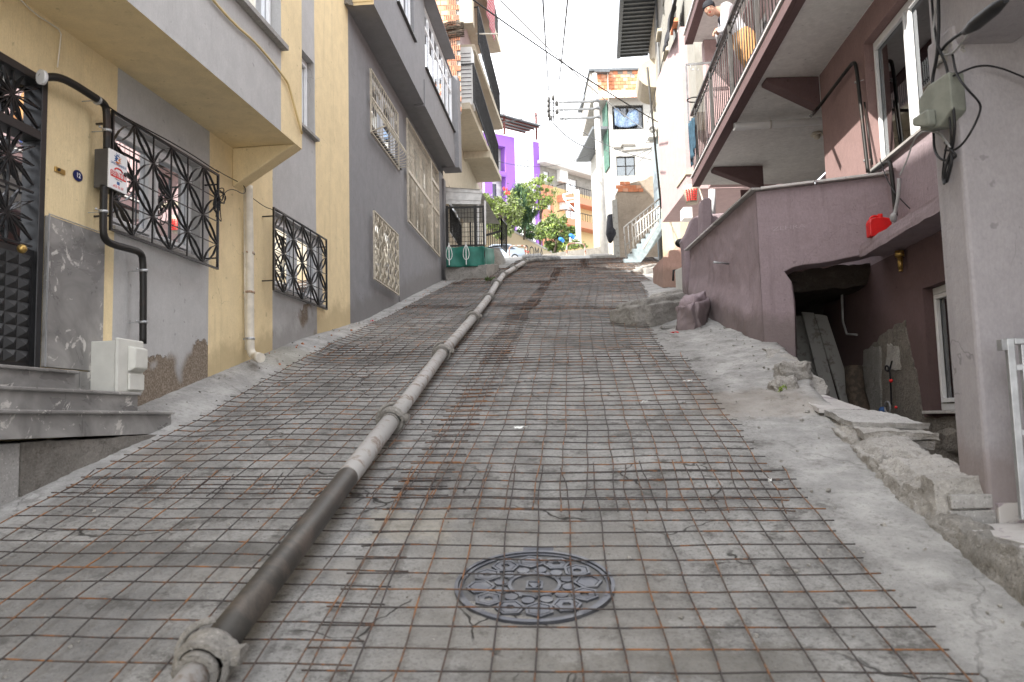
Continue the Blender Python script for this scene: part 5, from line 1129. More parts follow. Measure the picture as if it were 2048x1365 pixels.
a, b = onY(1353, 560, 14.6), onY(1384, 560, 14.0); cf = Fr((a.x, a.y), math.atan2(b.x-a.x, b.y-a.y), 1); Lc = (b-a).length; zc_a, zc_b = onY(1370, 592, 14.2).z, onY(1370, 532, 14.2).z
m = MB(); m.fbox(cf, 0, Lc*.55, -.02, .02, zc_a, zc_b); m.fbox(cf, Lc*.57, Lc, -.02, .02, zc_a, zc_b); m.fbox(cf, 0, Lc, -.30, -.02, zc_a, zc_b-.01); build('case', m, M['box_b'], BC, bev=.008)
m = MB(); m.fbox(cf, -.1, .08, -.1, -.02, zc_a-.0, zc_a+.08); build('foot', m, M['brass'], BC)
m = MB(); p = [onY(1375, 548, 13.8), onY(1371, 520, 13.8), onY(1369, 490, 13.8)]; m.tube(p, .035, 12); m.ell(p[0], (.05, .05, .05)); m.ell(p[2]+Vector((-.06, 0, .03)), (.10, .06, .08))
setp(build('standpipe', m, M['gaspipe']), 'black standpipe with a wrapped top beside the beige meter cabinet', 'pipe')
m = MB(); P = [onY(1346, 562, 14.9), onY(1347, 541, 14.9), onY(1354, 541, 14.9)]; m.tube(P, .02, 6); setp(build('steel_bracket', m, M['black_m']), 'small black steel bracket left of the meter cabinet', 'bracket')
# mauve stepped porch parapet behind
def wpoly(name, px, y, th, mats, parent=None, bev=.02, **kw):
    P = [onY(u, v, y) for u, v in px]; m = MB(); m.poly(P, Vector((0, th, 0))); return build(name, m, M[mats], parent, bev, **kw)
wpoly('far_parapet', [(1372, 620), (1368, 500), (1364, 480), (1375, 462), (1384, 438), (1394, 432), (1405, 430), (1460, 425), (1500, 415), (1500, 600)], 13.3, .25, 'purple', MH)
wpoly('far_pier', [(1400, 510), (1404, 402), (1408, 396), (1420, 395), (1424, 400), (1424, 510)], 12.9, .25, 'purple', MH)
m = MB(); m.cyl(onY(1424, 432, 13.9), onY(1424, 380, 13.9), .06, 14); setp(build('white_post', m, M['pvc']), 'short white pipe post under the far end of the balcony', 'post')
m = MB(); m.tube([onY(1399, 378, 14.6), onY(1407, 405, 13.2), onY(1413, 428, 13.0)], .014, 6); setp(build('bamboo_stick', m, M['cream_m']), 'thin pale stick propped from the balcony corner to the parapet', 'stick')
SW = thing('salmon_steps', 'salmon pink rough plaster stepped wall beside the meter cabinet', 'steps', onG(1350, 560))
a = 16.4
for i, (u0, u1, vt) in enumerate(((1326, 1342, 515), (1341, 1360, 500), (1359, 1390, 486))):
    P = [onY(u0, 575, a), onY(u1, 575, a), onY(u1, vt, a), onY(u0, vt, a)]; dd = Vector((0, 1.2, 0))
    cs = [P[0], P[1], P[1]+dd, P[0]+dd, P[3], P[2], P[2]+dd, P[3]+dd]; rough('step', cs, M['salmon'], SW, 22, .010, 6, 30+i, .0)
# ================================================================ brick house with balconies, left beyond the grey house
BHs = lambda y: GW.y(y)
BH = thing('balcony_house', 'unfinished cream and brick house with long railed balconies beyond the grey house', 'house', GW.w(BHs(24), 0, base(24)))
s0b, s1b = BHs(20.32), BHs(29.0); zB1 = onY(912, 222, 20.9).z
zB1 = onY(943, 219, 20.9).z
zB2 = onY(988, 262, 27.6).z
print('ZB', zB1, zB2, ZG)
m = MB(); wallgrid(m, GW, [s0b, s1b], [2.5, zB1, zB2+3.2], -.02, [(BHs(21.3), BHs(23.6), 4.9, 6.2), (BHs(22.0), BHs(23.0), zB1+.2, zB1+2.3), (BHs(25.5), BHs(26.8), zB1+.9, zB1+2.2)], lambda i, j, s, z: 0 if z < zB1 else 1, .15)
m.quad(GW.w(s1b, 0, 3), GW.w(s1b, -8, 3), GW.w(s1b, -8, zB2+3.2), GW.w(s1b, 0, zB2+3.2), 0); build('wall', m, [M['cream'], M['pinkw']], BH)
m = MB(); m.fbox(GW, s0b+.3, s1b-.01, -.6, -.5, 2.5, zB2+3.1); m.fbox(GW, s0b, s1b, -8, 0, zB2+3.1, zB2+3.3); build('dark_core', m, M['inner'], BH)
# brick end wall facing down the street: each brick laid
m = MB(); m.fbox(GW, s0b-.02, s0b, -7, .50, ZG-.6, zB2+3.1); build('mortar_wall', m, M['conc_l'], BH)
M['brick'] = flat('terracotta_brick', (.60, .27, .16), .85, 0, .22, 3, .3, 37); M['brick2'] = flat('pale_terracotta', (.66, .36, .24), .85, 0, .15, 3, .3, 37)
bw, bh = .195, .135; pf = Fr(tuple(GW.w(s0b, 0, 0)[:2]), R(4.6-90), -1)
brm = {}
for vv in range(6):
    mm = MB(); rr = random.Random(vv)
    mm.fbox(Fr((0, 0), R(4.6-90), -1), .004, bw-.008, .0, .03+.012*rr.random(), .004, bh-.008)
    if vv >= 4:
        for q in range(3):
            for w in range(3): mm.fbox(Fr((0, 0), R(4.6-90), -1), .03+q*.05, .055+q*.05, .03, .044, .02+w*.037, .042+w*.037, 1)
    me = bpy.data.meshes.new('brick'); me.from_pydata(mm.v, [], mm.f); me.materials.append(M['brick'] if vv % 2 else M['brick2']); me.materials.append(M['inner']); me.polygons.foreach_set('material_index', mm.m); brm[vv] = me
rr = random.Random(5); j = 0; z = ZG-.55
while z < ZG+2.6:
    a = -.50+(bw/2 if j % 2 else 0)
    while a < 1.0:
        p = pf.w(a, .02, z); o = bpy.data.objects.new('brick', brm[rr.choice([4, 5]) if a < -.3 else rr.randrange(4)]); COL.objects.link(o); o.parent = BH; o.location = p-ORG[BH.name]; a += bw
    z += bh; j += 1
m = MB(); m.fbox(GW, s0b-.05, s0b+.28, .50, .84, onY(925, 50, 20.3).z, zB2+3.1); build('corner_pier', m, M['cream'], BH, bev=.01)
for zz, zt_, nm in ((zB1, 1.05, 0), (zB2, 1.05, 1), (zB2+2.75, .9, 2)):
    a0 = BHs(20.9 if nm == 0 else 21.4); oo = .76 if nm == 0 else .86
    P = [GW.w(a0, -.02, zz), GW.w(a0, oo-.12, zz), GW.w(BHs(22.6), oo, zz), GW.w(BHs(27.6), oo+.06, zz), GW.w(BHs(27.6), -.02, zz)]
    c = [P[0], P[1], P[3], P[4]]; rough('balcony_slab', [p for p in c]+[p+Vector((0, 0, .17)) for p in c], M['cream'], BH, 20, .012, 3, 50+nm)
    if nm == 0:
        m = MB(); m.fbox(GW, BHs(24.3), BHs(24.6), -.02, oo+.03, zz-.22, zz); build('beam', m, M['cream'], BH, bev=.01)
    m = MB(); b0, b1 = a0+.05, BHs(27.5); m.fbox(GW, b0, b1, oo-.04, oo, zz+zt_+.17, zz+zt_+.21); m.fbox(GW, b0, b1, oo-.03, oo-.01, zz+.25, zz+.28); m.fbox(GW, b0, b0+.03, -.0, oo, zz+zt_+.17, zz+zt_+.2); RL = build('railing_frame', m, M['black_m'], BH)
    for i in range(56):
        a = b0+(b1-b0)*i/55; m = MB(); m.bar(GW.w(a, oo-.02, zz+.17), GW.w(a, oo-.02, zz+zt_+.18), .022 if i % 9 else .04); build('railing_bar', m, M['black_m'], RL)
# rolled wire bundle and planks on the grey roof edge
m = MB(); rw = random.Random(9); cw = pf.w(-.12, .12, onY(895, 62, 20.2).z)
for q in range(46):
    z_ = rw.uniform(-.22, .22); m.tube(smooth([cw+pf.d*-.5+Vector((0, rw.uniform(-.1, .1), z_*.7)), cw+pf.d*-.2+Vector((0, rw.uniform(-.1, .1), z_+.05)), cw+pf.d*.15+Vector((0, rw.uniform(-.1, .1), z_-.04)), cw+pf.d*.42+Vector((0, rw.uniform(-.1, .1), z_*.9))], 1), .008, 4)
setp(build('wire_bundle', m, M['bark']), 'dark bundle of old wires heaped against the bare brick wall', 'wire bundle')
# satellite-like grey cabinet (fridge back) on the balcony
FB = thing('fridge', 'old fridge with its coiled back showing at the near end of the first balcony', 'fridge', GW.w(BHs(21.1), .1, zB1+.17))
m = MB(); c0_ = GW.w(BHs(21.05), .36, zB1+.17); ff = Fr(tuple(c0_[:2]), R(4.6+90), 1); m.fbox(ff, 0, .34, -.5, 0, zB1+.17, zB1+1.75); build('body', m, M['white_m'], FB, bev=.01)
m = MB()
for q in range(12): z_ = zB1+.35+q*.11; m.tube([ff.w(.03, .02, z_), ff.w(.31, .02, z_)], .008, 5)
build('coil', m, M['black_m'], FB)
# red striped rug over the top railing
M['rug'] = None
k = N('striped_rug', .95); x = k.xyz(); w_ = k.n('ShaderNodeTexWave'); w_.inputs['Scale'].default_value = 3.2; w_.bands_direction = 'Z'; w_.inputs['Distortion'].default_value = 1.5; k.l(k.pos, w_.inputs['Vector']); M['rug'] = k.done(k.mix(k.mr(w_.outputs['Fac'], .3, .45), (.55, .03, .06), k.mix(k.mr(w_.outputs['Fac'], .75, .85), (.03, .03, .03), (.6, .5, .5))))
rz = zB2+2.75+.9+.2
cloth('striped_rug', lambda a, b: (GW.w(BHs(23.4)+a*2.2, .80+.12*math.sin(b*2.6), zB2+4.1-b*1.9), GW.n), 20, 16, M['rug'], 'red striped rug hung over the topmost balcony railing', 'rug', .06, 2)
m = MB(); m.tube([GW.w(BHs(21.6), .75, zB2+.55), GW.w(BHs(22.1), 1.4, zB2+.75)], .022, 8); setp(build('cantilever_pole', m, M['pvc_b']), 'pale steel arm sticking out over the street from the second balcony', 'pole')
window(BH, GW, BHs(21.3), BHs(23.6), 4.9, 6.2, -.1, 3, curtain=1, w=.06)
window(BH, GW, BHs(22.0), BHs(23.0), zB1+.2, zB1+2.3, -.1, 1, curtain=1, w=.07); window(BH, GW, BHs(25.5), BHs(26.8), zB1+.9, zB1+2.2, -.1, 2, curtain=1, w=.06)
# awning, fenced yard with green tarpaulin
yA = 20.6
AW = thing('awning', 'white sheet metal awning on thin posts over the small fenced yard', 'awning', onY(925, 410, yA))
P = [onY(884, 408, yA-.3), onY(884, 375, yA-.3), onY(965, 380, yA-.3), onY(961, 409, yA-.3)]
m = MB(); nn = 4
for i in range(nn):
    f0, f1 = i/nn, (i+1)/nn; a, b, c, d = P[0].lerp(P[1], f0), P[0].lerp(P[1], f1), P[3].lerp(P[2], f1), P[3].lerp(P[2], f0); of = Vector((0, -.015*(i % 2), 0)); m.poly([a+of, d+of, c+of, b+of], Vector((0, .01, 0)))
build('fascia_sheet', m, M['corr_w'], AW)
m = MB(); A_, B_, C_, D_ = onY(882, 374, yA-.35), onY(960, 379, yA-.35), onY(998, 404, yA+1.9), onY(905, 396, yA+1.9); nn = 26
C_.z = B_.z-.02; D_.z = A_.z-.02; C_ = Vector((onZ(996, 403, B_.z+.0).x, 24.0, B_.z)); D_ = Vector((-1.4, 24.0, A_.z)); C_.x = min(C_.x, 0.3)
V = []
for i in range(nn+1): f_ = i/nn; h_ = .018*(i % 2); V += [A_.lerp(D_, f_)+Vector((0, 0, h_)), B_.lerp(C_, f_)+Vector((0, 0, h_))]
m.add(V, [(2*i, 2*i+1, 2*i+3, 2*i+2) for i in range(nn)]); build('roof_sheet', m, M['corr_w'], AW)
m = MB()
for u, vb, yy in ((956, 490, yA), (970, 490, yA+.6)): m.bar(onY(u, vb, yy), onY(u, 402, yy), .05)
build('post', m, M['white_m'], AW)
YB = thing('yard_wall', 'low rough concrete yard wall under the green tarpaulin', 'wall', onG(930, 562))
a, b = onG(891, 562), onG(973, 562); a.y = b.y = 19.7; c = [Vector((a.x, 19.7, 2.9)), Vector((b.x, 19.6, 2.9)), Vector((b.x+.25, 22.2, 3.3)), Vector((a.x, 22.2, 3.3))]; zt_ = onY(930, 533, 19.7).z
rough('concrete_body', c+[Vector((p.x, p.y, zt_+(.5 if i > 1 else 0))) for i, p in enumerate(c)], M['conc'], YB, 16, .03, 3, 3)
zt2 = onY(930, 492, 19.65).z; xa, xb = onY(892, 500, 19.65).x, onY(968, 500, 19.65).x
def tarp(a, b):
    if a < .7: p = Vector((xa+(xb-xa)*a/.7, 19.62, zt_-.03+(zt2-zt_)*b)); n_ = Vector((0, -1, 0))
    else: t_ = (a-.7)/.3; p = Vector((xb+.22*t_, 19.62+2.4*t_, zt_-.05+(zt2-zt_)*b+.45*t_)); n_ = Vector((1, 0, 0))
    return p, n_
cloth('green_tarpaulin', tarp, 60, 14, M['green_t'], 'green tarpaulin tied round the small yard fence', 'tarpaulin', .05, 3)
YF = thing('yard_fence', 'thin white yard fence with heart scrolls behind and over the green tarpaulin', 'fence', Vector((xa, 19.6, zt_)))
for u in (898, 932):
    m = MB(); x_ = onY(u, 500, 19.5).x; m.bar(Vector((x_, 19.5, zt_)), Vector((x_, 19.5, zt2+.05)), .018); 
    for sg in (-1, 1): m.tube([Vector((x_+sg*.085*math.sin(w)*(1.2-w/4), 19.5, zt_+.12+.28*(1-math.cos(w))*.5+.08*w/3)) for w in np.linspace(.1, 3.0, 12)], .008, 5)
    build('heart_scroll', m, M['white_m'], YF)
x0_, x1_ = xa, xb
for i in range(13): m = MB(); x_ = x0_+(x1_-x0_)*i/12; m.bar(Vector((x_, 19.72, zt_)), Vector((x_, 19.72, zt2+.95)), .009); build('mesh_wire', m, M['black_m'], YF)
for i in range(9): m = MB(); z_ = zt2+.95*i/8; m.bar(Vector((x0_, 19.73, z_)), Vector((x1_, 19.73, z_)), .009); build('mesh_wire', m, M['black_m'], YF)
m = MB(); m.bar(Vector((x0_, 19.75, zt2+.03)), Vector((x1_, 19.75, zt2+.03)), .03); m.bar(Vector((x1_, 19.75, zt_)), Vector((x1_, 19.75, onY(960, 412, 19.75).z)), .045); m.bar(Vector((x1_-.22, 20.2, zt_)), Vector((x1_-.22, 20.2, onY(950, 412, 20.2).z)), .07); m.bar(Vector((x0_+.02, 19.9, zt_)), Vector((x0_+.02, 19.9, onY(895, 412, 19.9).z)), .06); m.bar(Vector((x0_, 19.9, onY(895, 416, 19.9).z)), Vector((x1_, 19.9, onY(895, 416, 19.9).z)), .04); build('frame', m, M['black_m'], YF)
# barred opening behind, pale pier, black fence and stone pier
WG = thing('barred_gate', 'dark iron bars in front of the cream wall behind the yard', 'iron bars', onY(905, 490, 22)); 
for i in range(14):
    f_ = i/13; a = onY(898+24*f_, 488+6*f_, 21.5+2*f_); b = onY(898+24*f_, 412+40*f_, 21.5+2*f_); m = MB(); m.bar(a, b, .03); build('bar', m, M['black_m'], WG)
m = MB(); m.bar(onY(898, 412, 21.5), onY(922, 452, 23.5), .05); m.bar(onY(898, 488, 21.5), onY(922, 494, 23.5), .05); build('frame', m, M['black_m'], WG)
a, b = onG(974, 536), onG(1014, 532); a.y, b.y = 25.2, 25.4; zt_ = onY(990, 493, 25.3).z
c = [Vector((a.x, 25.2, 4.2)), Vector((b.x+.03, 25.2, 4.2)), Vector((b.x+.2, 27.5, 4.7)), Vector((a.x, 27.5, 4.7))]; t_ = [Vector((a.x, 25.2, zt_)), Vector((b.x-.22, 25.3, zt_)), Vector((b.x-.1, 27.5, zt_+.1)), Vector((a.x, 27.5, zt_+.1))]
setp(rough('stone_pier', c+t_, M['conc'], None, 16, .03, 3, 6, .15), 'rough pale concrete pier beyond the green tarpaulin', 'pier')
IF = thing('iron_fence', 'black iron fence with gate leaf above the rough pale pier', 'fence', onY(985, 492, 25.6))
def fence(parent, a0, b0, a1, b1, n, w=.02, rail=.035, mat='black_m', every=0):
    "a = bottom, b = top, from station 0 to 1"
    m = MB(); m.bar(a0, a1, rail); m.bar(b0, b1, rail); f = build('rail', m, M[mat], parent)
    for i in range(n+1):
        t = i/n; m = MB(); m.bar(a0.lerp(a1, t), b0.lerp(b1, t), w*(2.6 if every and i % every == 0 else 1)); build('upright', m, M[mat], parent)
fence(IF, onY(941, 500, 25.4), onY(941, 440, 25.4), onY(1003, 492, 25.5), onY(1003, 438, 25.5), 14, every=14)
fence(IF, onY(1003, 494, 25.5), onY(1003, 438, 25.5), onY(1013, 505, 27.8), onY(1013, 450, 27.8), 7, every=7)
m = MB(); m.bar(onY(972, 471, 25.4), onY(1003, 462, 25.45), .06); m.tube(smooth([onY(1003, 450, 25.4), onY(998, 462, 25.4), onY(998, 472, 25.4), onY(1003, 484, 25.4)], 2), .02, 6); build('brace', m, M['black_m'], IF)
# ================================================================ crest of the street: hoops, low wall, cross street, car, retaining wall
for (ul, ur, vt, vb, lab) in ((1018, 1054, 492, 514, 'left rusty steel hoop barrier on the crest, in front of the silver car'), (1134, 1171, 487, 518, 'right rusty red and white steel hoop barrier on the crest')):
    yy = 34.5; A, B = onY(ul, vb, yy), onY(ur, vb, yy); T = onY((ul+ur)/2, vt, yy).z; A.z = B.z = gz(A.x, yy)-.05; r_ = .16
    pts = [A, Vector((A.x, yy, T-.22)), Vector((A.x+.03, yy, T-.08)), Vector((A.x+.14, yy, T)), Vector((B.x-.14, yy, T)), Vector((B.x-.03, yy, T-.08)), Vector((B.x, yy, T-.22)), B]
    m = MB(); m.tube(smooth(pts, 2), .034, 10); setp(build('hoop_barrier', m, M['hoop']), lab, 'barrier', 'steel hoop barriers across the crest')
LWl = thing('low_wall', 'low dark grey concrete kerb wall across the top of the street', 'low wall', onY(1150, 515, 37))
a, b = onY(1085, 516, 44), onY(1212, 512, 39); T0, T1 = onY(1085, 509, 44).z, onY(1212, 493, 39).z
for i in range(4):
    p, q = a.lerp(b, i/4), a.lerp(b, (i+1)/4-.004); z0_, z1_ = T0+(T1-T0)*i/4, T0+(T1-T0)*(i+1)/4
    rough('wall_block', [Vector((p.x, p.y, p.z-1)), Vector((q.x, q.y, q.z-1)), Vector((q.x, q.y+.35, q.z-1)), Vector((p.x, p.y+.35, p.z-1)), Vector((p.x, p.y, z0_)), Vector((q.x, q.y, z1_)), Vector((q.x, q.y+.35, z1_)), Vector((p.x, p.y+.35, z0_))], M['conc_d'], LWl, 8, .02, 2, i)
# retaining wall with fence
RWt = thing('retaining_wall', 'cream rendered retaining wall with scrawled graffiti behind the car', 'retaining wall', onY(1050, 515, 76))
A, B = (900, 62), (1107, 96); fa = onY(930, 500, 70); fb = onY(1108, 500, 79); RTf = Fr((fa.x, fa.y), math.atan2(fb.x-fa.x, fb.y-fa.y), 1)
def rt(u, v): return RTf.px(u, v)
pt_ = [(930, 400), (962, 420), (1000, 445), (1030, 460), (1060, 477), (1107, 502)]; top = [rt(u, v+6) for u, v in pt_]
poly = [(top[0][0], rt(930, 540)[1]), (rt(1107, 515)[0], rt(1107, 515)[1]-.6)]+top[::-1]
m = MB(); m.poly([RTf.w(a, 0, z) for a, z in poly], RTf.n*-.5); build('wall', m, M['cream'], RWt)
m = MB(); m.poly([RTf.w(a, .03, z) for a, z in top]+[RTf.w(a, .03, z+.18) for a, z in top[::-1]], RTf.n*-.6); build('coping', m, M['conc_l'], RWt)
t_ = rt(1069, 506); text('ROMA', RWt, RTf.w(t_[0], .0, t_[1]), RTf.d, (0, 0, 1), 1.5, M['black_m'], name='graffiti', width=2.6, lift=.01)
t_ = rt(1045, 505); text('ez', RWt, RTf.w(t_[0], .0, t_[1]), RTf.d, (0, 0, 1), 1.4, M['ink_red'], name='graffiti', width=1.9, lift=.01)
RFn = thing('wall_fence', 'long black iron fence stepping down along the cream retaining wall', 'fence', onY(1040, 470, 90))
tp = top
for (a, za_), (b, zb_) in zip(tp, tp[1:]):
    nb = max(4, int((b-a)/.45)); fence(RFn, RTf.w(a, -.1, za_+.2), RTf.w(a, -.1, za_+1.9), RTf.w(b, -.1, zb_+.2), RTf.w(b, -.1, zb_+1.9), min(nb, 22), .06, .09, every=max(5, nb//2))
# parked car on the cross street, seen from behind its right rear corner
M['carpaint'] = flat('silver_blue_car_paint', (.36, .41, .47), .3, .5, .03, spec=.6); M['cardark'] = flat('car_glass', (.05, .06, .075), .12, 0, .1, spec=.6); M['tyre'] = flat('tyre_rubber', (.03, .03, .03), .8, 0, .2); M['taill'] = flat('tail_light_red', (.45, .02, .02), .3)
ccx = onY(1020, 514, 68); gzc = onY(1043, 517, 68).z-.18
CAR = thing('parked_car', 'silver blue car parked against the retaining wall, half hidden by the pier', 'car', Vector((ccx.x-1.6, 68, gzc)))
cfm = Fr((ccx.x-3.3, 68.6), R(82), 1)   # nose away to the left, tail to the right
Lc_ = 4.45; prof = [(0, .35), (0, .75), (.25, .92), (1.15, 1.0), (1.75, 1.42), (3.2, 1.46), (3.95, 1.08), (4.38, 1.02), (4.45, .6), (4.40, .33)]
m = MB(); secs = [(-.86, .94), (-.80, 1.0), (-.3, 1.0), (.3, 1.0), (.80, 1.0), (.86, .94)]; V = []
for (t_, sc_) in secs:
    for a, z in prof:
        inset = .16*max(0, (z-.98)/.48)*(1 if t_ > 0 else -1); V.append(cfm.w(a*1.0, t_-inset*(abs(t_)/.86), gzc+(.33+(z-.33)*sc_ if z < 1.02 else z)))
kk = len(prof); F = []
for i in range(len(secs)-1):
    for j in range(kk): F.append((i*kk+j, i*kk+(j+1) % kk, (i+1)*kk+(j+1) % kk, (i+1)*kk+j))
F.append(tuple(range(kk))); F.append(tuple((len(secs)-1)*kk+j for j in range(kk))[::-1]); m.add(V, F, 0, False); build('body', m, M['carpaint'], CAR, bev=.05)
m = MB(); m.poly([cfm.w(3.26, .45, gzc+1.41), cfm.w(3.88, .60, gzc+1.10), cfm.w(3.88, -.60, gzc+1.10), cfm.w(3.26, -.45, gzc+1.41)], Vector((.03, 0, .035))); build('rear_window', m, M['cardark'], CAR)
m = MB(); m.poly([cfm.w(1.4, .845, gzc+1.04), cfm.w(3.7, .845, gzc+1.04), cfm.w(3.2, .74, gzc+1.38), cfm.w(1.85, .74, gzc+1.38)], cfm.n*.03); build('side_window', m, M['cardark'], CAR)
for sx in (.78, 3.62):
    for st in (-1, 1):
        c = cfm.w(sx, .80*st, gzc+.31); m = MB(); m.cyl(c-cfm.n*.10, c+cfm.n*.10, .31, 20); w_ = build('wheel', m, M['tyre'], CAR, bev=.02); m = MB(); m.cyl(c+cfm.n*.08*st, c+cfm.n*.115*st, .19, 16); build('rim', m, M['galv'], w_)
for st in (-1, 1): m = MB(); c = cfm.w(4.40, .66*st, gzc+.88); m.box(c, (.08, .2, .2)); build('tail_light', m, M['taill'], CAR, bev=.01)
m = MB(); m.fbox(cfm, 4.36, 4.50, -.8, .8, gzc+.38, gzc+.58); build('bumper', m, M['carpaint'], CAR, bev=.03)
# ================================================================ violet and white block of flats
va, vb = onY(978, 400, 84.3), onY(1080, 400, 88.0); PB = Fr((va.x, va.y), math.atan2(vb.x-va.x, vb.y-va.y), 1)
def pb(u, v, t=0): return PB.px(u, v, t)
VBd = thing('violet_building', 'white and violet block of flats with a metal roof shelter on red posts', 'building', PB.w(3, 0, 14))
M['white_b'] = flat('white_paint_wall', (.80, .80, .78), .8, 0, .03)
def bd(u): return pb(u, 380)[0]
zt_ = pb(1030, 276)[1]; z0b = 13.5
cols = [bd(970), bd(1013), bd(1031.5), bd(1068.5), bd(1081)]
wh = (pb(1034, 325)[0], pb(1060, 325)[0], pb(1046, 336)[1], pb(1046, 314)[1]); wh2 = (wh[0], wh[1], pb(1046, 388)[1], pb(1046, 368)[1])
bl = [(bd(985), bd(1013)-.02, pb(1000, 343)[1], pb(1000, 292)[1]), (bd(985), bd(1013)-.02, pb(1000, 400)[1], pb(1000, 352)[1])]
m = MB(); wallgrid(m, PB, cols, [z0b, zt_], 0, [wh, wh2]+bl, lambda i, j, s, z: [1, 1, 0, 1][min(i, 3)], .9)
m.quad(PB.w(cols[-1], 0, z0b), PB.w(cols[-1], -10, z0b), PB.w(cols[-1], -10, zt_), PB.w(cols[-1], 0, zt_), 1); m.fbox(PB, cols[0], cols[-1], -10, 0, zt_, zt_+.25, 0); m.fbox(PB, cols[0], cols[-1]-.05, -1.4, -1.25, z0b, zt_, 0)
build('wall', m, [M['white_b'], M['purple_b']], VBd)
for w_ in (wh, wh2): window(VBd, PB, *w_, -.25, 4, curtain=.5, gm='glass_d', w=.10)
for (a, b, c, d) in bl:
    m = MB(); m.fbox(PB, a, b, -.1, .02, c-.35, c+.05); build('balcony_band', m, M['purple_b'], VBd); m = MB(); m.fbox(PB, a+.2, a+1.2, -1.2, -1.1, c, c+2.0); build('balcony_door', m, M['cardark'], VBd)
rz_ = pb(1000, 258)[1]
SH = [onY(975, 222, 78), onY(1089, 252, 80), onY(1068, 262, 86), onY(975, 245, 86)]
zr = onY(975, 222, 83.5).z; rf_ = [Vector((SH[0].x, 83.5, zr)), Vector((SH[1].x, 85.5, onY(1089, 252, 85.5).z)), Vector((onY(1048, 264, 93).x, 93, onY(1048, 266, 93).z)), Vector((SH[0].x, 92, onY(980, 250, 92).z))]
m = MB(); nn = 40; V = []
for i in range(nn+1): f_ = i/nn; h_ = .12*(i % 2); V += [rf_[0].lerp(rf_[3], f_)+Vector((0, 0, h_)), rf_[1].lerp(rf_[2], f_)+Vector((0, 0, h_))]
m.add(V, [(2*i, 2*i+1, 2*i+3, 2*i+2) for i in range(nn)]); RFS = build('roof_sheet', m, M['corr_d'], VBd)
M['redpost'] = flat('red_oxide_post', (.12, .035, .03), .6)
for u, yy in ((1009, 85), (1073, 87), (1000, 90)): m = MB(); p = onY(u, 268, yy); m.bar(Vector((p.x, yy, zt_)), Vector((p.x, yy, pb(u, 250)[1]+1.0)), .22); build('roof_post', m, M['redpost'], VBd)
for f_ in (.15, .4, .65, .9): m = MB(); m.bar(rf_[0].lerp(rf_[3], f_)-Vector((0, 0, .1)), rf_[1].lerp(rf_[2], f_)-Vector((0, 0, .1)), .12); build('roof_beam', m, M['redpost'], VBd)
# ================================================================ grey, orange and ochre block of flats
oa_, ob_ = onY(1081.5, 400, 88.5), onY(1186, 400, 95); OB = Fr((oa_.x, oa_.y), math.atan2(ob_.x-oa_.x, ob_.y-oa_.y), 1)
def pq(u, v, t=0): return OB.px(u, v, t)
OBd = thing('orange_building', 'grey, orange and ochre block of flats with railed balconies behind the trees', 'building', OB.w(3, 0, 16))
cx = [pq(u, 420)[0] for u in (1081.5, 1108, 1118, 1190)]; zl = [14, pq(1100, 372)[1], pq(1083, 330)[1]]
wn_ = [(pq(1087, 350)[0], pq(1098, 350)[0], pq(1092, 363)[1], pq(1092, 343)[1]), (pq(1092, 410)[0], pq(1103, 410)[0], pq(1097, 419)[1], pq(1097, 397)[1]), (pq(1133, 370)[0], pq(1154, 370)[0], pq(1143, 386)[1], pq(1143, 358)[1]), (pq(1132, 425)[0], pq(1153, 425)[0], pq(1143, 440)[1], pq(1143, 410)[1]), (pq(1137, 470)[0], pq(1156, 470)[0], pq(1146, 486)[1], pq(1146, 460)[1])]
m = MB(); wallgrid(m, OB, cx, zl, 0, wn_, lambda i, j, s, z: 0 if z > zl[1] else [1, 2, 2][min(i, 2)], .3); m.fbox(OB, cx[0], cx[-1], -9, -.6, 14, zl[2], 0)
build('wall', m, [M['conc'], M['orange_b'], M['ochre_b']], OBd)
for w_ in wn_: window(OBd, OB, *w_, -.2, 2, curtain=.5, gm='glass_d', w=.12)
m = MB(); e0, e1 = pq(1080, 325), pq(1190, 350); m.fbox(OB, cx[0]-.6, cx[-1]+1, -9, 1.2, zl[2]-.1, zl[2]+.25); m.poly([OB.w(cx[0]-.6, 1.25, zl[2]), OB.w(cx[-1]+1, 1.25, zl[2]), OB.w(cx[-1]+1, 1.25, zl[2]+.5), OB.w(pq(1148, 335)[0], 1.25, zl[2]+1.6), OB.w(cx[0]-.6, 1.25, zl[2]+.9)], OB.n*-.08); build('roof', m, M['corr_w'], OBd)
for (v0, v1, mm) in ((393, 373, 'orange_b'), (440, 424, 'orange_b')):
    zz = pq(1118, v0)[1]; zt1_ = pq(1118, v1)[1]; m = MB(); m.fbox(OB, cx[2]-.3, cx[3], 0, 1.3, zz-.75, zz); bs = build('balcony', m, M[mm], OBd)
    m = MB(); m.fbox(OB, cx[2]-.3, cx[3], 1.2, 1.26, zt1_-.06, zt1_+.02); m.fbox(OB, cx[2]-.3, cx[2]-.24, 0, 1.2, zt1_-.06, zt1_+.02); [m.fbox(OB, cx[2]-.3+i*.42, cx[2]-.26+i*.42, 1.21, 1.25, zz, zt1_) for i in range(14)]; build('railing', m, M['black_m'], bs)
m = MB(); a, z = pq(1114, 364); b, z2_ = pq(1129, 345); m.fbox(OB, a, b, 0, .5, z, z2_); build('air_conditioner', m, M['white_b'], OBd, bev=.03)
m = MB(); a, z = pq(1119, 420); b, z2_ = pq(1131, 397); m.fbox(OB, a, b, 0, .5, z, z2_); build('white_screen', m, M['white_b'], OBd)
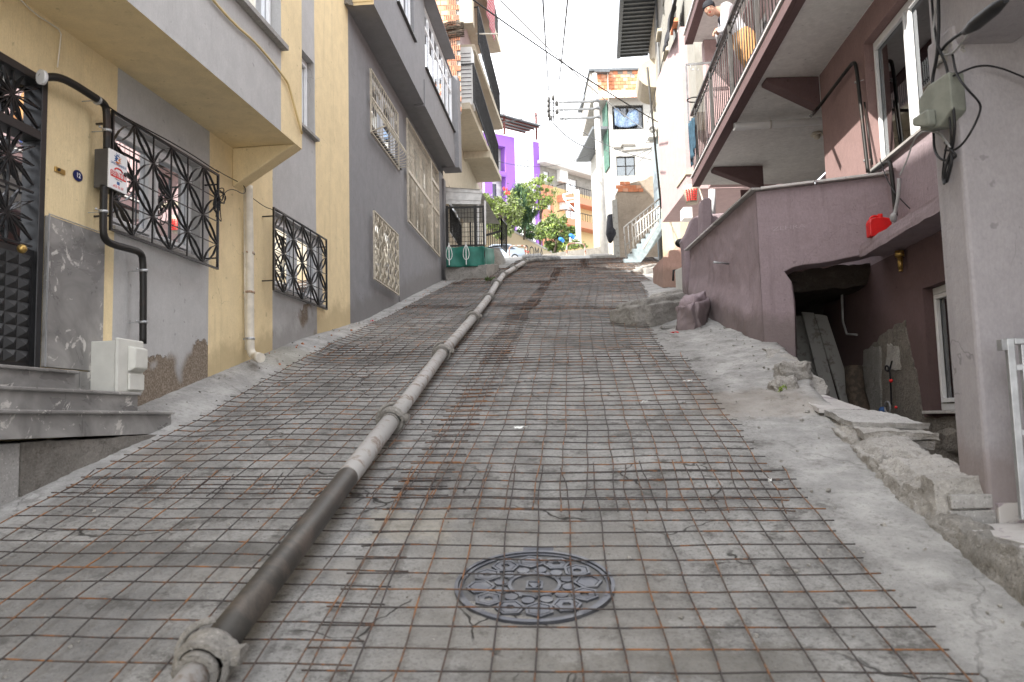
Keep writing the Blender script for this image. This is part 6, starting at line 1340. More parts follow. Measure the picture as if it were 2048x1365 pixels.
# white steel gantry pole
GN = thing('gantry_post', 'white steel post with ladder-like arm beside the concrete pole', 'post', onY(1157, 488, 62))
m = MB(); m.cyl(onY(1158, 492, 60), onY(1153.5, 381, 60), .19, 12); build('post', m, M['white_b'], GN)
for (a, b) in (((1126, 390), (1154, 383)), ((1130, 398), (1155, 396)), ((1126, 390), (1130, 398)), ((1127, 395), (1133, 405)), ((1133, 405), (1154, 403)), ((1133, 405), (1155, 425))):
    m = MB(); m.cyl(onY(*a, 60), onY(*b, 60), .06, 8); build('arm', m, M['white_b'], GN)
# ================================================================ concrete utility pole, crossarms, wires
EP = thing('utility_pole', 'tall tapered concrete utility pole with three crossarms left of the white house', 'utility pole', onY(1210, 507, 37))
pb_, pt_ = onY(1210, 512, 37), onY(1189, 148, 37); m = MB(); m.tube([pb_+Vector((.0, 0, -.4)), pb_.lerp(pt_, .5), pt_], [.19, .155, .115], 16); build('shaft', m, M['pole'], EP)
def pcl(v): f_ = (512-v)/(512-148); return pb_.lerp(pt_, f_)
M['arm'] = flat('weathered_steel_arm', (.16, .165, .17), .6, .2)
for v, ul in ((204, 1117), (219, 1118), (237, 1119)):
    c = pcl(v); m = MB(); e_ = onY(ul, v+1.5, 37); m.bar(c, e_, .085); m.cyl(c-Vector((0, 0, .06)), c+Vector((0, 0, .06)), .17, 14); build('crossarm', m, M['arm'], EP)
    for f_ in (.0, .12):
        m = MB(); p = e_.lerp(c, f_); m.cyl(p, p+Vector((0, 0, .22)), .05, 8); m.cyl(p-Vector((0, 0, .15)), p, .04, 8); build('insulator', m, M['pvc'], EP)
m = MB()
for u in (1098, 1107): m.bar(onY(u, 197, 37), onY(u, 243, 37), .05)
for v in (206, 222, 234): m.bar(onY(1098, v, 37), onY(1119, v+1, 37), .045)
build('insulator_rack', m, M['black_m'], EP)
for u, v in ((1097, 204), (1097, 214), (1097, 224), (1098, 234), (1101, 241), (1113, 212), (1114, 228), (1106, 200)): m = MB(); p = onY(u, v, 37); m.cyl(p, p+Vector((.02, 0, .2)), .075, 8); build('insulator', m, M['box_dk'], EP)
def wire(pa, pb2, r, sag, lab, mat='cable', k_=14):
    P = [pa.lerp(pb2, i/k_)-Vector((0, 0, sag*4*(i/k_)*(1-i/k_))) for i in range(k_+1)]; m = MB(); m.tube(P, r, 5); return setp(build('overhead_wire', m, M[mat]), lab, 'wire', 'overhead wires over the street')
wire(onY(938, -6, 17), onY(1366, 272, 26), .018, .15, 'thick black overhead wire crossing the sky from upper left to the white building')
wire(onY(1085, -10, 17), onY(1099, 205, 37), .022, .2, 'left of the overhead wires rising straight from the insulators out of the picture')
wire(onY(1136, -10, 17), onY(1112, 205, 37), .022, .2, 'pale overhead wire curving up from the insulators out of the picture, the right one', 'arm')
wire(onY(1098, 236, 37), onY(1188, 298, 33), .03, .3, 'bundled black overhead wire sloping down right from the insulators to the pole')
wire(onY(860, 236, 30), onY(1097, 224, 37), .02, .35, 'black overhead wire running left from the insulators past the balconies')
wire(onY(1100, 232, 37), onY(1078, 296, 38), .012, .2, 'short loose wire hanging under the insulators')
wire(onY(1000, 0, 17), onY(1290, 260, 32), .016, .2, 'thin pale wire running parallel under the thick black overhead wire', 'cable_g')
wire(onY(985, 320, 30), onY(1195, 300, 37), .010, .5, 'thin wire sagging between the left balcony and the utility pole')
wire(onY(1120, 232, 37), onY(1310, 322, 28), .014, .3, 'black overhead wire from the insulators past the front of the white house')
# ================================================================ white house with brick attic, facing down the street
yW = 43.0
wa, wb = onY(1224, 400, yW), onY(1330, 400, yW); WF = Fr((wa.x, yW), R(90), 1)
def pw(u, v, t=0): return WF.px(u, v, t)
WH = thing('white_house', 'weathered white house with brick attic and metal eaves, facing down the street', 'house', WF.w(1, 0, base(yW)))
zE = pw(1240, 196)[1]; zA = pw(1240, 138)[1]; wL = lambda u, v=300: pw(u, v)[0]
k1 = (wL(1225, 235), wL(1287, 235), pw(1255, 259)[1], pw(1255, 211)[1]); k2 = (wL(1233, 335), wL(1271, 335), pw(1250, 352)[1], pw(1250, 313)[1])
m = MB(); wallgrid(m, WF, [wL(1222), wL(1340)], [base(yW)-.5, zE], 0, [k1, k2], lambda *a: 0, .25)
sdv = WF.w(wL(1222), 0, 0); bk = onY(1184, 400, yW+6); SF = Fr((sdv.x, sdv.y), math.atan2(bk.x-sdv.x, bk.y-sdv.y), -1); LS = (Vector((bk.x, bk.y, 0))-sdv).length
m.quad(SF.w(0, 0, base(yW)-.5), SF.w(LS, 0, base(yW)-.5), SF.w(LS, 0, zA), SF.w(0, 0, zA)); m.fbox(WF, wL(1222), wL(1340), -6, -.5, base(yW), zE, 0)
build('wall', m, M['white_wall'], WH)
window(WH, WF, *k1, -.2, 4, fm='black_m', gm='glass_d', curtain=0, w=.05); window(WH, WF, *k2, -.15, 2, fm='black_m', gm='corr_w' if 0 else 'glass', curtain=1, w=.05, transom=.5)
for i in range(12): m = MB(); a = k1[0]+(k1[1]-k1[0])*(i+.5)/12; m.bar(WF.w(a, .02, k1[2]), WF.w(a, .02, k1[3]), .02); build('window_bar', m, M['black_m'], WH)
m = MB(); nn = 26; a0, a1 = wL(1196), wL(1302)
V = []
for i in range(nn+1): f_ = i/nn; h_ = .03*(i % 2); V += [WF.w(a0+(a1-a0)*f_, .55+h_, pw(1240, 203)[1]), WF.w(a0+(a1-a0)*f_, .10+h_, zE+.35)]
m.add(V, [(2*i, 2*i+2, 2*i+3, 2*i+1) for i in range(nn)]); build('eaves_sheet', m, M['corr_w'], WH)
M['brickred'] = flat('orange_brick', (.60, .23, .12), .85, 0, .2, 2, .3, 30)
m = MB(); m.fbox(WF, wL(1187), wL(1310), -6, -.35, zE, zA); build('attic_wall', m, M['conc_l'], WH)
m = MB(); m.fbox(WF, wL(1184), wL(1312), -6.2, -.15, zA, zA+.12); build('roof', m, M['corr_d'], WH)
a, b = wL(1190), wL(1300); bw_, bh_ = .26, .20; rr = random.Random(3); j = 0; z = zE+.05
bme = []
for q in range(3):
    mm = MB(); mm.fbox(Fr((0, 0), R(90), 1), .008, bw_-.008, 0, .035+.02*q/2, .008, bh_-.01); me = bpy.data.meshes.new('brick'); me.from_pydata(mm.v, [], mm.f); me.materials.append([M['brickred'], M['brick'], M['brick2']][q]); bme.append(me)
mm = MB()
while z < zA-.15:
    x_ = a+(bw_/2 if j % 2 else 0)
    while x_ < b:
        if not (z > zA-.5 and rr.random() < .25): mm.fbox(WF, x_+.008, x_+bw_-.008, -.35, -.31+.015*rr.random(), z+.008, z+bh_-.012, rr.choice([0, 0, 0, 1, 2]))
        x_ += bw_
    z += bh_; j += 1
build('brickwork', mm, [M['brickred'], M['brick'], M['brick2']], WH, kind='stuff')
m = MB(); P = [onY(1197, 160, yW-.6), onY(1181, 300, yW+5), onY(1168, 303, yW+6)]
M['net'] = flat('old_green_net', (.07, .14, .11), .9, 0, .3, 5)
m = MB(); m.fbox(SF, .3, LS, -.1, .9, onY(1180, 300, yW+4).z-.1, onY(1180, 300, yW+4).z+.05); m.fbox(SF, 0, LS, -.1, .7, zA-.15, zA); build('side_eaves', m, M['corr_d'], WH)
m = MB(); m.fbox(SF, .3, 1.6, .05, .08, pw(1210, 330)[1], pw(1210, 200)[1]); build('green_net', m, M['net'], WH)
k = N('blue_print_cloth', .9); M['bcloth'] = k.done(k.mix(k.mr(k.noise(25, 2), .5, .56), (.10, .15, .24), (.24, .30, .38)))
def cw_(a, b):
    x_ = k1[0]+.1+a*(k1[1]-k1[0])*.78; H_ = k1[3]-k1[2]; dip = max(0, 1-abs(a-.42)/.22)*.42; zt__ = k1[3]-H_*(.12+dip+.12*a); zb__ = k1[2]+H_*(.06+.55*abs(a-.45)**2.2); return WF.w(x_, .06, zt__+(zb__-zt__)*b), WF.n
cloth('blue_cloth', cw_, 18, 8, M['bcloth'], 'pale blue patterned cloth slung in the barred window of the white house', 'cloth', .05, 6)
m = MB(); m.bar(pw_a := WF.w(pw(1244, 303)[0], .02, pw(1244, 303)[1]), WF.w(pw(1306, 297)[0], .02, pw(1306, 297)[1]), .07); build('dark_ledge', m, M['conc_d'], WH)
for (u0, v0, u1, v1) in ((1228, 297, 1245, 296), (1244, 291, 1270, 291), (1244, 291, 1244, 297)): m = MB(); p, q = pw(u0, v0), pw(u1, v1); m.bar(WF.w(p[0], .01, p[1]), WF.w(q[0], .01, q[1]), .10); build('patched_edge', m, M['conc_d'], WH)
m = MB(); a = pw(1226, 508); m.fbox(WF, a[0]-.25, a[0]+.1, .6, 1.0, base(37)+.0, base(37)+.45); setp(build('white_tub', m, M['white_m'], bev=.05), 'white plastic tub at the foot of the utility pole', 'tub')
# stucco wall with brick remnant, plank edge
yS = 29.0; SFw = Fr((0, yS), R(90), 1); ps = lambda u, v: SFw.px(u, v)
ST2 = thing('stucco_wall', 'weathered beige brown stucco wall with a patch of bare bricks, behind the stairs', 'wall', SFw.w(4, 0, base(yS)))
out = [(1238, 530), (1236, 470), (1233, 420), (1232, 388), (1240, 372), (1262, 366), (1290, 359), (1300, 352), (1312, 351), (1320, 352), (1345, 352), (1345, 530)]
m = MB(); m.poly([SFw.w(ps(u, v)[0], 0, ps(u, v)[1]) for u, v in out], (0, .3, 0)); build('wall', m, M['stucco_br'], ST2, bev=.02)
for r_, (v, u0, u1) in enumerate(((367, 1240, 1258), (374.5, 1232, 1276), (381, 1236, 1279), )):
    u = u0
    while u < u1: 
        a, z = ps(u, v+3.4); b, z2_ = ps(u+9.2, v-3.2); m = MB(); m.fbox(SFw, a, b, -.02, .03+.01*random.random(), z, z2_); build('brick', m, M['brickred'] if random.random() < .6 else M['brick2'], ST2); u += 10.2
m = MB(); a = ps(1223, 400); b = ps(1236, 400); m.poly([SFw.w(ps(1224, 402)[0], .1, ps(1224, 402)[1]), SFw.w(ps(1233, 400)[0], .1, ps(1233, 400)[1]), SFw.w(ps(1240, 522)[0], .1, ps(1240, 522)[1]), SFw.w(ps(1228, 520)[0], .1, ps(1228, 520)[1])], (0, .15, 0)); build('weathered_post', m, M['wood_w'], ST2)
m = MB(); m.tube([onY(1222, 432, 29.2), onY(1223, 470, 29.0), onY(1220, 485, 28.9)], [.14, .2, .06], 8); setp(build('hanging_coat', m, M['dark_cloth']), 'dark clothes hanging on the edge of the stucco wall', 'clothes')
# ================================================================ tall white building over the recess, right
wa_, wb_ = onZ(1352, 355, 6.05), onZ(1321.5, 448, 6.05); az_ = math.atan2(wb_.x-wa_.x, wb_.y-wa_.y); WB = Fr((wa_.x, wa_.y), az_, -1)
WBd = thing('white_building', 'tall overexposed white building jutting over a recess, with dark corrugated eaves', 'building', (4.5, 22, base(22)))
yb0, yb1 = WB.y(16.1), WB.y(27.5); ztw = 12.6; zsw = 6.05
h_ = [(WB.y(25.6), WB.y(26.6), 9.0, 10.2), (WB.y(21.6), WB.y(22.1), 10.6, 11.4), (WB.y(19.6), WB.y(20.1), 9.2, 9.9)]
m = MB(); wallgrid(m, WB, [yb0, WB.y(25.0), yb1], [zsw, ztw], 0, h_, lambda i, j, s, z: 1 if i == 0 else 2, .15)
m.quad(WB.w(yb0, 0, zsw), WB.w(yb1, 0, zsw), WB.w(yb1, -3.4, zsw), WB.w(yb0, -3.4, zsw), 2); m.quad(WB.w(yb0, 0, zsw), WB.w(yb0, -3, zsw), WB.w(yb0, -3, ztw), WB.w(yb0, 0, ztw), 1); m.quad(WB.w(yb1, 0, zsw), WB.w(yb1, -3, zsw), WB.w(yb1, -3, ztw), WB.w(yb1, 0, ztw), 2)
build('upper_storeys', m, [M['white_lit'], M['white_lit'], M['cream']], WBd)
m = MB(); m.fbox(WB, yb0+.2, yb1-.1, -.8, -.7, zsw, ztw); build('dark_core', m, M['inner'], WBd)
for q in h_: window(WBd, WB, *q, -.1, 1, curtain=1, w=.06, dark=False)
m = MB(); m.fbox(WB, WB.y(19), yb1+.3, -3.5, 1.0, ztw, ztw+.06)
for i in range(34): a = WB.y(19)+(yb1+.3-WB.y(19))*i/33; m.fbox(WB, a, a+.07, -.0, .98, ztw-.05, ztw)
m.fbox(WB, WB.y(19), yb1+.3, .98, 1.10, ztw-.12, ztw+.16); build('eaves', m, M['corr_d'], WBd)
m = MB(); cc = WB.w(WB.y(26.1), 0, 10.65); a0, a1 = WB.y(25.4), WB.y(26.9); m.poly([WB.w(a0, .0, 10.4)]+[WB.w(a0, .55*math.sin(w), 10.4+.95*(1-math.cos(w))/2+.0) for w in np.linspace(0, math.pi, 12)][1:], WB.d*(a1-a0)); build('rounded_canopy', m, M['cream'], WBd)
for (yy, zz) in ((22.6, 10.9), (21.0, 9.6), (18.6, 9.2), (22.0, 6.9)): m = MB(); m.fbox(WB, WB.y(yy), WB.y(yy)+.7, 0, .12, zz, zz+.09); build('ledge', m, M['cream'] if yy != 18.6 else M['brickred'], WBd)
AC = thing('air_conditioner', 'white air conditioner unit on a bracket at the far end of the tall white building', 'air conditioner', WB.w(WB.y(25.6), .3, 8.0))
a, b = onY(1294, 250, 25.4), onY(1311, 278, 25.4); m = MB(); m.box(((a.x+b.x)/2, 25.5, (a.z+b.z)/2), (b.x-a.x, .6, a.z-b.z)); build('case', m, M['white_m'], AC, bev=.02)
c = Vector(((a.x+b.x)/2, 25.19, (a.z+b.z)/2)); m = MB(); [m.tube([c+Vector((r_*math.cos(w), 0, r_*math.sin(w))) for w in np.linspace(0, 2*math.pi, 17)[:-1]], .008, 4, closed=True) for r_ in (.04, .07, .10)]; build('fan_grille', m, M['black_m'], AC)
m = MB(); m.bar(Vector((a.x, 25.5, b.z-.06)), Vector((b.x+.35, 25.5, b.z-.06)), .04); m.bar(Vector((b.x, 25.5, b.z-.35)), Vector((b.x+.35, 25.5, b.z-.06)), .03); build('bracket', m, M['rail_rust'], AC)
# blue ground-floor strip, recess walls
m = MB(); s_b = WB.y(25.2); m.fbox(WB, s_b, yb1, -.25, -.01, 3.5, zsw+.0); m.fbox(WB, s_b+.15, yb1-.2, -.01, .06, zsw, 9.0); build('blue_wall', m, M['blue_p'], WBd)
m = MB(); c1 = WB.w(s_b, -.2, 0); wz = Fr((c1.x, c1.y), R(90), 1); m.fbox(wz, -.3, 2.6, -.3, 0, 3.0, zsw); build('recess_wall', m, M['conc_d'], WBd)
m = MB(); a = onY(1352, 500, 21.5); m.box((a.x+.45, 22.6, 5.0), (.7, 2.6, 2.1)); build('cream_core', m, M['cream'], WBd)
m = MB(); P = [onY(1298, 463, 24.9), onY(1350, 466, 24.7), onY(1358, 451, 22), onY(1390, 451, 21.6)]; m.tube(P, .022, 6); setp(build('white_conduit', m, M['pvc']), 'thin white conduit along the ceiling of the recess', 'conduit')
PK = thing('pink_building', 'sunlit pale building bay with salmon trim between the mauve balcony and tall white building', 'building', (4.4, 17, base(17)))
m = MB(); a = onY(1378, 345, 17.2); f2 = Fr((a.x, 17.2), R(90), 1); zz0 = onY(1380, 378, 17.2).z
m.fbox(f2, -.05, 2.2, -3.0, 0, zz0, zz0+3.6); build('bay', m, M['pinkw'], PK)
m = MB(); m.fbox(f2, -.08, 2.2, -1, .04, onY(1380, 350, 17.2).z, onY(1380, 340, 17.2).z); build('cornice', m, M['cream'], PK)
LB = thing('laundry_basket', 'cream laundry basket with red lattice hanging below the balcony end', 'basket', onY(1384, 405, 16.4))
c = onY(1384, 408, 16.4); m = MB(); m.tube([c, c+Vector((0, 0, .28)), c+Vector((0, 0, .36))], [.12, .16, .17], 18); build('body', m, M['cream_m'], LB)
for i in range(5):
    for j in range(6): m = MB(); a = -2.4+i*.30; z_ = .05+.04*j; rr_ = .125+.16*z_-.0+.012; m.box(c+Vector((rr_*math.cos(a), rr_*math.sin(a), z_)), (.022, .022, .026), rot=Matrix.Rotation(a, 3, 'Z')); build('opening', m, M['ink_red'], LB)
WBx = thing('meter_box', 'white metal meter box hanging at the edge of the recess', 'meter box', onY(1375, 436, 17.5))
a, b = onY(1367, 414, 17.5), onY(1386, 436, 17.5); m = MB(); m.box(((a.x+b.x)/2, 17.7, (a.z+b.z)/2), (b.x-a.x, .35, a.z-b.z)); build('case', m, M['white_m'], WBx, bev=.01)
# stairs with white railing
yT = 24.0; st = thing('blue_stairs', 'pale blue painted stairs with white tubular railings up to the white building', 'stairs', onY(1250, 528, yT))
n_ = 9; pA, pB = onY(1247, 528, yT), onY(1321, 447, yT+.6); dx = (pB.x-pA.x)/n_; dz = (pB.z-pA.z)/n_
for i in range(n_):
    x_ = pA.x+dx*i; z_ = pA.z+dz*(i+1); m = MB(); m.box((x_+dx*.55, yT+.55, z_-.03), (dx*1.15, 1.0, .06)); build('step', m, M['conc_l'], st)
pts = []
for i in range(n_): pts += [(pA.x+dx*i, pA.z+dz*i), (pA.x+dx*i, pA.z+dz*(i+1))]
pts += [(pB.x, pB.z), (pB.x+.05, pB.z-.35), (pA.x+.3, pA.z-.22), (pA.x, pA.z-.05)]
m = MB(); m.poly([Vector((a, yT, z)) for a, z in pts], (0, .06, 0)); build('stringer', m, M['blue_p'], st)
m = MB(); m.tube([onY(1286, 498, yT-.15), onY(1316, 446, yT-.15)], .035, 8); build('loose_pipe', m, M['white_m'], st)
def rail(yo, a, b, c, d, n):
    A, B, C_, D_ = onY(*a, yT+yo), onY(*b, yT+yo), onY(*c, yT+yo), onY(*d, yT+yo)   # foot0, top0, top1, foot1
    m = MB(); m.tube([A, B, C_], .026, 8); r0 = build('handrail', m, M['rail_rust'], st); m = MB(); m.tube([A.lerp(B, .35), D_.lerp(C_, .3)], .016, 6); build('lower_rail', m, M['rail_rust'], st)
    for i in range(1, n+1): f_ = i/n; m = MB(); m.tube([A.lerp(D_, f_).lerp(B.lerp(C_, f_), .12), B.lerp(C_, f_)], .013, 5); build('baluster', m, M['white_m'], st)
rail(.05, (1267, 495), (1264, 453), (1319, 412), (1319, 447), 10); rail(1.0, (1252, 512), (1248, 455), (1319, 398), (1319, 440), 9)
# dark concrete side block at crest right
gblock('concrete_kerb', 1218, 512, 1246, 518, 1.0, .12, 'conc', 'low concrete kerb hump at the foot of the pale blue stairs', 'kerb', 8, .03, 2, 9, .3)

cloth('black_cloth', lambda a, b: (WB.w(WB.y(17.2)+a*1.3, .12+.25*math.sin(b*1.5), onY(1362, 5, 17.8).z-b*1.1*(1-.25*a)), WB.n), 10, 12, M['dark_cloth'], 'black cloth hanging from an upper window of the tall white building', 'cloth', .06, 8)
for (yy, z0_, z1_) in ((19.0, 6.2, 12.4), (23.4, 6.2, 12.4)):
    m = MB(); m.tube([WB.w(WB.y(yy), .05, z0_), WB.w(WB.y(yy), .05, z1_)], .035, 8); build('downpipe', m, M['arm'], WBd)
for (yy, zz) in ((24.2, 8.3), (20.6, 7.6), (18.2, 8.0)):
    m = MB(); m.fbox(WB, WB.y(yy), WB.y(yy)+.8, .0, .02, zz, zz+1.0); build('shutter', m, M['corr_w'], WBd)
m = MB(); m.tube([WB.w(WB.y(24.6), .06, 6.2), WB.w(WB.y(22.0), .5, 9.6)], .03, 6); setp(build('leaning_pole', m, M['box_dk']), 'thin dark pole leaning up against the tall white building', 'pole')
wire(onY(1290, 262, 32), WB.w(WB.y(17.5), .3, 8.6), .012, .1, 'last length of black wire running along the tall white building')
wire(onY(1210, 300, 36), onY(1308, 292, 28), .012, .35, 'black wire sagging from the utility pole across the white house front')
wire(onY(1250, 360, 36), onY(1306, 300, 28), .012, -.1, 'short black wire rising from the stucco wall top to the air conditioner corner')
# ================================================================ trees and bushes
M['leaf_a'] = flat('olive_leaf', (.16, .19, .085), .7, 0, .35, 4); M['leaf_b'] = flat('conifer_green', (.045, .095, .05), .7, 0, .3, 4); M['leaf_c'] = flat('bright_leaf', (.19, .26, .05), .6, 0, .35, 3); M['leaf_d'] = flat('mid_leaf', (.08, .13, .035), .7, 0, .35, 4)
def tree(name, label, cat, c, rad, n, leaf, mats, seed, trunk=True, base_z=None, droop=0, clumps=44, elong=1.6, hollow=.45):
    rg = np.random.RandomState(seed); c = Vector(c); bz = base_z if base_z is not None else c.z-rad[2]*1.6
    t = thing(name, label, cat, Vector((c.x, c.y, bz)))
    cl = []
    for i in range(clumps):
        d = rg.normal(size=3); d /= np.linalg.norm(d); r_ = rg.uniform(hollow, 1)**.6; cl.append((np.array(c)+d*np.array(rad)*r_, rg.uniform(.13, .26)*max(rad)))
    m = MB()
    if trunk:
        m.tube([Vector((c.x, c.y, bz)), Vector((c.x+.1*rad[0], c.y, bz+(c.z-bz)*.5)), Vector((c.x, c.y, c.z))], [rad[0]*.07, rad[0]*.055, rad[0]*.03], 8)
    for q, _ in cl[:16]:
        q = Vector(q); s_ = Vector((c.x, c.y, bz+(c.z-bz)*rg.uniform(.45, .9))); m.tube([s_, s_.lerp(q, .5)+Vector((0, 0, .06*rad[2])), q], [rad[0]*.025, rad[0]*.018, rad[0]*.008], 5)
    build('trunk', m, M['bark'], t)
    V = np.zeros((n*4, 3)); 
    for i in range(n):
        q, r_ = cl[rg.randint(clumps)]; p = q+rg.normal(size=3)*r_*np.array([.55, .55, .42]); a = rg.normal(size=3); a /= np.linalg.norm(a)
        if droop: a = a*.5+np.array([.2*(p[0]-c.x), 0, 1.0])*droop; a /= np.linalg.norm(a)
        b = np.cross(a, rg.normal(size=3)); b /= np.linalg.norm(b); L1 = leaf*rg.uniform(.6, 1.3); L2 = L1/elong
        V[i*4:i*4+4] = [p-a*L1, p-b*L2*.6, p+a*L1, p+b*L2*.6]
    m = MB(); m.v = [tuple(v) for v in V]; m.f = [(4*i, 4*i+1, 4*i+2, 4*i+3) for i in range(n)]; m.m = [int(rg.randint(len(mats))) for i in range(n)]; m.smooth = [False]*n
    build('crown', m, [M[x] for x in mats], t); return t
def tp(u, v, y): return onY(u, v, y)
px = lambda n, y: n*y/1650
tree('olive_tree', 'pale olive bushy tree left of the dark conifer above the retaining wall', 'tree', tp(1004, 428, 70), (px(40, 70), 1.4, px(46, 70)), 8000, .15, ['leaf_a', 'leaf_a', 'leaf_c'], 1, base_z=tp(1002, 480, 70).z)
tree('conifer_tree', 'dark green feathery conifer in front of the violet building', 'tree', tp(1046, 412, 72), (px(27, 72), 1.2, px(42, 72)), 7000, .28, ['leaf_b', 'leaf_b', 'leaf_d'], 2, base_z=tp(1046, 480, 72).z, droop=.9, elong=5, clumps=46)
tree('slender_tree', 'light green sparse tree with thin upright branches before the violet building', 'tree', tp(1078, 385, 70), (px(34, 70), 1.2, px(40, 70)), 2400, .13, ['leaf_c', 'leaf_c', 'leaf_a'], 3, base_z=tp(1072, 490, 70).z, clumps=30, hollow=.3)
tree('leafy_bush', 'green leafy bush with small blue bags beside the gantry post', 'bush', tp(1108, 468, 64), (px(40, 64), 1.2, px(36, 64)), 7000, .16, ['leaf_d', 'leaf_c', 'leaf_a'], 4, base_z=tp(1108, 505, 64).z)
tree('pale_bush', 'low pale green bush behind the low kerb wall', 'bush', tp(1150, 492, 55), (px(20, 55), .8, px(8, 55)), 1200, .10, ['leaf_c', 'leaf_a'], 5, trunk=False, base_z=tp(1150, 503, 55).z, clumps=14)
tree('dark_bush', 'dark bush growing through the black fence above the retaining wall', 'bush', tp(1062, 462, 76), (px(30, 76), 1.0, px(14, 76)), 1800, .15, ['leaf_d', 'leaf_b'], 6, trunk=False, base_z=tp(1062, 480, 76).z, clumps=18)
tree('olive_tree', 'pale bushy foliage at the left behind the awning roof', 'tree', tp(968, 412, 66), (px(22, 66), 1.2, px(20, 66)), 2200, .15, ['leaf_a', 'leaf_c'], 7, base_z=tp(968, 450, 66).z, clumps=16)
for i, (u, v, s_) in enumerate(((1008, 378, 'ink_red'), (1013, 386, 'rug'))):
    m = MB(); p = tp(u, v, 66); m.ell(p, (.10, .06, .16), nu=8, nv=6); m.ell(p+Vector((.22, 0, -.05)), (.08, .05, .14), nu=8, nv=6); setp(build('hanging_laundry', m, M[s_] if s_ != 'rug' else M['ink_red'], bev=0), ['bright red laundry bundle above the pale olive tree', 'lower red laundry bundle above the pale olive tree'][i], 'laundry')
for i, (u, v) in enumerate(((1143, 472), (1122, 479))):
    m = MB(); p = tp(u, v, 62.2); m.ell(p, (.22, .15, .15), nu=8, nv=6, rot=Matrix.Rotation(.5, 3, 'Y')); m.ell(p+Vector((.15, 0, -.12)), (.12, .1, .16), nu=8, nv=6); setp(build('blue_bag', m, flat('blue_bag%d' % i, (.03, .18, .6), .5)), ['right hand blue plastic bag caught in the leafy bush', 'left hand blue plastic bag caught in the leafy bush'][i], 'bag')
# ================================================================ small litter on the street
def litter(u, v, dims, mat, label, cat, rot=0, shape=0):
    p = onG(u, v); p.z = gz(p.x, p.y)+.05; m = MB(); rr = random.Random(int(u))
    k_ = 6; V = []
    for i in range(k_+1):
        for j in range(4): V.append(p+Vector(((i/k_-.5)*dims[0]*math.cos(rot)-(j/3-.5)*dims[1]*math.sin(rot), (i/k_-.5)*dims[0]*math.sin(rot)+(j/3-.5)*dims[1]*math.cos(rot), dims[2]*rr.random())))
    m.add(V, [(i*4+j, (i+1)*4+j, (i+1)*4+j+1, i*4+j+1) for i in range(k_) for j in range(3)]); o = build('litter', m, M[mat]); s_ = o.modifiers.new('t', 'SOLIDIFY'); s_.thickness = .002; setp(o, label, cat)
litter(1541, 983, (.05, .018, .02), 'white_m', 'curled white paper scrap on the mesh at the right', 'paper', 1.3)
litter(1042, 873, (.09, .04, .02), 'white_m', 'torn white paper scrap among the mesh bars in mid street', 'paper', .2)
litter(1290, 818, (.05, .03, .02), 'white_m', 'small white scrap of paper left of centre on the right mesh', 'paper', .8)
litter(1376, 776, (.08, .035, .02), 'white_m', 'white scrap lying near the right edge of the upper mesh', 'paper', .1)
litter(395, 788, (.06, .03, .01), 'white_m', 'white paper scrap on the pavement beside the beige cabinet', 'paper', .2)
litter(1350, 677, (.10, .04, .02), 'red', 'small red plastic scrap on the pavement below the rounded block', 'plastic scrap', .2)
litter(744, 652, (.05, .05, .02), 'ink_red', 'tiny pink petal on the left mesh', 'petal', .3)
p = onG(1557, 800); t = tree('weed', 'tiny green weed growing at the end of the broken kerb wall', 'weed', Vector((p.x+.0, p.y-.05, gz(p.x, p.y)+.06)), (.05, .04, .02), 40, .018, ['leaf_c'], 9, trunk=False, base_z=gz(p.x, p.y), clumps=8)
p = onG(980, 566); tree('weed', 'small dark weed on the street beside the yard wall corner', 'weed', Vector((p.x, p.y, gz(p.x, p.y)+.08)), (.12, .08, .05), 90, .04, ['leaf_d'], 10, trunk=False, base_z=gz(p.x, p.y), clumps=8)
# ================================================================ woman on the balcony
def skin(name, verts, edges, radii, mat, parent, root=0, sub=2, label=None):
    me = bpy.data.meshes.new(name); o0 = ORG[parent.name]; me.from_pydata([tuple(Vector(v)-o0) for v in verts], edges, []); o = bpy.data.objects.new(name, me); COL.objects.link(o); o.parent = parent; ORG[o.name] = o0
    o.modifiers.new('skin', 'SKIN'); sv = me.skin_vertices[0].data
    for i, r_ in enumerate(radii): sv[i].radius = r_ if hasattr(r_, '__len__') else (r_, r_); sv[i].use_root = (i == root)
    s_ = o.modifiers.new('sub', 'SUBSURF'); s_.levels = s_.render_levels = sub
    bpy.context.view_layer.update(); dg = bpy.context.evaluated_depsgraph_get(); me2 = bpy.data.meshes.new_from_object(o.evaluated_get(dg)); bpy.data.objects.remove(o); bpy.data.meshes.remove(me)
    me2.name = name; me2.materials.clear(); me2.materials.append(mat)
    for p in me2.polygons: p.use_smooth = True; p.material_index = 0
    o = bpy.data.objects.new(name, me2); COL.objects.link(o); o.parent = parent; ORG[o.name] = o0; return setp(o, label)
M['skin'] = flat('skin', (.55, .33, .24), .55, 0, .06); M['sweater'] = flat('white_knit', (.70, .70, .74), .9, 0, .06, 40, .3, 200); M['scarf'] = flat('black_headscarf', (.018, .02, .026), .8, 0, .2); M['tan'] = flat('tan_cardigan', (.52, .28, .12), .85, 0, .12); M['trouser'] = flat('blue_trousers', (.05, .10, .30), .85, 0, .15); M['vest'] = flat('dark_vest', (.06, .06, .08), .9, 0, .2)
yP = 12.3; RT = onY(1437, 62, yP)                     # hands rest on the top rail
rx = RT.x
head = onY(1419, 18, yP-.05); hip = onY(1500, 66, yP+.12); knee = onY(1482, 120, yP+.1); sh = onY(1449, 22, yP+.02)
WM = thing('person', 'woman in black headscarf, white sweater and tan cardigan leaning over the balcony railing', 'person', Vector((hip.x, hip.y, za+.17)))
hipz = za+.17+.86; hip = Vector((BO(yP)+.58, yP+.08, hipz)); ftx = BO(yP)+.30
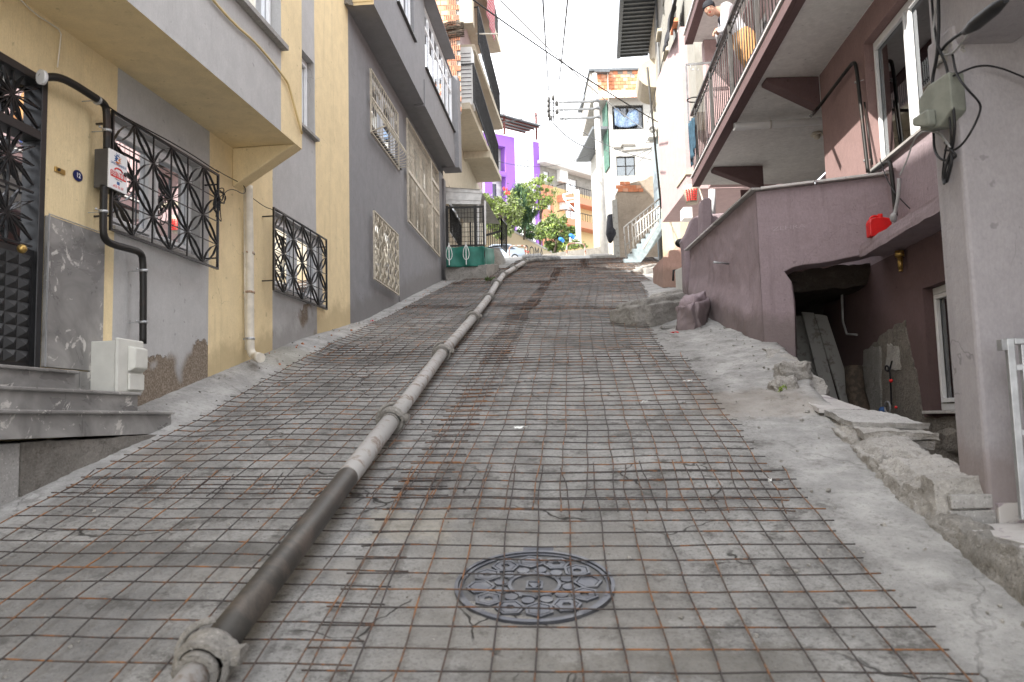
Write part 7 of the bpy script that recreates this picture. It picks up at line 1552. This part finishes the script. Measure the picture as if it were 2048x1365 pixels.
neck = head.lerp(sh, .52)+Vector((0, 0, -.02)); chest = sh.lerp(hip, .25); waist = sh.lerp(hip, .7)
s1_, s2_ = sh+Vector((-.02, -.17, -.02)), sh+Vector((.03, .17, .02))
hnd = RT+Vector((-.02, -.03, .03)); e1_ = Vector((BO(yP)-.02, yP-.20, 5.80)); e2_ = Vector((BO(yP)+.05, yP+.26, 5.82)); h1_, h2_ = hnd+Vector((-.02, -.03, -.03)), hnd+Vector((0, .05, -.01))
f1_, f2_ = Vector((ftx, yP-.08, za+.20)), Vector((ftx+.12, yP+.16, za+.20)); k1_, k2_ = Vector((hip.x-.10, yP-.06, za+.62)), Vector((hip.x-.02, yP+.17, za+.62))
V = [hip, waist, chest, sh, neck, head+Vector((.01, 0, -.02)), s1_, e1_, h1_, s2_, e2_, h2_, hip+Vector((-.02, -.09, -.05)), k1_, f1_, hip+Vector((.02, .10, -.05)), k2_, f2_]
E_ = [(0, 1), (1, 2), (2, 3), (3, 4), (4, 5), (3, 6), (6, 7), (7, 8), (3, 9), (9, 10), (10, 11), (0, 12), (12, 13), (13, 14), (0, 15), (15, 16), (16, 17)]
Rr = [.13, .115, .13, .10, .052, .08, .055, .042, .030, .055, .042, .030, .085, .058, .042, .085, .058, .042]
skin('body', V, E_, Rr, M['skin'], WM, 0)
# head: skull, face, nose, eyes, mouth, ear; she looks down at the street
fd = (Vector((-.35, -.8, -.40))).normalized(); upv = Vector((-.25, 0, 1)).normalized(); rt_ = fd.cross(upv).normalized(); upv = rt_.cross(fd); HM = Matrix((rt_, fd, upv)).transposed()
hm = MB(); hc = head
hm.ell(hc, (.082, .100, .118), nu=20, nv=16, rot=HM); hm.ell(hc+HM @ Vector((0, .042, -.060)), (.050, .050, .052), nu=16, nv=12, rot=HM); hm.ell(hc+HM @ Vector((0, .098, -.012)), (.011, .016, .022), nu=10, nv=8, rot=HM)
for sx in (-1, 1): hm.ell(hc+HM @ Vector((sx*.042, .062, -.030)), (.022, .022, .020), nu=10, nv=8, rot=HM)
build('head', hm, M['skin'], WM)
for sx in (-1, 1): m = MB(); m.ell(hc+HM @ Vector((sx*.030, .088, .012)), (.011, .006, .005), nu=10, nv=6, rot=HM); build('eye', m, M['scarf'], WM); m = MB(); m.ell(hc+HM @ Vector((sx*.030, .090, .026)), (.015, .004, .0028), nu=10, nv=6, rot=HM); build('eyebrow', m, M['bark'], WM)
m = MB(); m.ell(hc+HM @ Vector((0, .090, -.055)), (.020, .006, .006), nu=12, nv=6, rot=HM); build('mouth', m, M['ink_red'], WM)
m = MB(); m.ell(hc+HM @ Vector((0, -.018, .038)), (.096, .108, .098), nu=20, nv=14, rot=HM); m.ell(hc+HM @ Vector((0, -.05, -.03)), (.075, .06, .09), nu=14, nv=10, rot=HM); m.tube([hc+HM @ Vector((.075*math.sin(a), .02+.068*math.cos(a), .048)) for a in np.linspace(-2, 2, 20)], .013, 8); build('headscarf', m, M['scarf'], WM)
sl1 = [s1_.lerp(e1_, .0), e1_, e1_.lerp(h1_, .80)]; sl2 = [s2_, e2_, e2_.lerp(h2_, .80)]
skin('sweater', [waist, chest, sh, neck.lerp(sh, .55), *sl1, *sl2], [(0, 1), (1, 2), (2, 3), (2, 4), (4, 5), (5, 6), (2, 7), (7, 8), (8, 9)], [.14, .155, .125, .07, .085, .062, .045, .085, .062, .045], M['sweater'], WM)
skin('cardigan', [hip+Vector((0, 0, -.12)), hip, waist, chest.lerp(waist, .12)], [(0, 1), (1, 2), (2, 3)], [(.20, .24), (.25, .25), (.23, .23), .185], M['tan'], WM)
skin('vest', [chest+Vector((-.06, -.02, -.05)), sh+Vector((-.08, -.02, -.08))], [(0, 1)], [.12, .09], M['vest'], WM)
skin('trousers', [hip+Vector((0, 0, -.03)), V[12], k1_, f1_+Vector((0, 0, .06)), V[15], k2_, f2_+Vector((0, 0, .06))], [(0, 1), (1, 2), (2, 3), (0, 4), (4, 5), (5, 6)], [.15, .105, .08, .065, .105, .08, .065], M['trouser'], WM)
for f_ in (f1_, f2_): m = MB(); m.ell(f_+Vector((-.05, 0, -.0)), (.13, .05, .045)); build('slipper', m, M['scarf'], WM)
def hand(h, d, side, nm):
    d = Vector(d).normalized(); s_ = Vector(side).normalized(); dn = d.cross(s_); vs = [h, h+d*.05]; es = [(0, 1)]; rs = [(.030, .018), (.034, .015)]
    for i in range(4):
        b = h+d*.065+s_*(-.027+.018*i); L_ = [.030, .036, .034, .026][i]; k0 = len(vs); vs += [b, b+d*L_+dn*.006, b+d*(L_*1.5)+dn*.028, b+d*(L_*1.3)+dn*.045]; es += [(1, k0), (k0, k0+1), (k0+1, k0+2), (k0+2, k0+3)]; rs += [.0095, .009, .0082, .007]
    k0 = len(vs); vs += [h+d*.02-s_*.034, h+d*.05-s_*.052+dn*.01, h+d*.075-s_*.045+dn*.02]; es += [(0, k0), (k0, k0+1), (k0+1, k0+2)]; rs += [.012, .0105, .009]
    skin('hand', vs, es, rs, M['skin'], WM, 0, 1)
hand(h1_, (-.55, .1, -.6), (0, 1, .1), 'a'); hand(h2_, (-.6, -.35, -.5), (.1, .9, .1), 'b')
m = MB(); m.box(Vector((BO(yP)+.02, yP+.02, 5.795)), (.10, .55, .035)); setp(build('dark_cushion', m, M['dark_cloth'], bev=.015), 'black folded cloth laid on the balcony rail under the woman', 'cloth')
